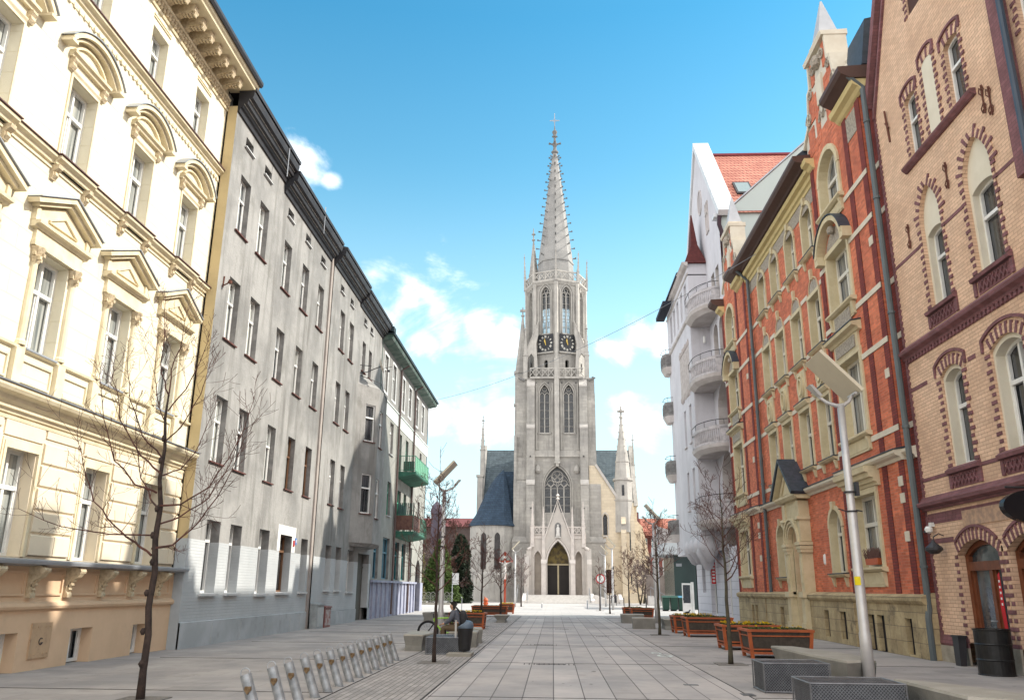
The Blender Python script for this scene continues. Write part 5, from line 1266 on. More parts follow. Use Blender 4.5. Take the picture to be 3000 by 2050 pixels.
# windows of the tower
def church_window(c, hw, z0, z1, rise, d, nl, T=T):
    f = MB(T)
    for i in range(nl + 1):
        x = c - hw + 2 * hw * i / nl; e = .07; zz = z1 - rise
        if 0 < i < nl: f.box(x - e, x + e, d - .1, d + .06, z0, zz + .15)
    f.box(c - hw, c - hw + .06, d - .1, d + .06, z0, z1 - rise); f.box(c + hw - .06, c + hw, d - .1, d + .06, z0, z1 - rise)
    zs = z1 - rise; lw = 2 * hw / nl
    for i in range(nl):
        a = c - hw + lw * i; f.band(head(a + .02, a + lw - .02, zs + lw * .55, 'pt', lw * .75, 8), .09, d - .08, d + .05)
    if nl == 2:
        f.band([(c + hw * .36 * cos(t), z1 - rise * .42 + hw * .36 * sin(t)) for t in [-2 * pi * j / 14 for j in range(14)]], .08, d - .08, d + .05, closed=True)
    else:
        R_ = hw * .42; zc = z1 - rise * .47
        f.band([(c + R_ * cos(t), zc + R_ * sin(t)) for t in [-2 * pi * j / 22 for j in range(22)]], .09, d - .08, d + .05, closed=True)
        for k in range(4):
            a = k * pi / 2; f.band([(c + R_ * .5 * cos(a) + R_ * .42 * cos(t), zc + R_ * .5 * sin(a) + R_ * .42 * sin(t)) for t in [-2 * pi * j / 12 for j in range(12)]], .05, d - .06, d + .04, closed=True)
        for s_ in (-1, 1): f.band([(c + s_ * hw * .52 + hw * .22 * cos(t), zs + .62 + hw * .22 * sin(t)) for t in [-2 * pi * j / 14 for j in range(14)]], .07, d - .08, d + .04, closed=True)
        for s_ in (-1, 1): f.band(head(c + (s_ - 1) / 2 * hw + .05, c + (s_ + 1) / 2 * hw - .05, zs + hw * .95, 'pt', hw * 1.0, 10), .06, d - .08, d + .05)
    z = z0 + 1
    while z < zs: f.box(c - hw, c + hw, d - .12, d - .06, z - .025, z + .025); z += 1.15
    if z0 > 33: lift(f)
    fo = part1('window', f, cstl, CH)
    g = MB(T); hp = head(c - hw - .02, c + hw + .02, z1 + .02, 'pt', rise, 16); g.add([(c - hw, d - .15, z0), (c + hw, d - .15, z0)] + [(p, d - .15, r) for p, r in hp[::-1]], [tuple(range(len(hp) + 2))])
    if z0 > 33: lift(g)
    part('pane', g, chgl, fo); return fo
church_window(-1.04, .7, 22.5, 29.4, 1.5, -1.35, 2); church_window(2.36, .7, 22.5, 29.4, 1.5, -1.35, 2)
church_window(CX, 1.78, 11.6, 17.85, 2.9, -1.4, 4)
# gallery of the tower
w = MB(T); w.box(-3.1, CX - .34, -.6, -.25, 30.2, 30.45); w.box(CX + .34, 4.45, -.6, -.25, 30.2, 30.45); w.box(-3.1, CX - .34, -.5, -.3, 31.6, 31.75); w.box(CX + .34, 4.45, -.5, -.3, 31.6, 31.75)
for (a, b) in ((-3.1, CX - .34), (CX + .34, 4.45)):
    n = 4; st = (b - a) / n
    for i in range(n):
        x = a + i * st; w.box(x, x + .08, -.48, -.32, 30.45, 31.6)
        w.band([(x, 30.45), (x + st, 31.6)], .09, -.46, -.34); w.band([(x, 31.6), (x + st, 30.45)], .09, -.46, -.35); w.lathe([(.16, 31.0), (.16, 31.05)], x + st / 2, -.4, 8)
part('balustrade', w, cstl, CH)
def lift(w):
    # taller towards the top: the belfry and spire stand behind the tower's front face
    for i, (x, y, z) in enumerate(w.V):
        k = 1 + .017 * min(1, max(0, (z - 31) / 6)) + .0276 * min(1, max(0, (z - 46) / 3))
        w.V[i] = (CX + (x - CX) * k, OY + (y - OY) * k, 1.6 + (z - 1.6) * k)
    return w
# octagon: vertex towards the street
OY = YF + 5.0
def octv(r, rot=0, cx=CX, cy=OY): return [(cx + r * sin(k * pi / 4 + rot), cy - r * cos(k * pi / 4 + rot)) for k in range(8)]
R8 = 4.25
V8 = octv(R8)
w = MB(); 
def oface(k, r=R8):
    a, b = octv(r)[k], octv(r)[(k + 1) % 8]; return frame(a[0], a[1], b[0] - a[0], b[1] - a[1]), hypot(b[0] - a[0], b[1] - a[1])
for k in range(8):
    f_, L_ = oface(k); m_ = MB(f_); mid_ = L_ / 2
    if k in (0, 7, 1, 6): wall(m_, 0, L_, 30.3, 44.2, [(mid_ - .68, mid_ + .68, 36.6, 43.6, 'pt', 1.2), (mid_ - .28, mid_ + .28, 31.8, 33.0, 'seg', .2)], rev=.5)
    else: wall(m_, 0, L_, 30.3, 44.2)
    addw(w, m_)
part('belfry', lift(w), cst, CH)
for k in (7, 0, 1, 6):
    f_, L_ = oface(k); c = L_ / 2
    fo = church_window(c, .66, 36.6, 43.55, 1.2, -.25, 2, T=f_)
    m_ = MB(f_)
    hp = head(c - .7, c + .7, 43.65, 'pt', 1.25, 14); m_.band([(c - .7, 36.5)] + hp + [(c + .7, 36.5)], .12, 0, .1)
    hp = head(c - .95, c + .95, 44.0, 'pt', 1.4, 14); m_.band([(c - .95, 36.5)] + hp + [(c + .95, 36.5)], .1, 0, .16)
    part('window_moulding', lift(m_), cstl, CH)
    if k in (7, 0):
        m_ = MB(f_); z = 37; 
        m_.box(c - .64, c + .64, -.38, -.36, 36.62, 40.3); part('painted_sky_pane', lift(m_), M('painted sky behind the belfry', (.42, .60, .70), (.36, .54, .66), ns=.5, rough=.15, spec=.8, brick=(.32, .95, (.03, .03, .04), .03, 'wall', .05)), fo)  # solid blue panel painted to stand in for sky light through the opening
        # clock
        m_ = MB(f_); m_.box(c - 1.17, c + 1.17, .02, .14, 34.05, 36.4); ck = part('clock', lift(m_), M('black clock board', (.018, .02, .024), (.03, .033, .038), ns=2, rough=.5), CH)
        m_ = MB(f_); zc = 35.22
        def stroke(x0, z0, x1, z1, ang, t=.045):
            p = []
            for (x, z) in ((x0, z0), (x1, z1)): p.append((c + (x * cos(ang) + (z) * sin(ang)), zc + (-x * sin(ang) + z * cos(ang))))
            (ax, az), (bx, bz) = p; l = hypot(bx - ax, bz - az) or 1; nx, nz = -(bz - az) / l * t / 2, (bx - ax) / l * t / 2
            m_.prism([(ax + nx, az + nz), (bx + nx, bz + nz), (bx - nx, bz - nz), (ax - nx, az - nz)], 1, .14, .16)
        NUM = ['XII', 'I', 'II', 'III', 'IIII', 'V', 'VI', 'VII', 'VIII', 'IX', 'X', 'XI']
        for i, s_ in enumerate(NUM):
            an = i * pi / 6; wd = {'I': .075, 'V': .16, 'X': .16}; tot = sum(wd[ch] for ch in s_); x = -tot / 2; r0, r1 = .76, 1.04
            for ch in s_:
                cx_ = x + wd[ch] / 2
                if ch == 'I': stroke(cx_, r0, cx_, r1, an)
                elif ch == 'V': stroke(cx_ - .06, r1, cx_, r0, an); stroke(cx_ + .06, r1, cx_, r0, an, .03)
                else: stroke(cx_ - .06, r1, cx_ + .06, r0, an); stroke(cx_ + .06, r1, cx_ - .06, r0, an, .03)
                x += wd[ch]
        part('numerals', lift(m_), M('cream numerals', (.75, .73, .66), rough=.5), ck)
        m_ = MB(f_)
        for an, l, t in ((radians(-8), .78, .07), (radians(-22), .55, .09)):
            m_.prism([(c - t * cos(an), zc + t * sin(an)), (c + t * cos(an), zc - t * sin(an)), (c + l * sin(an), zc + l * cos(an))], 1, .17, .2)
            m_.prism([(c - t * .8, zc), (c + t * .8, zc), (c - .3 * sin(an) , zc - .3 * cos(an))], 1, .17, .195)
        m_.lathe([(0, zc - .08), (.09, zc - .02), (.09, zc + .02), (0, zc + .08)], c, .18, 10)
        part('hands', lift(m_), M('gilt hands', (.70, .50, .12), rough=.35, metal=.6), ck)
        m_ = MB(f_); m_.box(c - 1.25, c + 1.25, 0, .3, 33.85, 34.02); part('clock_ledge', lift(m_), cstl, CH)
# edge shafts and gallery on top of the octagon
w = MB()
for k in range(8):
    x, y = octv(R8 + .05)[k]; w.lathe([(.28, 30.3), (.28, 43.6), (.35, 43.9), (.35, 44.2)], x, y, 6)
w.taper(octv(R8 + .1), 43.9, octv(R8 + .45), 44.3); w.taper(octv(R8 + .45), 44.3, octv(R8 + .45), 44.55)
part('belfry_shafts', lift(w), cstl, CH)
w = MB()
for k in range(8):
    f_, L_ = oface(k, R8 + .3); m_ = MB(f_); m_.box(0, L_, -.12, .02, 45.75, 45.95); m_.box(0, L_, -.12, .02, 44.55, 44.65); n = 4; st = L_ / n
    for i in range(n): m_.band([(i * st, 44.65), (i * st + st, 45.75)], .08, -.1, 0); m_.band([(i * st, 45.75), (i * st + st, 44.65)], .08, -.1, -.01); m_.box(i * st, i * st + .07, -.1, 0, 44.65, 45.75)
    addw(w, m_)
part('crown_balustrade', lift(w), cstl, CH)
w = MB()
for k in range(8): x, y = octv(R8 + .35)[k]; pinnacle(w, x, y, 44.3, 48.3 if k != 6 else 49, .16)
part('crown_pinnacles', lift(w), cstl, CH)
# spire
w = MB(); w.taper(octv(2.75), 44.5, octv(2.6), 47.7); w.taper(octv(2.7), 47.7, octv(2.7), 47.85); w.taper(octv(2.6), 47.85, octv(.3), 65.8)
part('spire', lift(w), M('spire limestone', (.30, .295, .285), (.22, .218, .212), ns=.5, mott=.1, streak=.4, stc=(.2, .195, .19), bump=.01, bs=10, brick=(1.1, .5, (.38, .38, .38), .01, 'wall', .04)), CH)
w = MB()
for k in range(8):
    for j in range(13):
        z = 48.4 + j * 1.36; r = 2.6 + (.3 - 2.6) * (z - 47.85) / (65.8 - 47.85); a = k * pi / 4; e = .15
        dx, dy = sin(a), -cos(a); x0, y0 = CX + dx * r, OY + dy * r
        w.tube([(x0, y0, z), (x0 + dx * .25, y0 + dy * .25, z + .02), (x0 + dx * .42, y0 + dy * .42, z + .05)], [.09, .07, .13], 5)
        w.box(x0 + dx * .42 - .1, x0 + dx * .42 + .1, y0 + dy * .42 - .1, y0 + dy * .42 + .1, z, z + .16)
    x, y = octv(2.78)[k]; 
part('crockets', lift(w), cdark, CH)
w = MB(); w.lathe([(.3, 65.4), (.55, 65.65), (.55, 65.8), (.3, 66.0), (.22, 66.6), (.35, 66.9), (.3, 67.3), (.18, 67.6), (.18, 68.3), (.2, 68.6), (.38, 69.1), (.38, 69.3), (.12, 69.6), (.06, 70.2), (.05, 72.2)], CX, OY, 8)
for a in range(4): 
    dx, dy = cos(a * pi / 2), sin(a * pi / 2); w.tube([(CX, OY, 67.0), (CX + dx * .6, OY + dy * .6, 67.15), (CX + dx * .9, OY + dy * .9, 67.25)], [.2, .12, .2], 5); w.tube([(CX, OY, 68.3), (CX + dx * .38, OY + dy * .38, 68.45)], [.1, .16], 5)
fin = part('finial', lift(w), cdark, CH)
w = MB(); w.box(CX - .75, CX + .75, OY - .04, OY + .04, 71.15, 71.27); w.box(CX - .05, CX + .05, OY - .05, OY + .05, 69.9, 72.5); w.tube([(CX - .35, OY, 71.2), (CX, OY, 71.6), (CX + .35, OY, 71.2), (CX, OY, 70.8), (CX - .35, OY, 71.2)], .03, 4); part('cross', lift(w), ZINC, fin)
# flying buttresses and pinnacles of the tower corners
w = MB(T)
for s_ in (-1, 1):
    a = CX + s_ * 4.3; b = CX + s_ * 2.6
    w.prism([(a, 33.6), (a, 34.4), (b, 38.7), (b, 36.8), (b + s_ * .3, 35.4), (b + s_ * .2, 33.9), (b, 30.4), (b + s_ * .45, 30.4), (b + s_ * .62, 33.4), (b + s_ * 1.0, 34.0), (a - s_ * .25, 33.4), (a, 31.5)], 1, -1.4, -.8)
part('flying_buttresses', w, cstl, CH)
w = MB(T); 
for s_ in (-1, 1):
    a = CX + s_ * 4.25; b = CX + s_ * 2.55; w.prism([(a, 34.5), (b, 38.8), (b, 39.0), (a - s_ * .05, 34.75)], 1, -1.45, -.7)
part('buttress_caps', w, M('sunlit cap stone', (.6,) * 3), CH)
w = MB(); pinnacle(w, -3.75, YF + 1.0, 30.2, 38.4, .3); pinnacle(w, 5.0, YF + 1.0, 30.2, 38.4, .3); pinnacle(w, -3.75, YF + 8.5, 30.2, 38.4, .3); pinnacle(w, 5.0, YF + 8.5, 30.2, 38.4, .3)
part('corner_pinnacles', w, cstl, CH)
w = MB()
for s_, x in ((-1, -4.4), (1, 5.75)):
    w.tube([(x + -s_ * .5, YF + .6, 30.0), (x, YF + .3, 30.05), (x + s_ * .35, YF + .1, 30.25)], [.2, .15, .12], 6); w.box(x - .15, x + .15, YF + .2, YF + .4, 30.0, 30.4)
part('gargoyles', w, cdark, CH)
# stair turret left
TX, TY = -4.25, YF + 3.2
def pol(r, cx, cy, n=8, rot=pi / 8): return [(cx + r * cos(2 * pi * k / n + rot), cy + r * sin(2 * pi * k / n + rot)) for k in range(n)]
w = MB(); w.taper(pol(1.15, TX, TY), 0, pol(1.15, TX, TY), 31.5); w.taper(pol(1.3, TX, TY), 26.8, pol(1.3, TX, TY), 27.1); w.taper(pol(1.3, TX, TY), 31.5, pol(1.3, TX, TY), 31.9); w.taper(pol(1.1, TX, TY), 31.9, pol(.1, TX, TY), 40.5)
w.lathe([(.1, 40.2), (.3, 40.5), (.1, 40.7), (.08, 41.8)], TX, TY, 6); w.box(TX - .4, TX + .4, TY - .1, TY + .1, 41.1, 41.45)
part('stair_turret', w, cst, CH)
w = MB(); w.taper(pol(.75, -2.6, OY + 1.5), 43, pol(.75, -2.6, OY + 1.5), 46.8); w.taper(pol(.85, -2.6, OY + 1.5), 46.8, pol(.85, -2.6, OY + 1.5), 47); w.taper(pol(.75, -2.6, OY + 1.5), 47, pol(.08, -2.6, OY + 1.5), 51.8)
w.lathe([(.08, 51.6), (.3, 51.9), (.08, 52.1), (.1, 52.6), (.35, 52.8), (.1, 53.0), (.04, 53.8)], -2.6, OY + 1.5, 6); part('spirelet', lift(w), cst, CH)
w = MB()
for z in (10, 14.5, 22, 29): w.box(-4.35, -4.15, TY - 1.2, TY - 1.1, z, z + 1.2)
for (x, z) in ((-2.9, 12), (4.2, 12), (-3, 19), (4.3, 19), (-2.2, 29.6), (-.5, 29.6), (1.4, 29.6), (3.4, 29.6)): w.box(x - .08, x + .08, YF - .4 if abs(x) > 2.7 and z < 20 else YF + .8, YF + .95, z, z + .16)
part('putlog_holes', w, DKMET, CH)
# nave and transept roofs behind
w = MB(); w.prism([(YF + 6, 13.0), (YF + 12, 21.9), (YF + 18, 13.0)], 0, -10.1, 11.6); part('transept_roof', w, croof, CH)
w = MB(); w.prism([(-7.2, 13.0), (CX, 24.0), (8.6, 13.0)], 1, YF + 17, YF + 50); part('nave_roof', w, croof, CH)
w = MB(); w.box(-10.3, 11.9, YF + 6.3, YF + 18, 0, 13.3); w.box(-7.4, 8.8, YF + 18, YF + 50, 0, 13.3); part('nave_walls', w, cwarm, CH)
w = MB(); w.prism([(YF + 5.7, 13), (YF + 12, 22.6), (YF + 18.3, 13)], 0, -10.5, -9.9)
w.prism([(YF + 5.7, 13), (YF + 12, 22.6), (YF + 18.3, 13)], 0, 11.5, 12.1)
w.box(-10.75, -9.95, YF + 5.4, YF + 6.6, 0, 17.2); w.box(-10.9, -9.85, YF + 5.3, YF + 6.7, 17.0, 17.3)
part('transept_gables', w, cstl, CH)
w = MB(); pinnacle(w, -10.1, YF + 6, 17.2, 26.0, .3); pinnacle(w, 12.0, YF + 10, 13, 24, .25); part('transept_pinnacles', w, cstl, CH)
# right aisle front with raking gable, turret and buttresses
w = MB(T); w.add([(4.9, -.35, 0), (10.6, -.35, 0), (10.6, -.35, 12.3), (9.3, -.35, 12.9), (6.1, -.35, 17.9), (4.9, -.35, 17.9)], [(0, 1, 2, 3, 4, 5)])
w = MB(T); w.prism([(5.0, 12.85), (9.25, 12.85), (6.1, 17.9), (5.0, 17.9)], 1, -6, -.35); 
wall(w, 5.0, 10.6, -.1, 12.85, [(6.75, 7.35, 8.6, 11.4, 'pt', .55), (6.75, 8.05, 1.2, 4.2, 'seg', .3)], d=-.35, rev=.45)
w.T = IDT; w.add([(10.6, YF + .35, 0), (10.6, YF + 6.4, 0), (10.6, YF + 6.4, 12.85), (10.6, YF + .35, 12.85)], [(0, 1, 2, 3)])
w.box(4.92, 6.75, YF - .12, YF + .3, -.1, 7.9)
part('aisle_wall', w, cwarm, CH)
w = MB(T); w.band([(9.35, 12.9), (6.05, 18.1)], .32, -.7, -.15); w.prism([(-.35, 7.65), (-.05, 7.7), (-.05, 7.85), (-.35, 8.2)], 0, 5.0, 7.1)
w.prism([(5.0, 12.6), (5.0, 12.85)], 1, 0, 0) if 0 else None
w.band([(6.7, 8.55), (7.4, 8.55)][::-1], .16, -.35, -.1)
hp = head(6.68, 7.42, 11.5, 'pt', .65, 10); w.band([(6.68, 8.7)] + hp + [(7.42, 8.7)], .12, -.35, -.28)
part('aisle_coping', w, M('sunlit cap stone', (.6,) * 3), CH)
w = MB(T); w.add([(6.75, -.78, 8.6), (7.35, -.78, 8.6), (7.35, -.78, 10.9), (7.05, -.78, 11.4), (6.75, -.78, 10.9)], [(0, 1, 2, 3, 4)]); part('window', w, chgl, CH)
w = MB(T); w.box(6.75, 8.05, -.78, -.7, 1.2, 4.2); w.box(7.38, 7.42, -.7, -.66, 1.2, 4.1); part('side_door', w, M('old brown door', (.05, .025, .018)), CH)
AX, AY = 9.6, YF + .9
w = MB(); w.taper(pol(1.35, AX, AY), 9, pol(1.25, AX, AY), 15.9); w.taper(pol(1.35, AX, AY), 13.1, pol(1.4, AX, AY), 13.3); w.taper(pol(1.45, AX, AY), 15.9, pol(1.45, AX, AY), 16.15); w.taper(pol(1.15, AX, AY), 16.15, pol(.95, AX, AY), 18.4); w.taper(pol(1.02, AX, AY), 18.4, pol(1.02, AX, AY), 18.55); w.taper(pol(.95, AX, AY), 18.55, pol(.12, AX, AY), 24.6)
part('aisle_turret', w, cstl, CH)
w = MB(); w.lathe([(.12, 24.4), (.3, 24.7), (.14, 24.9), (.12, 25.3), (.2, 25.5), (.1, 26.3)], AX, AY, 8); w.box(AX - .5, AX + .5, AY - .12, AY + .12, 25.4, 25.7); w.box(AX - .12, AX + .12, AY - .5, AY + .5, 25.4, 25.7)
for z in (19.5, 20.5, 21.5, 22.5, 23.5):
    r = .95 - (z - 18.5) * .137 + .06
    for k in range(4): a = k * pi / 2 + pi / 8; w.box(AX + r * cos(a) - .07, AX + r * cos(a) + .07, AY + r * sin(a) - .07, AY + r * sin(a) + .07, z, z + .14)
part('turret_finial', w, cstl, CH)
w = MB(T)
for c in (9.1, 9.75, 10.4): pass
w.box(9.35, 9.65, .3, .36, 13.8, 15.2); w.box(9.4, 9.6, .36, .38, 13.9, 15.0); part('turret_slit', w, chgl, CH)
w = MB(T)
w.prism([(-.35, -.1), (.9, -.1), (.9, 1.0), (.7, 1.3), (.7, 5.2), (.55, 5.6), (.55, 8.9), (.25, 9.5), (.25, 10.4), (-.1, 11.1), (-.35, 11.2)], 0, 9.05, 9.75)
w.prism([(.25, 10.3), (.9, 10.0), (.3, 11.0)], 0, 9.1, 9.7); w.prism([(-.35, -.1), (.3, -.1), (.3, 1.0), (.1, 1.3), (.1, 10.5), (-.35, 12.9)], 0, 9.75, 10.9)
part('aisle_buttress', w, cwarm, CH)
w = MB(); 
w.prism([(10.6, -.1), (12.9, -.1), (12.9, 1.2), (12.5, 1.5), (12.0, 6.0), (11.6, 9.0), (10.9, 12.6), (10.6, 12.8)], 1, YF + .6, YF + 1.4); w.prism([(10.6, -.1), (13.4, -.1), (13.2, 6), (12.4, 10), (10.6, 12)], 1, YF + 4.2, YF + 5)
w.taper([(9.0, YF - .9), (10.95, YF - .9), (10.95, YF), (9.0, YF)], -.1, [(9.0, YF - .85), (10.9, YF - .85), (10.9, YF), (9.0, YF)], 1.2); w.box(10.95, 12.2, YF + .2, YF + .7, -.1, 1.7)
part('side_buttresses', w, cwarm, CH)
w = MB(T)
for z in (2.3, 6.6): w.box(10.2, 10.35, .1, .13, z, z + 1.4 + (z > 5))
part('slit_windows', w, chgl, CH)
# left chapel with curved slate roof
AC, AY2, AR = -8.2, YF + 1.3, 3.05
w = MB(); pa = pol(AR + .25, AC, AY2, 10, pi / 10); pb_ = pol(AR, AC, AY2, 10, pi / 10)
w.taper(pa, -.1, pa, 3.4); w.taper(pa, 3.4, pb_, 3.75); w.taper(pb_, 3.75, pb_, 9.75)
part('chapel', w, cstl, CH)
w = MB()
for k in range(10):
    a = (k + .5) * 2 * pi / 10 + pi / 10
    r = AR * cos(pi / 10) + .01; x, y = AC + r * cos(a), AY2 + r * sin(a)
    if sin(a) < -.8:
        f_ = frame(x, y, -sin(a), cos(a)); m_ = MB(f_); hp = head(-.38, .38, 8.8, 'pt', .6, 10); m_.add([(-.38, .03, 4.1), (.38, .03, 4.1)] + [(p, .03, q_) for p, q_ in hp[::-1]], [tuple(range(len(hp) + 2))]); addw(w, m_)
part('chapel_windows', w, M('dark chapel glass', (.06, .055, .055), (.035, .032, .032), ns=3, rough=.4), CH)
w = MB(); prof = [(1.06, 9.7), (1.1, 9.75), (.98, 10.3), (.84, 11.2), (.7, 12.6), (.56, 14.0), (.4, 15.4), (.2, 16.6), (.03, 17.4)]
for (r0, z0), (r1, z1) in zip(prof[:-1], prof[1:]):
    cx0 = AC + (1 - r0) * 1.5 if r0 < 1 else AC; cx1 = AC + (1 - r1) * 1.5 if r1 < 1 else AC
    w.taper(pol(AR * r0, cx0, AY2, 10, pi / 10), z0, pol(AR * r1, cx1, AY2, 10, pi / 10), z1)
w.prism([(YF + 1.3, 9.75), (YF + 1.3, 17.2), (YF + 6.5, 17.2), (YF + 6.5, 9.75)], 0, -6.9, -5.2)
part('chapel_roof', w, cdroof, CH)
# west porch
PT = front(108.0)
w = MB(PT)
arch = (CX - 1.38, CX + 1.38, .95, 7.55, 'pt', 2.75)
wall(w, CX - 1.75, CX + 1.75, .95, 7.9, [arch], d=.25, rev=1.3)
wall(w, -2.9, CX - 1.75, .95, 7.95, [(-2.35, -1.5, .95, 6.3, 'pt', .8)], rev=.9); wall(w, CX + 1.75, 4.25, .95, 7.95, [(2.88, 3.7, .95, 6.3, 'pt', .8)], rev=.9)
w.prism([(CX - 1.75, 7.9), (CX + 1.75, 7.9), (CX + .62, 10.4), (CX, 12.3), (CX - .62, 10.4)], 1, -.1, .25)
w.T = IDT
for x in (-2.9, 4.25): w.add([(x, 108, .95), (x, YF, .95), (x, YF, 7.95), (x, 108, 7.95)], [(0, 1, 2, 3)])
w.add([(-2.9, 108, 7.95), (4.25, 108, 7.95), (4.25, YF, 7.95), (-2.9, YF, 7.95)], [(0, 1, 2, 3)])
w.box(-3.35, -2.75, 107.6, 108.4, .8, 6.4); w.box(4.1, 4.75, 107.6, 108.4, .8, 6.4)
w.prism([(107.3, 4.6), (107.6, 6.6), (108.4, 6.6)], 0, 4.3, 4.9) ; w.taper([(4.3, 106.9), (4.9, 106.9), (4.9, 107.7), (4.3, 107.7)], .0, [(4.3, 107.1), (4.9, 107.1), (4.9, 107.7), (4.3, 107.7)], 4.7)
w.taper([(-3.6, 106.9), (-3.0, 106.9), (-3.0, 107.7), (-3.6, 107.7)], .0, [(-3.6, 107.1), (-3.0, 107.1), (-3.0, 107.7), (-3.6, 107.7)], 4.7); w.prism([(107.1, 4.7), (107.7, 4.7), (107.7, 5.9)], 0, -3.6, -3.0); w.prism([(107.1, 4.7), (107.7, 4.7), (107.7, 5.9)], 0, 4.3, 4.9)
part('porch', w, M('porch limestone', (.50, .46, .42), (.43, .40, .37), ns=.8, mott=.05, bump=.006, bs=15), CH)
w = MB(PT)
for x in (CX - 1.85, CX + 1.85): w.box(x - .28, x + .28, -.1, .55, .8, 4.7); w.prism([(-.1, 4.7), (.62, 4.7), (.62, 4.85), (.3, 5.3), (-.1, 5.3)], 0, x - .34, x + .34); w.box(x - .2, x + .2, -.1, .35, 5.2, 8.0)
w.band([(CX - 1.95, 7.0), (CX, 12.75), (CX + 1.95, 7.0)], .16, -.1, .42); w.band(head(CX - 1.4, CX + 1.4, 7.65, 'pt', 2.8, 16), .14, .25, .42); w.band(head(CX - 1.65, CX + 1.65, 8.0, 'pt', 3.1, 16), .08, .25, .36)
w.band(head(-2.4, -1.45, 6.4, 'pt', .85, 10), .08, 0, .1); w.band(head(2.83, 3.75, 6.4, 'pt', .85, 10), .08, 0, .1)
for (a, b) in ((-2.9, CX - 1.3), (CX + 1.3, 4.25)):
    w.box(a, b, -.1, .1, 7.9, 8.05); w.box(a, b, -.08, .08, 8.4, 8.5); w.box(a, b, -.08, .08, 9.25, 9.4); n = 2; st = (b - a) / n
    for i in range(n * 2):
        x = a + i * st / 2; w.box(x, x + .07, -.05, .05, 8.5, 9.25); w.band([(x, 8.5), (x + st / 2, 9.25)], .07, -.04, .05); w.band([(x, 9.25), (x + st / 2, 8.5)], .07, -.04, .04)
    w.box(a, b, -.2, -.1, 7.95, 8.45)
w.T = IDT
for (x, s_, zt) in ((-2.6, .2, 12.6), (CX - 1.86, .17, 11.9), (CX + 1.86, .17, 11.9), (3.95, .2, 12.6)): pinnacle(w, x, 107.9, 7.2, zt, s_)
w.box(-2.85, -2.35, 107.75, 108.15, 6.8, 7.3); w.box(3.7, 4.2, 107.75, 108.15, 6.8, 7.3); w.tube([(-2.8, 107.8, 6.7), (-3.2, 107.5, 6.5)], [.22, .15], 6); w.tube([(4.2, 107.8, 6.7), (4.6, 107.5, 6.5)], [.22, .15], 6)
w.lathe([(.05, 12.4), (.1, 12.8), (.28, 12.9), (.1, 13.05), (.1, 13.2), (.25, 13.3), (.06, 13.6)], CX, 107.8, 6)
part('porch_stonework', w, M('light porch trim', (.60, .55, .51), (.52, .48, .45), ns=2), CH)
w = MB(PT); hp = head(CX - .42, CX + .42, 9.9, 'pt', .5, 8); w.add([(CX - .42, .26, 8.1), (CX + .42, .26, 8.1)] + [(p, .26, r) for p, r in hp[::-1]], [tuple(range(len(hp) + 2))]); ni = part('niche', w, cdark, CH)
w = MB(PT); w.lathe([(.26, 8.1), (.28, 8.3), (.2, 8.7), (.22, 9.0), (.2, 9.25), (.08, 9.33), (.09, 9.38), (.12, 9.5), (.07, 9.62), (0, 9.65)], CX, .38, 10); w.box(CX - .35, CX + .35, .2, .55, 7.95, 8.1); part('statue', w, M('pale statue stone', (.62, .6, .57)), ni, smooth=True)
w = MB(PT); w.box(CX - 1.38, CX - .04, -1.3, -1.2, 1.0, 4.6); w.box(CX + .04, CX + 1.38, -1.3, -1.2, 1.0, 4.6)
for x in (CX - 1.1, CX - .5, CX + .5, CX + 1.1): w.box(x - .02, x + .02, -1.2, -1.18, 1.1, 4.5)
dr_ = part('door', w, M('black brown church door', (.022, .018, .016), rough=.6), CH)
w = MB(PT); w.box(CX - .1, CX + .1, -1.32, -1.1, 1.0, 4.75); w.box(CX - 1.38, CX + 1.38, -1.32, -1.12, 4.6, 4.78); part('door_post', w, M('ochre stone', (.45, .38, .25)), dr_)
w = MB(PT); hp = head(CX - 1.38, CX + 1.38, 7.5, 'pt', 2.75, 16); w.add([(CX - 1.38, -1.25, 4.78), (CX + 1.38, -1.25, 4.78)] + [(p, -1.25, r) for p, r in hp[::-1] if r > 4.78], [tuple(range(2 + sum(1 for p, r in hp if r > 4.78)))]); part('tympanum', w, M('gold mosaic', (.17, .125, .035), (.05, .035, .02), ns=1.6, mott=.35, rough=.5), CH)
w = MB(); w.box(-2.45, -1.4, 108.7, 108.85, .9, 6.4); w.box(2.8, 3.8, 108.7, 108.85, .9, 6.4); part('side_arch_backing', w, M('shaded porch stone', (.40, .35, .30), (.33, .29, .25), ns=1), CH)  # shallow beige walls added so the deep side arches do not look black
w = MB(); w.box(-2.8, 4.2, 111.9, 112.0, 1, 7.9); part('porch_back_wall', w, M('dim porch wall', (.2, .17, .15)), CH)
# terrace and steps
w = MB(); w.box(-3.7, 5.0, 106.9, 112, -.1, .95)
for i in range(7):
    w.box(-3.3 - .0 + .0, 4.6, 102.6 + i * .6, 106.9 if i < 7 else 107, -.1 if i == 0 else .135 * i, .135 * (i + 1))
part('steps', w, M('pale granite steps', (.62, .60, .57), (.55, .53, .50), ns=3), CH)
w = MB()
for x0 in (-3.75, 4.6):
    w.prism([(102.6, -.1), (102.6, .35), (103.0, .4), (106.9, 1.15), (106.9, -.1)], 0, x0, x0 + .42)
for i in range(6): w.box(5.02 + i * .5, 5.52 + i * .5, 104 + i * .2, 110, -.1, .95 - .15 * i)
w.prism([(104.5, -.1), (104.5, .5), (107, 1.1), (107, -.1)], 0, 8.1, 8.5); w.box(6.9, 8.1, 108, 111.6, -.1, 1.0)
for i in range(4): w.box(6.9, 8.1, 106.4 + i * .4, 108, -.1, .25 * (i + 1) - .02)
part('step_cheeks', w, M('white step side', (.68, .65, .62)), CH)
w = MB()
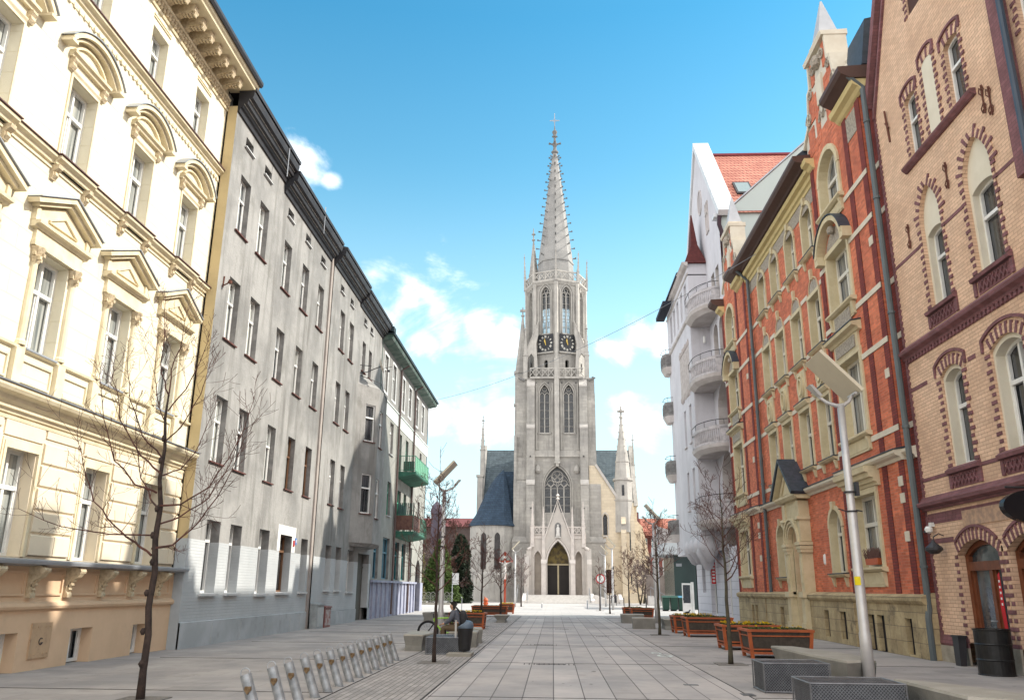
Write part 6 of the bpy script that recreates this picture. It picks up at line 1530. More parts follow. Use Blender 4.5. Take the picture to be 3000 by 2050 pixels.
for (x, y0, z0, y1, z1) in ((-3.1, 102.6, .1, 104.2, .6), (-4.4, 104, .3, 107.2, 1.3), (4.5, 103, .2, 106.5, 1.0), (6.4, 103.6, .2, 107, 1.0)):
    w.tube([(x, y0, z0 - .3), (x, y0, z0 + .85), (x + .0, y1, z1 + .85), (x, y1, z1 - .2)], .04, 6)
    w.tube([(x, (y0 + y1) / 2, (z0 + z1) / 2 - .2), (x, (y0 + y1) / 2, (z0 + z1) / 2 + .85)], .03, 5)
part('handrails', w, M('steel rail', (.35, .36, .38), rough=.4, metal=.5), CH)
# ------------------------------------------------------------------ ground
gm = M('grey concrete paving', (.36, .33, .31), (.26, .245, .24), ns=.55, bump=.004, bs=30, brick=(.9, .6, (.23, .22, .21), .005, 'floorx', .07), mott=.08, dirt=(.9, .55, (.21, .195, .185)), rough=.8)
slab = M('promenade slabs', (.41, .375, .355), (.30, .285, .28), ns=.5, bump=.003, bs=40, brick=(6.12, .478, (.11, .10, .10), .009, 'floor0', .13), mott=.13, dirt=(.8, .6, (.24, .22, .21)), streak=0, rough=.72)
pav = M('small grey pavers', (.33, .305, .29), (.265, .25, .24), ns=.8, bump=.006, bs=30, brick=(.42, .105, (.13, .12, .115), .008, 'floor', .14), mott=.06, rough=.85)
plaza = M('pale plaza slabs', (.42, .40, .385), (.37, .355, .34), ns=.3, brick=(1.2, .6, (.28, .27, .26), .012, 'floorx', .05), mott=.04)
groove = M('dark joint', (.035, .033, .032))
w = MB(); w.add([(-400, -150, -.02), (400, -150, -.02), (400, 500, -.02), (-400, 500, -.02)], [(0, 1, 2, 3)]); struct('ground', w, M('far ground', (.26, .25, .24), ns=.1))
w = MB(); w.add([(-11, -8, 0), (12, -8, 0), (12, 75, 0), (-11, 75, 0)], [(0, 1, 2, 3)]); struct('pavement', w, gm)
w = MB(); w.add([(-1.96, -8, .006), (3.1, -8, .006), (3.1, 53.2, .006), (-1.96, 53.2, .006)], [(0, 1, 2, 3)]); struct('promenade', w, slab)
w = MB(); w.add([(-3.46, -8, .005), (-1.97, -8, .005), (-1.97, 53.2, .005), (-3.46, 53.2, .005)], [(0, 1, 2, 3)]); struct('paver_strip', w, pav)
w = MB(); w.add([(-30, 53.2, .004), (40, 53.2, .004), (40, 160, .004), (-30, 160, .004)], [(0, 1, 2, 3)]); struct('church_plaza', w, plaza)
w = MB()
for x in (-3.47, -1.975, 3.1): w.box(x - .009, x + .009, -8, 53, 0, .011)
for y in (1.32, 7.44, 13.56, 19.72, 25.8, 31.95, 37.9, 44.07, 50.2):
    w.box(-1.94, 3.08, y - .011, y + .011, .004, .0105); w.box(-9.2, -3.5, y - .009 + .3, y + .009 + .3, 0, .006); w.box(3.15, 9, y - .009 + .4, y + .009 + .4, 0, .006)
for y in (44.1,): pass
struct('paving_joints', w, groove)
for (x, y, n, lab) in ((-.05, 19.45, 11, 'slotted drain grate across the promenade slabs, nearest the camera'), (-.3, 26.1, 9, 'slotted drain grate across the promenade slabs, second from the camera'), (.35, 36.5, 9, 'faint slotted drain grate across the slabs, farthest from the camera'), (1.75, 31.0, 6, 'short slotted drain grate on the right of the promenade')):
    w = MB()
    for i in range(n): xx = x - n * .055 + i * .11; w.box(xx, xx + .018, y - .13, y + .13, .006, .012)
    w.box(x - n * .03, x + n * .03, y - .05, y + .05, .006, .0105)
    tag(part('drain_grate', w, groove), lab, 'drain', 'drain grates in the promenade')
w = MB(); w.box(3.02, 3.22, 14.2, 14.5, .006, .012); w.box(2.3, 2.55, 15.6, 15.75, .006, .012)
tag(part('manhole_cover', w, M('iron cover', (.1, .1, .1), rough=.5)), 'small dark iron cover set in the slabs near the right edge of the promenade', 'manhole cover')
w = MB()
for (x, y, r) in ((2.72, 23.2, .14), (2.83, 22.3, .2)):
    vs = [(x + r * cos(t) * k, y + r * 2.0 * sin(t) * k, .0125) for k in (1, .6) for t in [2 * pi * i / 14 for i in range(14)]]
    w.add(vs, [(i, (i + 1) % 14, 14 + (i + 1) % 14, 14 + i) for i in range(14)])
tag(part('painted_pavement_mark', w, M('worn white green paint', (.6, .65, .62))), 'worn white painted arrow mark on the paving edge, right of centre', 'pavement marking')

w = MB(); R_ = random.Random(17)
for i in range(330):     # flattened gum spots and small stains on the slabs
    x, y = R_.uniform(-8.8, 8.6), R_.uniform(9.5, 40); r = R_.uniform(.012, .035) * (1 if R_.random() < .85 else 2.2); n = 7
    w.add([(x + r * cos(2 * pi * k / n) * R_.uniform(.7, 1.2), y + r * sin(2 * pi * k / n) * R_.uniform(.7, 1.2), .0125) for k in range(n)], [tuple(range(n))])
sp = part1('pavement_gum', w, M('trodden gum', (.15, .14, .135), (.24, .23, .22), ns=3), None, recalc=False); tag(sp, 'dark trodden gum spots scattered over the paving', 'gum', kind='stuff')
# ------------------------------------------------------------------ bicycle posts
galv = M('galvanised steel', (.36, .38, .40), (.24, .255, .27), ns=9, rough=.42, metal=.4, mott=.12, local=True)
def bike_post():
    t = thing('bicycle_post', '', 'bicycle stand', (0, 0, 0))
    w = MB(); pts = [(0, 0, -.05), (-.1, 0, .25), (-.21, 0, .56)]
    w.tube([(0.02, 0, -.05), (-.21, 0, .56)], [.07, .07], 20); w.lathe([(.085, 0), (.085, .012), (.07, .014)], 0, 0, 16); part('post', w, galv, t, smooth=False, world=False)
    w = MB(); w.tube([(-.255 + .0, .0, .53)] + [(-.215 - .06 * cos(a), 0, .575 + .06 * sin(a)) for a in [pi * i / 8 for i in range(9)]], .006, 6); part('locking_ring', w, ZINC, t, world=False)
    w = MB(); u = []; 
    sh = [(.036, .04), (.042, .0), (.0, -.05), (-.042, .0), (-.036, .04)]
    w.prism([(p, .39 + q) for p, q in sh], 1, -.105, -.066); w.tube([(0, -.105, .39), (0, -.112, .39)], .014, 10)
    w.V = [(x - .155 + .02, y, z) for x, y, z in w.V]
    part('lock_plate', w, M('rusty brass plate', (.22, .15, .08), (.12, .075, .04), ns=18, rough=.5, metal=.4, local=True), t, world=False)
    return t
bp0 = bike_post()
ys = [20.0, 19.3, 18.52, 17.78, 17.02, 16.24, 15.5, 14.74, 14.0, 13.27, 12.42, 11.68, 10.7]
def ordl(i):
    o = ['farthest', 'second farthest', 'third farthest', 'fourth farthest', 'fifth farthest', 'sixth farthest', 'middle', 'sixth nearest', 'fifth nearest', 'fourth nearest', 'third nearest', 'second nearest', 'nearest']
    return o[i]
for i, y in enumerate(ys):
    o = bp0 if i == 0 else copy_tree(bp0)
    o.location = (-3.62 + (.02 if i > 9 else 0), y, 0); o.rotation_euler = (0, 0, radians((i * 37 % 7) - 3))
    o['label'] = ordl(i) + ' leaning galvanised bicycle post of the row left of the promenade'
    o['group'] = 'leaning bicycle posts in a row'

# ------------------------------------------------------------------ street lamps with solar panels
def street_lamp():
    t = thing('street_lamp', '', 'street lamp', (0, 0, 0))
    pm = M('silver lamp pole', (.52, .51, .50), (.44, .44, .45), ns=2, rough=.38, metal=.35, mott=.05, local=True)
    w = MB(); w.lathe([(.1, 0), (.1, .9), (.088, .95), (.085, 3.0), (.07, 3.05), (.066, 5.0)], 0, 0, 18); part('pole', w, pm, t, smooth=True, world=False)
    w = MB(); 
    for z in (3.0, 3.35): w.lathe([(.0, z), (.1, z), (.1, z + .03), (0, z + .03)], 0, 0, 14)
    w.tube([(-.2, -.02, 3.02), (-.1, -.1, 3.05), (.02, -.11, 3.03)], .014, 5); w.tube([(.1, 0, 3.02), (.24, .02, 3.06)], .012, 5); w.box(-.16, -.1, -.06, .06, 3.3, 3.55)
    part('bracket_collar', w, DKMET, t, world=False)
    w = MB(); w.tube([(-.24, 0, 5.2), (-.17, 0, 5.08), (-.06, 0, 5.0), (.08, 0, 4.99), (.25, 0, 5.05), (.4, 0, 5.17)], [.03, .035, .04, .04, .035, .028], 8); w.tube([(-.24, -.2, 5.2), (-.24, .2, 5.2)], .03, 6); part('arm', w, pm, t, world=False)
    w = MB(); a = radians(47); L = 1.05
    ux, uz = cos(a), sin(a); nx, nz = -uz, ux
    p0 = (-.3, 5.2)
    def P(s_, n_): return (p0[0] + ux * s_ + nx * n_, p0[1] + uz * s_ + nz * n_)
    w.prism([P(0, 0), P(L, 0), P(L, .06), P(0, .06)], 1, -.6, .35); pn = part('solar_panel', w, M('panel backing', (.60, .55, .43), (.55, .50, .39), ns=1, rough=.45, local=True), t, world=False)  # cream tone of the backing holds light reflected from the cream facade
    w = MB(); w.prism([P(.02, .06), P(L - .02, .06), P(L - .02, .068), P(.02, .068)], 1, -.58, .33); part('solar_cells', w, M('solar cells', (.01, .015, .04), rough=.15, spec=.8), pn, world=False)
    w = MB(); w.taper([(0, -.07), (.3, -.13), (.3, .13), (0, .07)], 0, [(0, -.06), (.27, -.09), (.27, .09), (0, .06)], .06)
    b = radians(48); vs = []
    for x, y, z in w.V: vs.append((.38 + x * cos(b) - z * sin(b), y, 5.15 + x * sin(b) + z * cos(b)))
    w.V = vs; part('lamp_head', w, M('lamp head grey', (.45, .45, .44), rough=.4), t, world=False)
    return t
lp = street_lamp(); lamps = [
 ((5.47, 15.5), 180, 'nearest solar street lamp, by the stone benches before the red brick house', 1.0),
 ((-3.89, 29.66), 0, 'solar street lamp behind the black litter bin on the left side', 1.0),
 ((5.33, 44.6), 180, 'solar street lamp on the right beyond the orange planters, against the sky', 1.0),
 ((-3.55, 80), 0, 'solar street lamp beside the red crucifix, left before the church', 1.0),
 ((5.05, 72.5), 180, 'solar street lamp right of the church porch, the taller-looking of the two there', 1.0),
 ((5.3, 86.5), 180, 'solar street lamp nearest to the round road sign, right of the church door', 1.0)]
for i, ((x, y), r, lab, s_) in enumerate(lamps):
    o = lp if i == 0 else copy_tree(lp); o.location = (x, y, 0); o.rotation_euler = (0, 0, radians(r)); o['label'] = lab; o['group'] = 'street lamps with solar panels'
YS = thing('pole_sticker', 'yellow sticker wrapped on the nearest lamp pole', 'sticker', (5.47, 15.4, 1.7)); w = MB()
w.add([(5.47 + .0935 * cos(a), 15.5 + .0935 * sin(a), z) for z in (1.72, 1.87) for a in [radians(-165 + 12 * i) for i in range(7)]], [(i, i + 1, 8 + i, 7 + i) for i in range(6)]); part('sticker', w, M('yellow sticker', (.75, .6, .02)), YS)

# ------------------------------------------------------------------ planters
orw = M('orange brown planter frame', (.40, .105, .035), (.30, .075, .03), ns=4, rough=.5, mott=.06, local=True)
pandk = M('dark mesh planter panel', (.075, .062, .05), (.05, .042, .035), ns=9, rough=.7, bump=.004, bs=120, local=True)
soil = M('plant bed', (.045, .06, .03), (.08, .06, .04), ns=14, bump=.03, bs=25, local=True)
def planter(w_, d_, h_, flowers, seed, orient=0):
    t = thing('planter', '', 'planter', (0, 0, 0)); R_ = random.Random(seed); w = MB(); s = .085
    # splayed corner legs
    for x, sx in ((0, -1), (w_, 1)):
        for y, sy in ((0, -1), (d_, 1)):
            a, b = (x, x + s) if sx < 0 else (x - s, x); c, e = (y, y + s) if sy < 0 else (y - s, y); o = -.05
            w.taper([(a - sx * o * -1 * 0 + sx * -.06, c - sy * .06), (b + sx * -.06, c - sy * .06), (b + sx * -.06, e - sy * .06), (a + sx * -.06, e - sy * .06)], 0, [(a, c), (b, c), (b, e), (a, e)], h_ - .05)
    w.box(-.02, w_ + .02, -.02, s, h_ - .06, h_); w.box(-.02, w_ + .02, d_ - s, d_ + .02, h_ - .06, h_); w.box(-.02, s, s, d_ - s, h_ - .06, h_); w.box(w_ - s, w_ + .02, s, d_ - s, h_ - .06, h_)
    for z0, z1, i in ((.1, .16, .045), (.2, .235, .035), (h_ - .17, h_ - .14, .01)):
        w.box(s + i, w_ - s - i, i, i + .03, z0, z1); w.box(s + i, w_ - s - i, d_ - i - .03, d_ - i, z0, z1); w.box(i, i + .03, s + i, d_ - s - i, z0, z1); w.box(w_ - i - .03, w_ - i, s + i, d_ - s - i, z0, z1)
    part('frame', w, orw, t, world=False)
    w = MB(); w.taper([(.09, .09), (w_ - .09, .09), (w_ - .09, d_ - .09), (.09, d_ - .09)], .12, [(.035, .035), (w_ - .035, .035), (w_ - .035, d_ - .035), (.035, d_ - .035)], h_ - .055); part('panel', w, pandk, t, world=False)
    w = MB(); w.box(s, w_ - s, s, d_ - s, h_ - .06, h_ - .03)
    for i in range(int(500 * w_ * d_)):
        x, y = R_.uniform(.1, w_ - .1), R_.uniform(.1, d_ - .1); a = R_.uniform(0, 6.3); l = R_.uniform(.03, .07); z = h_ - .03
        w.add([(x, y, z), (x + l * cos(a), y + l * sin(a), z + R_.uniform(.02, .06)), (x + l * .6 * cos(a + .8), y + l * .6 * sin(a + .8), z + R_.uniform(.03, .07))], [(0, 1, 2)])
    part('foliage', w, M('pansy leaves', (.045, .09, .025), (.07, .06, .03), ns=12, local=True), t, world=False, recalc=False)
    if flowers:
        w = MB()
        for i in range(int(flowers)):
            cl = R_.choice([.15, .3, .45, .55, .7, .85]); x, y = min(w_ - .12, max(.12, w_ * cl + R_.gauss(0, .07))), R_.uniform(.12, d_ - .12); z = h_ + R_.uniform(.0, .07)
            for k in range(5):
                a = k * 1.257 + R_.random(); r = .028; tz = R_.uniform(-.02, .02)
                w.add([(x, y, z), (x + r * cos(a - .5), y + r * sin(a - .5), z + .02 + tz), (x + r * 1.3 * cos(a), y + r * 1.3 * sin(a), z + .025), (x + r * cos(a + .5), y + r * sin(a + .5), z + .02)], [(0, 1, 2, 3)])
        part('flowers', w, M('yellow pansies', (.72, .52, .02), (.6, .38, .01), ns=20, local=True), t, world=False, recalc=False)
    return t
PL = [(4.85, 21.85, 1.62, 1.12, .69, 14, 'orange framed planter nearest the camera on the right, mostly green inside'),
      (4.8, 24.8, 1.62, 1.15, .68, 110, 'orange framed planter with bright yellow pansies, second on the right'),
      (4.8, 31.5, 1.7, 1.15, .68, 6, 'orange framed planter with brownish plants, third on the right'),
      (4.72, 34.1, 1.7, 1.1, .66, 110, 'orange framed planter with yellow flowers, behind the brownish one on the right'),
      (4.42, 49.2, 1.32, 1.0, .62, 0, 'dark red planter on the right just before the sunlit plaza'),
      (4.15, 51.0, 1.2, 1.0, .62, 20, 'dark red planter partly hidden behind its neighbour near the plaza'),
      (-4.3, 35.2, 1.5, 1.1, .66, 90, 'orange framed planter with yellow and red flowers right behind the seated person'),
      (-4.95, 51.9, 2.2, 1.0, .62, 0, 'long orange wooden planter box behind the bare trees on the left'),
      (-3.62, 57.8, 1.0, 1.0, .64, 110, 'orange planter topped with bright yellow flowers, farthest on the left')]
for i, (x, y, a, b, h, f, lab) in enumerate(PL):
    o = planter(a, b, h, f, 20 + i); o.location = (x, y, 0); o['label'] = lab; o['group'] = 'orange wooden planters'

# ------------------------------------------------------------------ stone and mesh benches
stn = M('greenish grey bench stone', (.24, .235, .215), (.19, .185, .17), ns=2, bump=.01, bs=40, mott=.08, rough=.75)
stn2 = M('pale worn stone top', (.33, .31, .27), (.27, .255, .22), ns=2, bump=.006, bs=50, mott=.06, rough=.6)
def stone_bench(pts, h, lab, inset=.1, mat=None, grp='faceted stone benches'):
    cx = sum(p[0] for p in pts) / len(pts); cy = sum(p[1] for p in pts) / len(pts)
    t = thing('stone_bench', lab, 'bench', (cx, cy, 0), group=grp)
    w = MB(); lo = [(cx + (x - cx) * (1 - inset * 1.2), cy + (y - cy) * (1 - inset * .35)) for x, y in pts]; mi = [(cx + (x - cx) * (1 - inset * 1.8), cy + (y - cy) * (1 - inset * .5)) for x, y in pts]
    w.taper(lo, 0, mi, h * .35); w.taper(mi, h * .35, pts, h - .035); part('body', w, mat or stn, t)
    w = MB(); w.taper(pts, h - .035, [(cx + (x - cx) * .97, cy + (y - cy) * .98) for x, y in pts], h); part('seat', w, stn2 if mat is None else mat, t); return t
meshm = M('steel mesh', (.22, .23, .25), (.15, .155, .17), ns=6, rough=.4, metal=.5)
meshd = M('dark inside of mesh bench', (.045, .05, .06), (.075, .08, .09), ns=4, mott=.15)
def mesh_bench(x0, x1, y0, y1, h, lab, sp=.045, tilt=0.0):
    t = thing('mesh_bench', lab, 'bench', ((x0 + x1) / 2, (y0 + y1) / 2, 0), group='steel mesh benches')
    w = MB(); w.box(x0 + .02, x1 - .02, y0 + .02, y1 - .02, .03, h - .015); w.box(x0 + .06, x1 - .03, y0 + .05, y1 - .05, 0, .03); part('core', w, meshd, t)
    w = MB()
    def faceg(P, U, V, lu, lv):   # diamond strips on a rectangle
        P, U, V = Vector(P), Vector(U), Vector(V); N_ = U.cross(V).normalized() * .004
        k = -lv
        while k < lu:
            for sgn in (1, -1):
                a0 = max(0, k if sgn > 0 else k); s0 = 0
                pts = []
                for s_ in (0, lv):
                    pts.append((k + s_, s_ if sgn > 0 else lv - s_))
                (ua, va), (ub, vb) = pts
                if ub <= 0 or ua >= lu: continue
                if ua < 0: f = (0 - ua) / (ub - ua); va = va + (vb - va) * f; ua = 0
                if ub > lu: f = (lu - ua) / (ub - ua); vb = va + (vb - va) * f; ub = lu
                a, b = P + U * ua + V * va, P + U * ub + V * vb; d = (b - a)
                if d.length < .01: continue
                sd = d.normalized().cross(N_.normalized()) * .004
                w.add([tuple(a - sd + N_), tuple(a + sd + N_), tuple(b + sd + N_), tuple(b - sd + N_)], [(0, 1, 2, 3)])
            k += sp
    faceg((x0, y0, .03), (1, 0, 0), (0, 0, 1), x1 - x0, h - .03); faceg((x0, y1, .03), (0, -1, 0), (0, 0, 1), y1 - y0, h - .03); faceg((x0, y0, h), (1, 0, 0), (0, 1, 0), x1 - x0, y1 - y0); faceg((x1, y0, .03), (0, 1, 0), (0, 0, 1), y1 - y0, h - .03)
    part('mesh', w, meshm, t, recalc=False)
    w = MB(); r = .011
    c = [(x0, y0), (x1, y0), (x1, y1), (x0, y1)]
    for i in range(4):
        a, b = c[i], c[(i + 1) % 4]; w.tube([(a[0], a[1], h), (b[0], b[1], h)], r, 5); w.tube([(a[0], a[1], .02), (b[0], b[1], .02)], r, 5); w.tube([(a[0], a[1], 0), (a[0], a[1], h)], r, 5)
    part('edge_frame', w, meshm, t)
mesh_bench(3.47, 4.55, 14.65, 15.45, .46, 'steel mesh box bench on the right, farther of the two at the bottom edge')
mesh_bench(3.33, 4.55, 11.6, 12.45, .46, 'steel mesh box bench on the right, cut by the bottom edge of the photo')
stone_bench([(4.78, 19.4), (5.2, 19.3), (5.75, 17.0), (5.5, 15.6), (5.05, 15.3), (4.85, 17.0)], .46, 'long faceted pale stone bench behind the nearer mesh benches on the right')
stone_bench([(4.73, 12.5), (5.2, 12.0), (5.75, 10.6), (5.3, 10.2), (4.8, 10.5)], .45, 'low grey stone bench at the bottom edge, right of the nearest lamp pole')
stone_bench([(5.3, 18.2), (5.85, 18.0), (5.95, 17.0), (5.8, 16.0), (5.6, 17)], .42, 'small dark stone block against the long pale stone bench')
mesh_bench(-3.22, -2.3, 21.85, 23.3, .41, 'steel mesh box bench behind the left tree, beside the black litter bin')
stone_bench([(-4.0, 23.0), (-3.45, 22.9), (-3.3, 23.9), (-3.7, 25.2), (-4.1, 24.6)], .42, 'dark faceted stone bench left of the mesh bench, before the bicycle')
stone_bench([(-3.0, 24.72), (-2.17, 24.68), (-2.2, 25.7), (-3.0, 25.8)], .42, 'grey stone block the person sits on', .03)
stone_bench([(-3.3, 26.6), (-2.16, 26.58), (-2.3, 27.8), (-3.2, 27.9)], .42, 'grey stone block behind the litter bin', .03)
stone_bench([(-6.7, 43.8), (-4.6, 43.6), (-4.5, 44.6), (-6.6, 44.8)], .43, 'long dark stone block behind the bicycle handlebars on the left', .05)
stone_bench([(-2.95, 42.6), (-2.25, 42.5), (-2.2, 43.6), (-2.9, 43.8)], .37, 'small bluish stone seat beside the paver strip, left of the promenade', .25)
stone_bench([(3.42, 37.5), (4.44, 37.6), (4.5, 38.6), (3.5, 38.7)], .45, 'dark grey stone block on the right edge of the promenade, nearer of two', .03)
stone_bench([(3.47, 43.9), (4.6, 43.8), (4.7, 45.0), (3.5, 45.2)], .43, 'dark grey stone block on the right edge of the promenade, farther of two', .03)
stone_bench([(4.7, 37.0), (5.15, 36.6), (5.5, 38.6), (5.2, 40.5), (4.8, 39)], .44, 'faceted stone bench beside the second tree on the right', .12)

# ------------------------------------------------------------------ litter bin, barrel, small street things
LB = thing('litter_bin', 'black tapered litter bin with a domed blue grey lid on a steel post', 'litter bin', (-2.35, 21.8, 0))
w = MB(); w.T = lambda a, b, c: (-2.26 + a + (c - .1) * .045, 21.95 + b, c)
w.lathe([(.0, .1), (.155, .1), (.165, .14), (.2, .62), (.205, .68)], 0, 0, 22); part('body', w, M('black bin plastic', (.014, .014, .016), (.02, .02, .022), ns=5, rough=.45), LB, smooth=False)
w = MB(); vs = []; fs = []; nn = 22; 
for k, (r, z0, tilt) in enumerate([(.205, .64, .0), (.21, .67, .03), (.18, .71, .06), (.11, .745, .05), (0.02, .755, .04)]):
    for j in range(nn): a = 2 * pi * j / nn; vs.append((-2.26 + .025 + r * cos(a), 21.95 + r * sin(a), z0 + tilt * cos(a) + .04 * k / 4))
for k in range(4):
    for j in range(nn): fs.append((k * nn + j, k * nn + (j + 1) % nn, (k + 1) * nn + (j + 1) % nn, (k + 1) * nn + j))
w.add(vs, fs); part('lid', w, M('blue grey lid', (.10, .14, .19), rough=.35), LB, smooth=True)
w = MB(); w.box(-2.5, -2.455, 21.9, 21.96, 0, .83); part('post', w, M('pale steel post', (.45, .44, .42), rough=.4, metal=.4), LB)
w = MB(); w.box(-2.62, -2.02, 21.25, 22.1, 0, .07); part('base', w, stn2, LB)
BR = thing('barrel', 'black ribbed oil barrel standing before the brown shop door', 'barrel', (9.05, 18.35, 0))
w = MB(); w.lathe([(.0, 0), (.35, 0), (.35, .02), (.34, .03), (.34, .28), (.357, .3), (.34, .32), (.34, .58), (.357, .6), (.34, .62), (.34, .86), (.357, .88), (.357, .9), (.33, .9), (.33, .87), (0, .87)], 9.05, 18.35, 32); part('drum', w, M('black barrel paint', (.012, .012, .013), (.02, .02, .02), ns=6, rough=.4), BR, smooth=False)
w = MB(); w.lathe([(.0, .872), (.04, .874), (.04, .89), (0, .892)], 9.2, 18.3, 10); w.lathe([(.0, .872), (.02, .874), (.02, .89), (0, .892)], 8.9, 18.4, 8); part('bung', w, ZINC, BR)
# illegible white lettering on the glass just above the barrel
DP = thing('black_post', 'short black box post leaning on the stone base of the tan house', 'post', (9.4, 20.55, 0))
w = MB(); w.taper([(9.28, 20.4), (9.42, 20.4), (9.42, 20.65), (9.28, 20.65)], 0, [(9.32, 20.45), (9.5, 20.45), (9.5, 20.75), (9.32, 20.75)], .62); w.box(9.3, 9.52, 20.42, 20.78, .62, .66); part('post', w, DKMET, DP)
RS = thing('road_sign', 'round white road sign with a red ring on a post, right of the church steps', 'road sign', (4.35, 78.6, 0))
w = MB(front(78.5)); w.band([(4.36 + .34 * cos(t), 2.58 + .34 * sin(t)) for t in [-2 * pi * j / 28 for j in range(28)]], .09, 0, .03, closed=True); part('red_ring', w, M('red sign paint', (.55, .02, .03)), RS)
w = MB(front(78.5)); w.prism([(4.36 + .35 * cos(t), 2.58 + .35 * sin(t)) for t in [2 * pi * j / 28 for j in range(28)]], 1, 0, .02); fc = part('sign_face', w, WHITEP, RS)
w = MB(front(78.5)); w.band([(4.2, 2.7), (4.36, 2.5), (4.5, 2.72)], .03, .02, .028); w.box(4.33, 4.37, .02, .028, 2.4, 2.56); part('symbol', w, DKMET, fc)
w = MB(); w.tube([(4.36, 78.53, 0), (4.36, 78.53, 2.95)], .035, 6); part('post', w, ZINC, RS)
for (x, y, h, lab, red) in ((3.03, 76, .74, 'thin steel bollard right of the church steps', 0), (-1.0, 77, .45, 'short bollard with a white cap before the church steps', 1), (7.4, 90, .9, 'dark bollard in front of the right church buttress', 0), (8.3, 77, 1.0, 'dark bollard at the right end of the far planters', 0)):
    t = thing('bollard', lab, 'bollard', (x, y, 0), group='bollards on the plaza'); w = MB(); w.lathe([(.05, 0), (.05, h * .9), (.06, h * .92), (.0, h)], x, y, 8); part('post', w, ZINC if not lab.startswith('dark') else DKMET, t)
    if red: w = MB(); w.lathe([(.07, h * .8), (.07, h * .95), (0, h * 1.02)], x, y, 8); part('cap', w, WHITEP, t)
HY = thing('hydrant', 'orange hydrant standing behind the long orange planter on the left', 'hydrant', (-4.72, 60, 0))
w = MB(); w.lathe([(.16, 0), (.16, .1), (.13, .15), (.13, .75), (.17, .8), (.17, .86), (.1, .98), (.0, 1.02)], -4.72, 60, 12); part('body', w, M('orange hydrant paint', (.62, .12, .04), rough=.5), HY)
w = MB(); w.tube([(-4.9, 60, .62), (-4.54, 60, .62)], .06, 8); w.tube([(-4.76, 60, 1.0), (-4.85, 60, 1.1)], .03, 5); part('outlet', w, M('orange hydrant paint', (.6,) * 3), HY)
HR = thing('handrail', 'short steel handrail post by the left chapel wall', 'handrail', (-6.4, 60, 0)); w = MB(); w.tube([(-6.4, 60, 0), (-6.4, 60, 1.0), (-6.4, 59.4, 1.05)], .03, 6); part('rail', w, ZINC, HR)
SP = thing('information_sign', 'white sign plate on a post before the dark cypress on the left', 'sign', (-10.35, 87.8, 0))
w = MB(); w.tube([(-10.4, 87.8, 0), (-10.4, 87.8, 3.2)], .04, 6); part('post', w, ZINC, SP); w = MB(); w.box(-10.35, -9.75, 87.74, 87.78, 2.0, 3.15); part('plate', w, M('grey white sign plate', (.55, .56, .57)), SP)
LN = thing('litter_bin', 'small black bin standing beside the crucifix', 'litter bin', (6.6, 92, 0)); LN['label'] = 'small dark bin on legs left of the right church buttress'
w = MB(); w.box(6.2, 6.8, 91.8, 92.3, .3, 1.0); w.taper([(6.2, 91.8), (6.8, 91.8), (6.8, 92.3), (6.2, 92.3)], 1.0, [(6.4, 91.9), (6.7, 91.9), (6.7, 92.2), (6.4, 92.2)], 1.15); part('body', w, DKMET, LN); w = MB(); w.tube([(6.25, 91.8, 0), (6.25, 91.8, .4)], .03, 5); w.tube([(6.75, 91.8, 0), (6.75, 91.8, .4)], .03, 5); part('legs', w, DKMET, LN)

# crucifix monument
CF = thing('crucifix', 'tall red wooden crucifix with a white figure under a little roof, left before the church', 'crucifix', (-5.86, 104, 0))
rdw = M('red wood', (.42, .09, .05), (.34, .07, .04), ns=3)
w = MB(); w.box(-5.99, -5.73, 103.9, 104.1, 0, 5.9); w.box(-6.75, -4.97, 103.92, 104.08, 4.75, 4.98); part('cross', w, rdw, CF)
w = MB(); w.band([(-6.8, 4.9), (-5.86, 5.95), (-4.92, 4.9)], .07, 103.6, 104.3); part('roof', w, M('dark red roof', (.2, .03, .03)), CF)
w = MB(); w.box(-6.05, -5.67, 103.85, 103.9, 5.25, 5.5); part('title_plate', w, WHITEP, CF)
def skin(name, verts, edges, rad, mat, parent=None, sub=2, root=0, loc=(0, 0, 0)):
    me = bpy.data.meshes.new(name); me.from_pydata(verts, edges, []); me.materials.append(mat)
    o = bpy.data.objects.new(name, me); COL.objects.link(o); o.location = loc
    m_ = o.modifiers.new('Skin', 'SKIN'); 
    lay = me.skin_vertices[0].data if me.skin_vertices else None
    if lay is None:
        bpy.context.view_layer.objects.active = o
        bm = bmesh.new(); bm.from_mesh(me); bm.verts.layers.skin.verify(); bm.to_mesh(me); bm.free(); lay = me.skin_vertices[0].data
    for i, v in enumerate(lay):
        r = rad[i]; v.radius = (r, r) if not isinstance(r, tuple) else r; v.use_root = (i == root)
    s_ = o.modifiers.new('Sub', 'SUBSURF'); s_.levels = sub; s_.render_levels = sub
    m_.use_smooth_shade = True
    if parent: o.parent = parent; o.location = Vector(loc) - LOC.get(parent.name, Vector((0, 0, 0)))
    return o
fig = M('white statue paint', (.70, .68, .65), rough=.5)
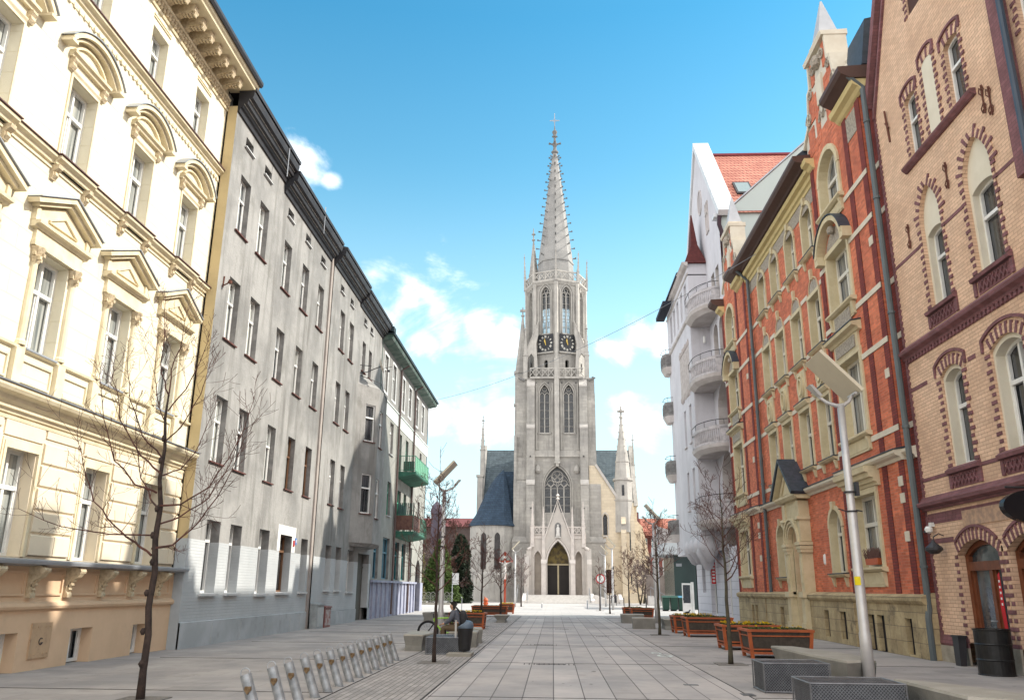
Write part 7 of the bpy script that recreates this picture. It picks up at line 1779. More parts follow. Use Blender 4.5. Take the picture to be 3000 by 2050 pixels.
skin('figure', [(0, 0, 1.2), (0, 0, 1.5), (0, -.03, 1.8), (0, -.02, 1.95), (0, -.08, 2.1), (0, -.09, 2.25), (-.25, 0, 1.88), (-.5, 0, 1.98), (-.82, .02, 2.12), (.25, 0, 1.88), (.5, 0, 1.98), (.82, .02, 2.12), (-.09, -.02, 1.1), (-.07, -.12, .65), (-.03, -.02, .15), (-.02, -.1, .0), (.09, -.02, 1.1), (.07, -.12, .65), (.03, -.02, .15), (.02, -.1, .0)],
     [(0, 1), (1, 2), (2, 3), (3, 4), (4, 5), (2, 6), (6, 7), (7, 8), (2, 9), (9, 10), (10, 11), (0, 12), (12, 13), (13, 14), (14, 15), (0, 16), (16, 17), (17, 18), (18, 19)],
     [.14, .12, .17, .07, .1, .09, .07, .055, .04, .07, .055, .04, .09, .07, .05, .04, .09, .07, .05, .04], fig, CF, loc=(-5.86, 103.8, 2.75))
w = MB(); w.lathe([(.12, 3.75), (.17, 3.9), (.16, 4.05), (.13, 4.1)], -5.86, 103.78, 10); part('loincloth', w, fig, CF)

# ------------------------------------------------------------------ bicycle
BK = thing('bicycle', 'lime green mountain bicycle standing behind the left stone bench', 'bicycle', (-3.3, 26.5, 0))
LIME = M('lime green frame paint', (.30, .62, .02), rough=.3, spec=.6); RUB = M('black rubber', (.015, .015, .016), rough=.7)
fx, rx, by, hr = -3.84, -2.78, 26.4, .33
for x in (fx, rx):
    w = MB(); n_ = 32; vs = []; fs = []
    pts = [(x + (hr - .025) * cos(2 * pi * i / n_), by, hr + (hr - .025) * sin(2 * pi * i / n_)) for i in range(n_ + 1)]
    w.tube(pts, .028, 8, cap=False); wh = part('wheel', w, RUB, BK)
    w = MB(); pts = [(x + (hr - .06) * cos(2 * pi * i / n_), by, hr + (hr - .06) * sin(2 * pi * i / n_)) for i in range(n_ + 1)]; w.tube(pts, .012, 6, cap=False)
    w.tube([(x, by - .05, hr), (x, by + .05, hr)], .025, 8)
    for i in range(14): a = i * pi / 7; w.tube([(x, by + (.02 if i % 2 else -.02), hr), (x + (hr - .06) * cos(a), by, hr + (hr - .06) * sin(a))], .0025, 3)
    part('rim', w, M('dark rim', (.05, .05, .055), rough=.3, metal=.6), wh)
w = MB(); hd = (fx + .17, by, .72); bb = (-3.4 + .03, by, .3); st = (-3.2, by, .74); ra = (rx, by, hr)
w.tube([hd, (hd[0] + .035, by, .6), bb], .022, 8); w.tube([hd, st], .02, 8); w.tube([st, bb], .018, 8)
for s_ in (-.03, .03): w.tube([(st[0], by + s_, st[2] - .05), (ra[0], by + s_ * 1.8, ra[2])], .011, 6); w.tube([(bb[0], by + s_, bb[2]), (ra[0], by + s_ * 1.8, ra[2])], .012, 6)
part('frame', w, LIME, BK)
w = MB(); w.tube([(hd[0] - .02, by, .86), hd, (hd[0] + .03, by, .62)], .02, 8)
for s_ in (-.05, .05): w.tube([(hd[0] + .03, by + s_, .6), (fx, by + s_, hr)], .017, 6)
w.tube([(hd[0] + .03, by - .05, .6), (hd[0] + .03, by + .05, .6)], .02, 6); part('fork', w, DKMET, BK)
w = MB(); w.tube([(hd[0] - .02, by - .33, .9), (hd[0] - .07, by - .1, .88), (hd[0] - .07, by + .1, .88), (hd[0] - .02, by + .33, .9)], .015, 6); part('handlebar', w, DKMET, BK)
w = MB(); w.tube([st, (st[0] + .03, by, .84)], .015, 6); w.taper([(st[0] - .13, by - .02), (st[0] + .14, by - .07), (st[0] + .14, by + .07), (st[0] - .13, by + .02)], .84, [(st[0] - .12, by - .02), (st[0] + .13, by - .06), (st[0] + .13, by + .06), (st[0] - .12, by + .02)], .88); part('saddle', w, RUB, BK)
w = MB(); w.tube([(bb[0], by - .07, bb[2]), (bb[0], by + .07, bb[2])], .02, 8); w.tube([(bb[0], by - .08, bb[2]), (bb[0] + .1, by - .08, bb[2] - .13)], .012, 5); w.box(bb[0] + .06, bb[0] + .15, by - .16, by - .08, bb[2] - .145, bb[2] - .125)
w.tube([(bb[0], by + .08, bb[2]), (bb[0] - .1, by + .08, bb[2] + .13)], .012, 5); w.box(bb[0] - .15, bb[0] - .06, by + .08, by + .16, bb[2] + .12, bb[2] + .14); w.tube([(bb[0] + .1 * cos(a), by - .05, bb[2] + .1 * sin(a)) for a in [i * pi / 6 for i in range(13)]], .006, 4, cap=False); part('crank', w, DKMET, BK)

# ------------------------------------------------------------------ seated person
PX, PY, PZ = -2.78, 25.05, .42
PR = thing('person', 'person in a grey jacket with black backpack seated beside the bicycle', 'person', (PX, PY, 0))
jk = M('grey puffer jacket', (.12, .13, .16), (.08, .085, .11), ns=14, rough=.7, bump=.01, bs=30, local=True); trs = M('brown trousers', (.13, .095, .06), rough=.85); skn = M('skin', (.52, .30, .20), rough=.5); hair = M('dark hair', (.012, .01, .009), (.02, .016, .014), ns=30, rough=.6)
# body: torso, head, arms and hands with fingers, legs (facing -x, leaning forward)
V = [(0, 0, .1), (-.03, 0, .3), (-.08, 0, .48), (-.12, 0, .58), (-.165, 0, .67), (-.18, 0, .76),
     (-.1, -.17, .52), (-.2, -.21, .3), (-.38, -.14, .2), (-.45, -.12, .19),
     (-.1, .17, .52), (-.2, .21, .3), (-.38, .14, .2), (-.45, .12, .19),
     (-.05, -.1, .08), (-.42, -.13, .1), (-.4, -.13, -.33), (-.53, -.14, -.38),
     (-.05, .1, .08), (-.42, .13, .1), (-.4, .13, -.33), (-.53, .14, -.38)]
E_ = [(0, 1), (1, 2), (2, 3), (3, 4), (4, 5), (2, 6), (6, 7), (7, 8), (8, 9), (2, 10), (10, 11), (11, 12), (12, 13), (0, 14), (14, 15), (15, 16), (16, 17), (0, 18), (18, 19), (19, 20), (20, 21)]
RD = [.14, .13, .15, .06, .085, .085, .07, .052, .034, .03, .07, .052, .034, .03, .1, .075, .05, .035, .1, .075, .05, .035]
skin('body', V, E_, RD, skn, PR, loc=(PX, PY, PZ))
# clothes as slightly larger shells following the body
skin('jacket', [V[i] for i in (0, 1, 2, 6, 7, 8, 10, 11, 12)] + [(-.1, 0, .56)], [(0, 1), (1, 2), (2, 3), (3, 4), (4, 5), (2, 6), (6, 7), (7, 8), (2, 9)], [.165, .155, .172, .088, .068, .046, .088, .068, .046, .09], jk, PR, loc=(PX, PY, PZ))
skin('trousers', [V[0]] + [V[i] for i in (14, 15, 16, 18, 19, 20)], [(0, 1), (1, 2), (2, 3), (0, 4), (4, 5), (5, 6)], [.158, .115, .09, .066, .115, .09, .066], trs, PR, loc=(PX, PY, PZ))
skin('hair', [(-.15, 0, .72), (-.155, 0, .8), (-.12, 0, .7)], [(0, 1), (0, 2)], [.092, .09, .08], hair, PR, loc=(PX, PY, PZ))
for s_ in (-1, 1):
    skin('shoe', [(-.4, s_ * .135, -.365), (-.5, s_ * .14, -.385), (-.6, s_ * .14, -.39)], [(0, 1), (1, 2)], [(.05, .05), (.045, .045), (.035, .03)], RUB, PR, loc=(PX, PY, PZ), sub=1)
    for k in range(4):
        y0 = s_ * .12 + (k - 1.5) * .02; skin('finger', [(-.45, y0, .19), (-.49, y0, .185), (-.52, y0, .165 - .004 * k), (-.53, y0, .14)], [(0, 1), (1, 2), (2, 3)], [.01, .009, .008, .007], skn, PR, loc=(PX, PY, PZ), sub=1)
    skin('thumb', [(-.43, s_ * .09, .19), (-.46, s_ * .06, .185), (-.49, s_ * .06, .175)], [(0, 1), (1, 2)], [.011, .01, .008], skn, PR, loc=(PX, PY, PZ), sub=1)
BP = thing('backpack', 'black backpack on the back of the seated person', 'backpack', (PX + .17, PY, PZ + .3))
w = MB(); 
for k, (z, a, b) in enumerate([(.12, .08, .15), (.2, .13, .17), (.4, .14, .17), (.52, .1, .14), (.57, .05, .09)]): pass
rings = [(.1, .06, .13), (.14, .1, .16), (.3, .125, .17), (.45, .11, .16), (.55, .07, .12), (.58, .03, .06)]; vs = []; fs = []
for (z, a, b) in rings:
    for j in range(16): t = 2 * pi * j / 16; ct, st_ = cos(t), sin(t); vs.append((PX + .215 - z * .12 + a * (abs(ct) ** .6) * (1 if ct > 0 else -1), PY + b * (abs(st_) ** .6) * (1 if st_ > 0 else -1), PZ + z))
for i in range(len(rings) - 1):
    for j in range(16): fs.append((i * 16 + j, i * 16 + (j + 1) % 16, (i + 1) * 16 + (j + 1) % 16, (i + 1) * 16 + j))
fs += [tuple(range(16)), tuple(range(80, 96))]; w.add(vs, fs); part('bag', w, M('black nylon', (.02, .02, .023), (.03, .03, .033), ns=10, rough=.7), BP, smooth=True)
for s_ in (-1, 1): w = MB(); w.tube([(PX + .09, PY + s_ * .1, PZ + .5), (PX - .06, PY + s_ * .11, PZ + .66), (PX - .2, PY + s_ * .13, PZ + .52), (PX - .17, PY + s_ * .14, PZ + .32), (PX + .1, PY + s_ * .13, PZ + .16)], .018, 5); part('strap', w, RUB, BP)
w = MB(); w.box(PX + .28, PX + .31, PY - .1, PY + .1, PZ + .16, PZ + .36); part('pocket', w, RUB, BP)

# pigeon
PG = thing('pigeon', 'small dark pigeon perched behind the yellow flowers of the far planter', 'bird', (5.45, 35.3, .66))
skin('body', [(0, 0, .07), (.07, 0, .08), (-.08, 0, .05), (-.16, 0, .03), (.1, 0, .14), (.12, 0, .17), (.16, 0, .165)], [(0, 1), (0, 2), (2, 3), (1, 4), (4, 5), (5, 6)], [.05, .045, .035, .015, .022, .025, .006], M('pigeon grey', (.05, .055, .07)), PG, loc=(5.45, 35.3, .68), sub=2)
w = MB(); w.tube([(5.45, 35.29, .66), (5.45, 35.29, .73)], .006, 4); w.tube([(5.48, 35.31, .66), (5.48, 35.31, .73)], .006, 4); part('legs', w, M('pink legs', (.3, .08, .07)), PG)
# overhead cable
w = MB(); A, Bv = Vector((9.5, 34.5, 16.3)), Vector((-9.6, 61, 15.3)); pts = []
for i in range(25): t = i / 24; p = A.lerp(Bv, t); p.z -= 1.0 * 4 * t * (1 - t); pts.append(p)
w.tube(pts, .013, 4); tag(part('overhead_cable', w, M('grey cable', (.25, .27, .3))), 'thin cable strung across the sky between the two rows of houses', 'cable')
# ------------------------------------------------------------------ bare trees
barkm = M('dark bark', (.055, .038, .032), (.03, .022, .02), ns=8, bump=.01, bs=30, rough=.9, local=True)
twigm = M('reddish twigs', (.11, .045, .035), (.06, .03, .026), ns=4, rough=.8, local=True)
barkg = M('greenish grey bark', (.085, .075, .05), (.05, .045, .035), ns=6, bump=.01, bs=30, rough=.9, local=True)
twigp = M('pale grey twigs', (.22, .17, .155), (.13, .10, .095), ns=2, rough=.9, local=True)
MINR = .003
def branch(w, p, d, L, r, R_, depth, up=.5, seg=6, n=4, curl=1.0, gnarl=.12):
    pts = [p.copy()]; rad = [r]; d = d.normalized(); q = p.copy(); dirs = []
    for i in range(seg):
        f = (i + 1) / seg
        d = (d + Vector((R_.gauss(0, gnarl), R_.gauss(0, gnarl), R_.gauss(0, gnarl * .6) + up * .22 * curl))).normalized()
        q = q + d * (L / seg); pts.append(q.copy()); rad.append(max(r * (1 - f * .82), MINR)); dirs.append(d.copy())
    w.tube(pts, rad, n if depth > 1 else 3, cap=False)
    if depth > 0:
        k = {3: 7, 2: 6, 1: 4}[depth]
        for j in range(k):
            t = .25 + .7 * (j + R_.random() * .6) / k; i = min(seg - 1, int(t * seg)); fr = t * seg - i
            b = pts[i].lerp(pts[i + 1], fr); dd = dirs[i]
            side = dd.cross(Vector((R_.gauss(0, 1), R_.gauss(0, 1), R_.gauss(0, .4)))).normalized()
            nd = (dd * R_.uniform(.5, 1.0) + side * R_.uniform(.6, 1.1)).normalized()
            branch(w, b, nd, L * R_.uniform(.3, .55) * (1.15 - t * .5), rad[i] * .55, R_, depth - 1, up * .9, max(3, seg - 2), n, curl, gnarl)
PITS = []
def tree_pit(x, y):
    PITS.append((x, y))
def bare_tree(x, y, h, lab, seed, r=.06, z0=.38, spread=.8, nb=14, depth=2, bm_=None, tm=None, lean=(0, 0), steep=.9, grp='bare young street trees', name='bare_tree', pit=True):
    R_ = random.Random(seed); bm_ = bm_ or barkm; tm = tm or twigm
    t = thing(name, lab, 'tree', (x, y, 0), group=grp)
    tw = MB(); pts = []; rad = []
    N_ = 14
    for i in range(N_ + 1):
        f = i / N_; pts.append(Vector((lean[0] * f + R_.gauss(0, .012) * h * .18 * (i > 0), lean[1] * f + R_.gauss(0, .01) * h * .18 * (i > 0), h * .86 * f))); rad.append(r * (1.12 - f * 1.0) + .004 + (r * .25 if i == 0 else 0))
    tw.tube(pts, rad, 9); part('trunk', tw, bm_, t, world=False, smooth=True)
    w = MB(); a = R_.random() * 6
    for i in range(nb):
        f = z0 + (.97 - z0) * (i / nb) ** .9; k = min(N_ - 1, int(f * N_)); b = pts[k].lerp(pts[k + 1], f * N_ - k)
        a += 2.4 + R_.gauss(0, .25); el = steep * (.35 + .65 * i / nb) + R_.gauss(0, .08)
        d = Vector((cos(a), sin(a), max(.1, el)))
        L = h * spread * (.55 - .28 * (i / nb)) * R_.uniform(.85, 1.15)
        branch(w, b, d, L, rad[k] * .48, R_, depth, up=.75 if i < nb * .6 else .4)
    branch(w, pts[-1], Vector((0, 0, 1)), h * .18, rad[-1], R_, 1)
    part('crown', w, tm, t, world=False, recalc=False)
    tree_pit(x, y)
    return t
# the near tree is built limb by limb from the photograph's own outline
R_ = random.Random(11); TN = thing('bare_tree', 'nearest bare tree, dark trunk with reddish upswept branches before the cream house', 'tree', (-6.03, 12.64, 0), group='bare young street trees')
tp = [(0, 0, -.05), (-.02, .02, .4), (0, 0, .9), (-.05, 0, 1.3), (-.03, .02, 1.8), (-.08, 0, 2.3), (-.07, .02, 2.8), (-.13, 0, 3.2), (-.12, .02, 3.7), (-.17, 0, 4.2), (-.16, .0, 4.6)]
tw = MB(); tw.tube(tp, [.068, .053, .05, .048, .047, .045, .038, .032, .027, .022, .014], 12)
for z in (.5, .95, 1.5, 1.95, 2.35, 2.75, 3.1, 3.5, 3.85): tw.lathe([(.02, z - .05), (.051 - z * .005, z), (.02, z + .05)], -.04 - z * .025 + .03 * ((z * 7) % 2 - 1), -.03, 8)
part('trunk', tw, barkm, TN, world=False, smooth=True)
w = MB()
limbs = [ # start z, [points dx, dy, z]
 (2.05, [(-.35, .1, 2.25), (-.8, .25, 2.5), (-1.25, .4, 2.9), (-1.6, .5, 3.5), (-1.85, .6, 4.1)], .03),
 (2.15, [(.35, -.1, 2.2), (.75, -.15, 2.55), (1.1, -.2, 3.1), (1.35, -.25, 3.8)], .028),
 (2.35, [(-.6, -.2, 2.35), (-1.3, -.4, 2.45), (-1.9, -.5, 2.7)], .02),
 (2.5, [(.25, .3, 2.65), (.55, .6, 3.0), (.75, .8, 3.6), (.85, .9, 4.2)], .024),
 (2.75, [(-.3, .35, 2.95), (-.65, .6, 3.3), (-.9, .8, 3.9), (-1.05, .9, 4.6)], .024),
 (2.8, [(.45, -.2, 2.8), (.9, -.3, 3.05), (1.3, -.35, 3.7), (1.5, -.4, 4.4)], .026),
 (3.0, [(-.3, -.2, 3.1), (-.6, -.35, 3.45), (-.85, -.4, 4.1), (-1.0, -.45, 4.8)], .026),
 (3.25, [(.2, .2, 3.4), (.4, .35, 3.8), (.55, .45, 4.5)], .02),
 (3.3, [(-.45, .1, 3.6), (-.9, .2, 4.2), (-1.15, .25, 4.9), (-1.2, .3, 5.3)], .024),
 (3.55, [(-.25, -.3, 3.85), (-.45, -.5, 4.4), (-.5, -.6, 5.0)], .02),
 (3.8, [(.3, -.15, 4.0), (.6, -.3, 4.5), (.75, -.35, 5.1)], .02),
 (4.1, [(-.3, .2, 4.4), (-.5, .3, 5.0), (-.55, .35, 5.6)], .018),
 (4.3, [(.15, .15, 4.7), (.3, .25, 5.2), (.35, .3, 5.7)], .018),
 (4.55, [(-.2, -.05, 4.9), (-.22, -.08, 5.5), (-.3, -.05, 6.2)], .02),
 (4.6, [(-.1, .05, 5.0), (.0, .1, 5.6), (.02, .1, 6.0)], .018)]
for z, pts, r in limbs:
    x0 = -.04 - z * .027; P = [Vector((x0, 0, z))] + [Vector((p[0] - .1, p[1], p[2])) for p in pts]; Q = []
    for i in range(len(P) - 1):
        for k in range(3): Q.append(P[i].lerp(P[i + 1], k / 3) + Vector((R_.gauss(0, .012), R_.gauss(0, .012), 0)))
    Q.append(P[-1]); n = len(Q); w.tube(Q, [max(.004, .68 * r * (1 - i / n * .85)) for i in range(n)], 6, cap=False)
    for i in range(2, n):
        for _ in range(2 if i > n // 3 else 1):
            dd = (Q[i] - Q[i - 1]).normalized(); side = dd.cross(Vector((R_.gauss(0, 1), R_.gauss(0, 1), R_.gauss(0, .5)))).normalized()
            branch(w, Q[i], (dd * .8 + side).normalized() + Vector((0, 0, .2)), R_.uniform(.12, .6) * (1 if R_.random() < .7 else 1.6), max(.003, r * .3 * (1 - i / n * .5)), R_, 1, .5, 5, 3, 1, .1)
part('crown', w, twigm, TN, world=False, recalc=False); tree_pit(-6.03, 12.64)
MINR = .0045
bare_tree(-2.68, 19.54, 4.7, 'slim dark bare tree rising from the paver strip left of the promenade', 3, r=.036, z0=.38, spread=.45, nb=26, depth=2, steep=.8)
bare_tree(4.03, 20.09, 4.6, 'bare tree with greenish trunk before the nearest orange planters on the right', 8, r=.045, z0=.46, spread=.62, nb=18, depth=2, bm_=barkg, tm=twigm)
MINR = .0065
bare_tree(3.99, 32.7, 4.9, 'bare tree right of the promenade between the stone benches and the far planters', 9, r=.046, z0=.44, spread=.55, nb=20, depth=2, bm_=barkg, tm=twigm)
bare_tree(-3.2, 38.4, 4.35, 'dark bare tree in front of the left chapel, behind the seated person', 12, r=.05, z0=.4, spread=.5, nb=18, depth=2)
bare_tree(-2.75, 45.0, 4.0, 'dark bare tree right beside the crucifix, left of the church door', 15, r=.055, z0=.4, spread=.5, nb=16, depth=2)
MINR = .012
bare_tree(3.98, 60.4, 3.4, 'small bare tree just right of the road sign', 16, r=.05, z0=.35, spread=.45, nb=14, depth=1)
bare_tree(3.75, 69, 4.0, 'small bare tree standing by the road sign', 24, r=.05, z0=.5, spread=.4, nb=12, depth=1)
bare_tree(6.75, 76.5, 5.4, 'bare tree before the right church buttress', 17, r=.07, z0=.42, spread=.62, nb=16, depth=2)
bare_tree(-3.05, 82, 5.2, 'pale bare tree behind the lamp left of the church steps', 26, r=.06, z0=.35, spread=.5, nb=20, depth=2, tm=twigp)
MINR = .022
def big_tree(x, y, h, lab, seed, stems, spread, depth=3, tm=None, grp='large bare trees', r=.18, up=.5, nb=9, z0=.2):
    R_ = random.Random(seed); t = thing('bare_tree', lab, 'tree', (x, y, 0), group=grp); tw = MB(); w = MB()
    for s_ in range(stems):
        a = R_.random() * 6.28; d = Vector((cos(a) * .35 * (stems > 1), sin(a) * .35 * (stems > 1), 1)); p = Vector((R_.gauss(0, .2) * (stems > 1), R_.gauss(0, .2) * (stems > 1), 0)); pts = [p]; rad = [r]
        for i in range(8): d = (d + Vector((R_.gauss(0, .08), R_.gauss(0, .08), .1))).normalized(); pts.append(pts[-1] + d * h * .75 / 8); rad.append(r * (1 - (i + 1) / 9.5))
        tw.tube(pts, rad, 7)
        for i in range(nb):
            f = z0 + (1 - z0) * i / nb; k = min(7, int(f * 8)); b = pts[k].lerp(pts[k + 1], f * 8 - k); a += 2.4
            branch(w, b, Vector((cos(a), sin(a), R_.uniform(.3, .9))), h * spread * (.6 - .3 * f) * R_.uniform(.8, 1.2), rad[k] * .5, R_, depth, up, 6, 4)
    part('trunk', tw, barkg, t, world=False, smooth=True); part('crown', w, tm or twigm, t, world=False, recalc=False); return t
MINR = .022
w = MB(); w2 = MB(); R_ = random.Random(4)
for (x, y) in PITS:
    a = .3; w.box(x - a, x + a, y - a, y + a, -.02, .0135)
    for (p, q, r, s_) in ((x - a - .03, x + a + .03, y - a - .03, y - a), (x - a - .03, x + a + .03, y + a, y + a + .03), (x - a - .03, x - a, y - a, y + a), (x + a, x + a + .03, y - a, y + a)): w2.box(p, q, r, s_, -.02, .017)
struct('tree_pit_soil', w, M('tree pit grit', (.21, .19, .17), (.14, .125, .11), ns=25, mott=.2, bump=.01, bs=60))
struct('tree_pit_kerb', w2, M('pit kerb', (.20, .19, .18)))
big_tree(11.6, 108, 7.5, 'spreading pinkish grey bare tree with two stems right of the church', 31, 2, .62, 3, twigp, r=.16, nb=8)
big_tree(10.2, 101, 6.0, 'smaller spreading bare tree in front of the right church wall', 35, 2, .6, 2, twigp, r=.1, nb=9)
big_tree(-14.5, 100, 12.0, 'tall bare tree behind the green balcony building', 41, 1, .5, 3, None, r=.22, z0=.35)
big_tree(-11.4, 104, 12.5, 'tall bare tree left of the chapel roof', 43, 1, .5, 3, None, r=.24, z0=.35)
big_tree(-9.0, 128, 14.5, 'bare tree beyond the chapel, its top beside the slate roof', 47, 1, .4, 2, None, r=.2, z0=.4)
for i, (x, y, h) in enumerate(((-13.4, 96, 8.0), (-11.3, 97, 8.4))):
    big_tree(x, y, h, ('pale tangled bare shrub behind the left lamp pole', 'pale tangled bare shrub beside the chapel wall')[i], 60 + i, 3, .5, 3, twigp, r=.07, nb=8, up=-.15, z0=.3, grp='tangled shrubs')
# conifer, cypress, ivy
def leafy(x, y, z0, h, rx, ry, n, size, prof, lab, nm, cat, mat, seed, trunk=True, droop=0, grp=None):
    R_ = random.Random(seed); t = thing(nm, lab, cat, (x, y, 0), group=grp); w = MB()
    for i in range(n):
        f = R_.random(); a = R_.random() * 6.28; q = prof(f) * (1 + .18 * sin(3 * a + f * 9) + .12 * sin(7 * a - f * 17)); rr = sqrt(R_.uniform(.3, 1)); c = Vector((rx * q * rr * cos(a), ry * q * rr * sin(a), z0 + f * h + R_.gauss(0, .08) - droop * rr))
        e = Vector((R_.gauss(0, 1), R_.gauss(0, 1), R_.gauss(0, .6))).normalized() * size * R_.uniform(.5, 1.3); g = e.cross(Vector((R_.gauss(0, 1), R_.gauss(0, 1), R_.gauss(0, 1)))).normalized() * size * .4
        w.add([tuple(c - e), tuple(c + g), tuple(c + e), tuple(c - g)], [(0, 1, 2, 3)])
    if trunk: tw = MB(); tw.tube([(0, 0, 0), (0, 0, z0 + h * .8)], [rx * .09 + .03, .02], 7); part('trunk', tw, barkm, t, world=False)
    part('crown', w, mat, t, world=False, recalc=False); return t
evg = M('yellow green needles', (.085, .13, .03), (.045, .08, .02), ns=3, rough=.8, local=True); dkg = M('almost black evergreen', (.012, .02, .012), (.02, .032, .016), ns=2, rough=.9, local=True)
leafy(-12.6, 94, .8, 6.2, 2.0, 1.6, 9000, .22, lambda f: (1 - f) ** .7 + .08, 'yellow green conifer behind the left lamp pole', 'conifer', 'tree', evg, 5, droop=.5)
leafy(-10.75, 98, .0, 7.6, 1.25, 1.3, 12000, .22, lambda f: (1 - f ** 3) ** .5, 'dark cypress beside the chapel wall', 'cypress', 'tree', dkg, 6)
leafy(-15.2, 90, 0, 5.4, 1.5, .9, 9000, .16, lambda f: 1.0 - .2 * f, 'ivy covered wall stub beyond the green balcony building', 'ivy_wall', 'plant', M('dry olive ivy', (.20, .17, .08), (.11, .12, .05), ns=3, local=True), 7, trunk=False)
# garden fence on the left
FN = thing('iron_fence', 'ornamental pale iron fence in front of the conifer', 'fence', (-13, 88, 0)); w = MB()
x = -16
while x < -10.6:
    w.tube([(x, 88, .15), (x, 88, 1.05)], .02, 4); w.tube([(x, 88, 1.05), (x + .12, 88, 1.2), (x + .24, 88, 1.25), (x + .36, 88, 1.2), (x + .48, 88, 1.05)], .02, 4)
    for z in (.4, .65, .9): w.tube([(x + .24 + .14 * cos(a), 88, z + .09 * sin(a)) for a in [i * pi / 4 for i in range(9)]], .014, 3)
    x += .48
w.tube([(-16, 88, .25), (-10.6, 88, .25)], .02, 4); part('railing', w, M('pale iron', (.4, .4, .38)), FN)
w = MB(); w.box(-16, -10.6, 87.9, 88.1, -.05, .2); part('base', w, stn2, FN)

MINR = .003
bare_tree(7.75, 10.8, 6.2, 'bare tree beyond the right edge, its twigs reaching in before the tan bricks', 77, r=.07, z0=.42, spread=.62, nb=14, depth=2)
# ------------------------------------------------------------------ background buildings
bk = M('far red brick', (.17, .055, .048), (.13, .045, .04), ns=.5, mott=.08)
FBR = thing('brick_building', 'distant dark red brick building with a tiled roof right of the church', 'building', (18, 134, 0)); T = front(130)
o = []
for i in range(8):
    x = 13.6 + i * 1.55; o += [(x, x + .95, 7.7, 9.3), (x, x + .95, 3.2, 6.2, 'round')]
w = MB(T); wall(w, 12.6, 26, 0, 9.8, o, rev=.3); w.box(12.6, 26, 0, .15, 6.9, 7.1)
x = 12.8
while x < 25.8: w.box(x, x + .25, 0, .12, 6.5, 6.9); x += .5
part('wall', w, bk, FBR)
for q in o: window(FBR, T, RF, (q[0] + q[1]) / 2, q[2], q[1] - q[0], q[3] - q[2], .25, WHITEP, glassmat('teal glass', (.05, .16, .18), (.18, .35, .38), .5), None, kind=q[4] if len(q) > 4 else 'rect', rise=(q[1] - q[0]) / 2 if len(q) > 4 else None)
w = MB(); w.prism([(129.6, 9.7), (134, 12.6), (144, 12.6), (148, 9.7)], 0, 12.3, 26.3)
for x in (13.2, 16.6, 20.5): w.box(x, x + .35, 129.8, 134, 9.8, 12.2)
part('roof', w, tile, FBR)
w = MB(T); 
for x in (11.6, 12.9): w.box(x, x + .4, 0, .5, 0, 13.2)
w.box(12.0, 12.9, .1, .2, 4, 11); part('brick_piers', w, M('purple brick pier', (.16, .06, .07)), FBR)
w = MB(); w.box(12.6, 26.0, 130.4, 148, 0, 9.6); part('core', w, bk, FBR)
PV = thing('pavilion', 'low pavilion with an orange pyramid roof behind the grey canopy', 'building', (16, 98, 0)); w = MB(); w.box(13.2, 19.5, 95.2, 102, 0, 5.7); part('wall', w, M('pale render', (.5, .48, .45)), PV)
w = MB(); w.taper([(12.4, 94.6), (20, 94.6), (20, 103), (12.4, 103)], 5.7, [(13.4, 95.5), (18, 95.5), (18, 101), (13.4, 101)], 7.4); w.taper([(13.4, 95.5), (18, 95.5), (18, 101), (13.4, 101)], 7.4, [(15.3, 98), (15.5, 98), (15.5, 98.2), (15.3, 98.2)], 10.2); part('roof', w, tile, PV)
AN = thing('annex_building', 'dark glazed annex under a wide flat grey canopy, right of the plaza', 'building', (12, 78, 0)); w = MB(); w.box(9.75, 18, 75, 84, 4.68, 5.65); part('canopy', w, M('pale grey canopy panel', (.46, .49, .51), (.43, .46, .48), ns=.4), AN)
w = MB(); w.box(10.9, 17.6, 77, 83.8, 0, 4.68); part('wall', w, M('dark green glass wall', (.012, .03, .026), (.02, .045, .038), ns=.4, rough=.15, spec=.7), AN)
w = MB(); w.box(11.1, 11.6, 76.95, 77, 3.7, 3.95); part('wall_fitting', w, ZINC, AN)
AW = thing('awning', 'crumpled white awning between the brick building and the canopy', 'awning', (10.9, 88, 7)); w = MB(); R_ = random.Random(2); n = 8; vs = [(10.8 + 2.3 * i / n, 88 + j * .6, 8.1 - .5 * j - .1 * i + R_.gauss(0, .06)) for j in range(4) for i in range(n + 1)]
w.add(vs, [(j * (n + 1) + i, j * (n + 1) + i + 1, (j + 1) * (n + 1) + i + 1, (j + 1) * (n + 1) + i) for j in range(3) for i in range(n)]); w.add([(v[0], v[1] + .02, v[2] - .05) for v in vs], [(j * (n + 1) + i, j * (n + 1) + i + 1, (j + 1) * (n + 1) + i + 1, (j + 1) * (n + 1) + i) for j in range(3) for i in range(n)]); part('fabric', w, M('white awning cloth', (.6, .57, .57)), AW, recalc=False)
w = MB(); w.tube([(10.9, 88, 0), (10.9, 88, 8)], .05, 5); w.tube([(13, 88, 0), (13, 88, 7.3)], .05, 5); part('poles', w, ZINC, AW)
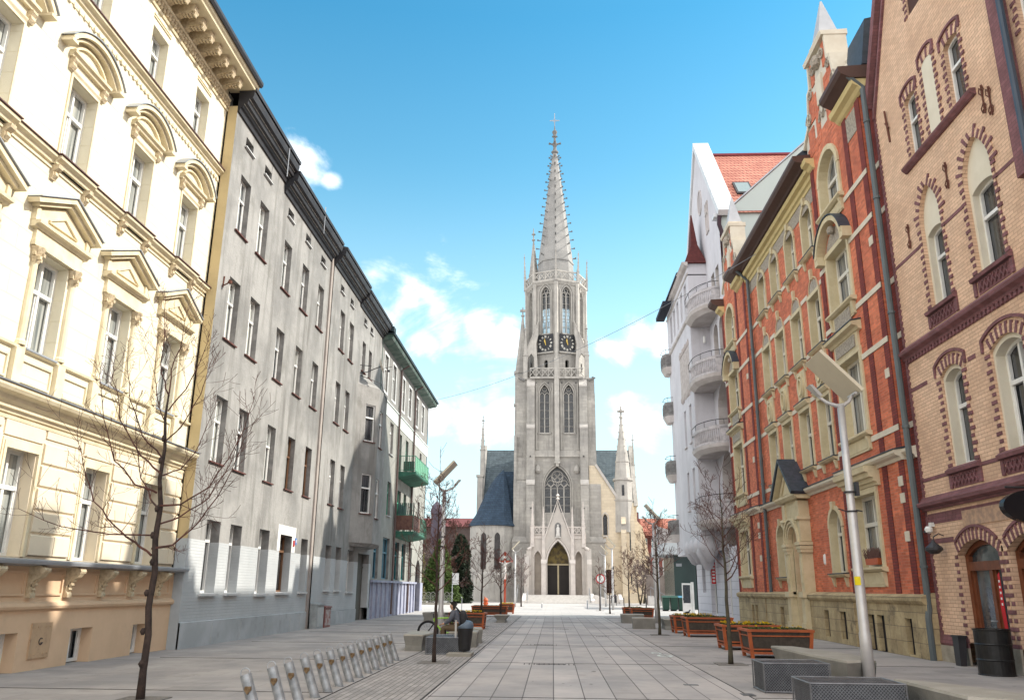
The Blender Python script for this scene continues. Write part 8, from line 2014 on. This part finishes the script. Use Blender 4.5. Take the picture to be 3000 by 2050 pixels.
for i, (x, lab) in enumerate(((8.9, 'dark green wheeled waste container, leftmost of the row by the white house'), (9.55, 'dark green wheeled waste container in the middle of the row'), (10.2, 'dark green wheeled waste container with a blue lid, rightmost of the row'))):
    t = thing('waste_container', lab, 'waste container', (x + .3, 70.5, 0), group='waste containers by the annex'); w = MB(); w.taper([(x + .06, 70.2), (x + .52, 70.2), (x + .52, 70.8), (x + .06, 70.8)], .1, [(x, 70.1), (x + .58, 70.1), (x + .58, 70.85), (x, 70.85)], 1.05); part('body', w, M('dark green bin', (.02, .06, .045), rough=.5), t)
    w = MB(); w.prism([(70.05, 1.05), (70.2, 1.16), (70.7, 1.2), (70.9, 1.05)], 0, x - .03, x + .61); part('lid', w, M('bin lid %d' % (i == 2), (.06, .2, .3) if i == 2 else (.02, .07, .05), rough=.4), t)
    w = MB(); w.tube([(x + .05, 70.75, .1), (x + .53, 70.75, .1)], .1, 10); part('wheels', w, RUB, t)
KD = thing('open_door', 'white half glazed door standing open at the far corner of the white house', 'door', (9.6, 62, 0)); w = MB(T := front(62)); 
w.box(9.28, 9.34, 0, .05, .05, 2.12); w.box(9.86, 9.92, 0, .05, .05, 2.12); w.box(9.34, 9.86, 0, .05, 2.0, 2.12); w.box(9.34, 9.86, 0, .05, .05, .75); w.box(9.3, 9.9, -.05, 0, .02, .1)
w.box(10.0, 10.12, -.5, .05, 0, 2.2); w.box(9.92, 10.0, -.04, .0, 0, 2.15); part('door_leaf', w, WHITEP, KD)
w = MB(T); w.box(9.34, 9.86, .01, .03, .75, 2.0); part('pane', w, M('dark door glass', (.02, .025, .03), rough=.1, spec=.8), KD); w = MB(T); w.box(9.32, 9.36, .05, .09, .95, 1.1); part('handle', w, DKMET, KD)
SS = thing('outdoor_steps', 'white outdoor steps with a steel handrail right of the church', 'steps', (13, 98, 0)); w = MB()
for i in range(7): w.box(11.0 - .1, 12.9 - i * .26, 97 + .0, 99, .15 * i - .05, .15 * (i + 1) - .05)
part('steps', w, M('white step side', (.6,) * 3), SS); w = MB(); w.tube([(11.0, 97, .9), (11.0, 97, 1.95), (12.9, 97, .95), (12.9, 97, 0)], .04, 5); w.tube([(12.0, 97, .4), (12.0, 97, 1.4)], .03, 5); part('handrail', w, ZINC, SS)
BW = thing('garden_wall', 'beige retaining wall behind the outdoor steps', 'wall', (13, 101, 0)); w = MB(); w.box(11, 16, 100.8, 101.3, 0, 3.2); w.box(10.9, 16.1, 100.7, 101.4, 3.2, 3.35); part('wall', w, M('pinkish beige render', (.36, .31, .28), (.28, .24, .22), ns=1, mott=.1), BW)
LR = thing('town_house', 'distant low house with a dark red roof left of the chapel', 'house', (-16, 140, 0)); w = MB(); w.box(-26, -10.5, 140, 150, 0, 11.6); part('wall', w, M('dim brick', (.13, .10, .095)), LR); w = MB(); w.prism([(139.5, 11.6), (145, 13.4), (150.5, 11.6)], 0, -26.3, -10.2); part('roof', w, M('dark red tiles', (.16, .05, .05)), LR)
DM = thing('domed_tower', 'small distant dark domed turret seen behind the left lamp pole', 'tower', (-19.4, 138, 0)); w = MB(); w.lathe([(.9, 0), (.9, 13.4), (1.05, 13.5), (1.0, 14.2), (.75, 14.9), (.3, 15.4), (.1, 15.6), (.05, 16.4)], -19.3, 138, 12); part('tower', w, M('dark purple grey', (.10, .085, .11)), DM); w = MB(); w.lathe([(.12, 16.2), (.2, 16.35), (.12, 16.5), (0, 16.55)], -19.3, 138, 8); part('finial', w, DKMET, DM)
SUN_E, SKY_E, EXPO, SKY_H, SKY_S = 2.3, .135, 1.52, .5, 1.0
HZC, CLC = (2.4, 2.95, 3.3), (4.5, 4.55, 4.6)
T_TOP, T_MID = (.22, .645, .66, 1), (.66, .89, .70, 1)
# ------------------------------------------------------------------ camera
f_, W_, H_ = 2400., 3000., 2050.
vx, vy, roll, hc = 1620. - W_ / 2, -(1726. - H_ / 2), radians(.5), 1.6
c, s = cos(roll), sin(roll); xu, yu = c * vx - s * vy, s * vx + c * vy
th = atan2(-yu, f_); fw = f_ * cos(th) - yu * sin(th); yaw = atan2(xu, fw)
rt = Vector((cos(yaw), sin(yaw), 0)); hf = Vector((-sin(yaw), cos(yaw), 0)); up0 = Vector((0, 0, 1))
F = hf * cos(th) + up0 * sin(th); U = -hf * sin(th) + up0 * cos(th)
X = rt * c + U * s; Y = -rt * s + U * c
cd = bpy.data.cameras.new('camera'); cam = bpy.data.objects.new('camera', cd); COL.objects.link(cam)
cd.sensor_fit = 'HORIZONTAL'; cd.sensor_width = 36; cd.lens = 36 * f_ / W_; cd.clip_start = .1; cd.clip_end = 2000
cam.matrix_world = Matrix(((X.x, Y.x, -F.x, 0), (X.y, Y.y, -F.y, 0), (X.z, Y.z, -F.z, hc), (0, 0, 0, 1)))
SC.camera = cam
# ------------------------------------------------------------------ sun and sky
AZ, EL = radians(12), radians(38.9)      # azimuth measured from +x towards +y
sd = Vector((cos(AZ) * cos(EL), sin(AZ) * cos(EL), sin(EL)))
sl = bpy.data.lights.new('sun', 'SUN'); sl.energy = SUN_E; sl.angle = radians(.6); sl.color = (1, .93, .82)
so = bpy.data.objects.new('sun', sl); COL.objects.link(so); so.rotation_euler = sd.to_track_quat('Z', 'Y').to_euler()
wd = bpy.data.worlds.new('World'); SC.world = wd; wd.use_nodes = True
N = wd.node_tree.nodes; L = wd.node_tree.links; bg = N['Background']
sky = N.new('ShaderNodeTexSky'); sky.sky_type = 'NISHITA'; sky.sun_disc = False; sky.sun_elevation = EL; sky.sun_rotation = pi / 2 - AZ
sky.air_density = 1.0; sky.dust_density = .6; sky.ozone_density = 1.5; sky.altitude = 100
hs = N.new('ShaderNodeHueSaturation'); hs.inputs['Hue'].default_value = SKY_H; hs.inputs['Saturation'].default_value = SKY_S; hs.inputs['Value'].default_value = 1.0; L.new(sky.outputs[0], hs.inputs['Color'])
tc0 = N.new('ShaderNodeTexCoord'); sp0 = N.new('ShaderNodeSeparateXYZ'); L.new(tc0.outputs['Generated'], sp0.inputs[0])
t0 = N.new('ShaderNodeMapRange'); t0.inputs[1].default_value = .25; t0.inputs[2].default_value = .62; L.new(sp0.outputs[2], t0.inputs[0])
tm = N.new('ShaderNodeMix'); tm.data_type = 'RGBA'; L.new(t0.outputs[0], tm.inputs[0]); tm.inputs[6].default_value = T_MID; tm.inputs[7].default_value = T_TOP
tx = N.new('ShaderNodeMix'); tx.data_type = 'RGBA'; tx.blend_type = 'MULTIPLY'; tx.inputs[0].default_value = 1; L.new(hs.outputs[0], tx.inputs[6]); L.new(tm.outputs[2], tx.inputs[7])
tc = N.new('ShaderNodeTexCoord')
def px(u, v): return (X * (u - W_ / 2) - Y * (v - H_ / 2) + F * f_).normalized()
# clouds: soft lumps around given directions, broken up by noise
nz = N.new('ShaderNodeTexNoise'); nz.inputs['Scale'].default_value = 6.5; nz.inputs['Detail'].default_value = 10; nz.inputs['Roughness'].default_value = .62; nz.inputs['Distortion'].default_value = .5
mpz = N.new('ShaderNodeMapping'); mpz.inputs['Scale'].default_value = (1, 1, 1.7); L.new(tc.outputs['Generated'], mpz.inputs[0]); L.new(mpz.outputs[0], nz.inputs['Vector'])
nz2 = N.new('ShaderNodeTexNoise'); nz2.inputs['Scale'].default_value = 30; nz2.inputs['Detail'].default_value = 6; L.new(tc.outputs['Generated'], nz2.inputs['Vector'])
acc = None
def mth(op, a, b=None, c_=None):
    m_ = N.new('ShaderNodeMath'); m_.operation = op
    for i, v in enumerate((a, b, c_)):
        if v is None: continue
        if isinstance(v, (int, float)): m_.inputs[i].default_value = v
        else: L.new(v, m_.inputs[i])
    return m_.outputs[0]
K = 3000 / 2324
CL = [(655, 350, 48), (700, 385, 55), (745, 410, 28), (850, 620, 60), (930, 680, 95), (1010, 720, 85), (1080, 735, 60), (870, 740, 80), (960, 780, 60), (1460, 760, 70), (1500, 750, 60), (1420, 800, 50), (1150, 760, 45), (1060, 950, 85), (1130, 940, 75), (990, 940, 70), (1440, 960, 60), (1380, 790, 30), (400, 600, 120), (1500, 800, 40)]
for (u, v, r) in CL:
    d = px(u * K, v * K); vm = N.new('ShaderNodeVectorMath'); vm.operation = 'DISTANCE'; L.new(tc.outputs['Generated'], vm.inputs[0]); vm.inputs[1].default_value = d
    q = mth('DIVIDE', vm.outputs['Value'], r * K / f_ * .80); q = mth('SUBTRACT', 1.25, q)
    acc = q if acc is None else mth('MAXIMUM', acc, q)
acc = mth('ADD', acc, mth('MULTIPLY', mth('SUBTRACT', nz.outputs[0], .5), 5.5)); acc = mth('ADD', acc, mth('MULTIPLY', mth('SUBTRACT', nz2.outputs[0], .5), 1.8))
mr = N.new('ShaderNodeMapRange'); mr.interpolation_type = 'SMOOTHSTEP'; mr.inputs[1].default_value = -.2; mr.inputs[2].default_value = 1.6; L.new(acc, mr.inputs[0])
# bright cloud cover added outside the view, overhead, behind and aside, as fill light
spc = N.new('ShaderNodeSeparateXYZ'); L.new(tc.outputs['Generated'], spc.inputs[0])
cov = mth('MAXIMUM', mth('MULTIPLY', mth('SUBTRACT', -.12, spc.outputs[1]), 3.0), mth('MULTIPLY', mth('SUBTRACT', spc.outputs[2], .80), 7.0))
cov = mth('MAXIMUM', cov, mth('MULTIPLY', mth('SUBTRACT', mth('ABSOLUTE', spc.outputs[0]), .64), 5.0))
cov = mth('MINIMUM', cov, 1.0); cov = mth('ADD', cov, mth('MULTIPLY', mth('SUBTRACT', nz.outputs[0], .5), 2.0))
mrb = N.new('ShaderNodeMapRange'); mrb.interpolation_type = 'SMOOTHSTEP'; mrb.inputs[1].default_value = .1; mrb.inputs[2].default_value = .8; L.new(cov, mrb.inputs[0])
# pale bank low over the horizon
sp = N.new('ShaderNodeSeparateXYZ'); L.new(tc.outputs['Generated'], sp.inputs[0])
hz = N.new('ShaderNodeMapRange'); hz.interpolation_type = 'SMOOTHSTEP'; hz.inputs[1].default_value = .50; hz.inputs[2].default_value = .02; hz.inputs[3].default_value = 0; hz.inputs[4].default_value = .82; L.new(sp.outputs[2], hz.inputs[0])
mx = N.new('ShaderNodeMix'); mx.data_type = 'RGBA'; L.new(hz.outputs[0], mx.inputs[0]); L.new(tx.outputs[2], mx.inputs[6]); mx.inputs[7].default_value = (*HZC, 1)
m2 = N.new('ShaderNodeMix'); m2.data_type = 'RGBA'; L.new(mth('MULTIPLY', mr.outputs[0], .94), m2.inputs[0]); L.new(mx.outputs[2], m2.inputs[6]); m2.inputs[7].default_value = (*CLC, 1)
m3 = N.new('ShaderNodeMix'); m3.data_type = 'RGBA'; L.new(mrb.outputs[0], m3.inputs[0]); L.new(m2.outputs[2], m3.inputs[6]); m3.inputs[7].default_value = (5.9, 5.8, 5.7, 1)  # unseen cloud cover made brighter than the visible clouds
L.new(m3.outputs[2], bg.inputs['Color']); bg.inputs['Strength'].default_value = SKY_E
SC.view_settings.view_transform = 'Standard'; SC.view_settings.look = 'None'; SC.view_settings.exposure = EXPO; SC.view_settings.gamma = 1
SC.cycles.max_bounces = 6; SC.cycles.diffuse_bounces = 4; SC.cycles.caustics_reflective = False; SC.cycles.caustics_refractive = False
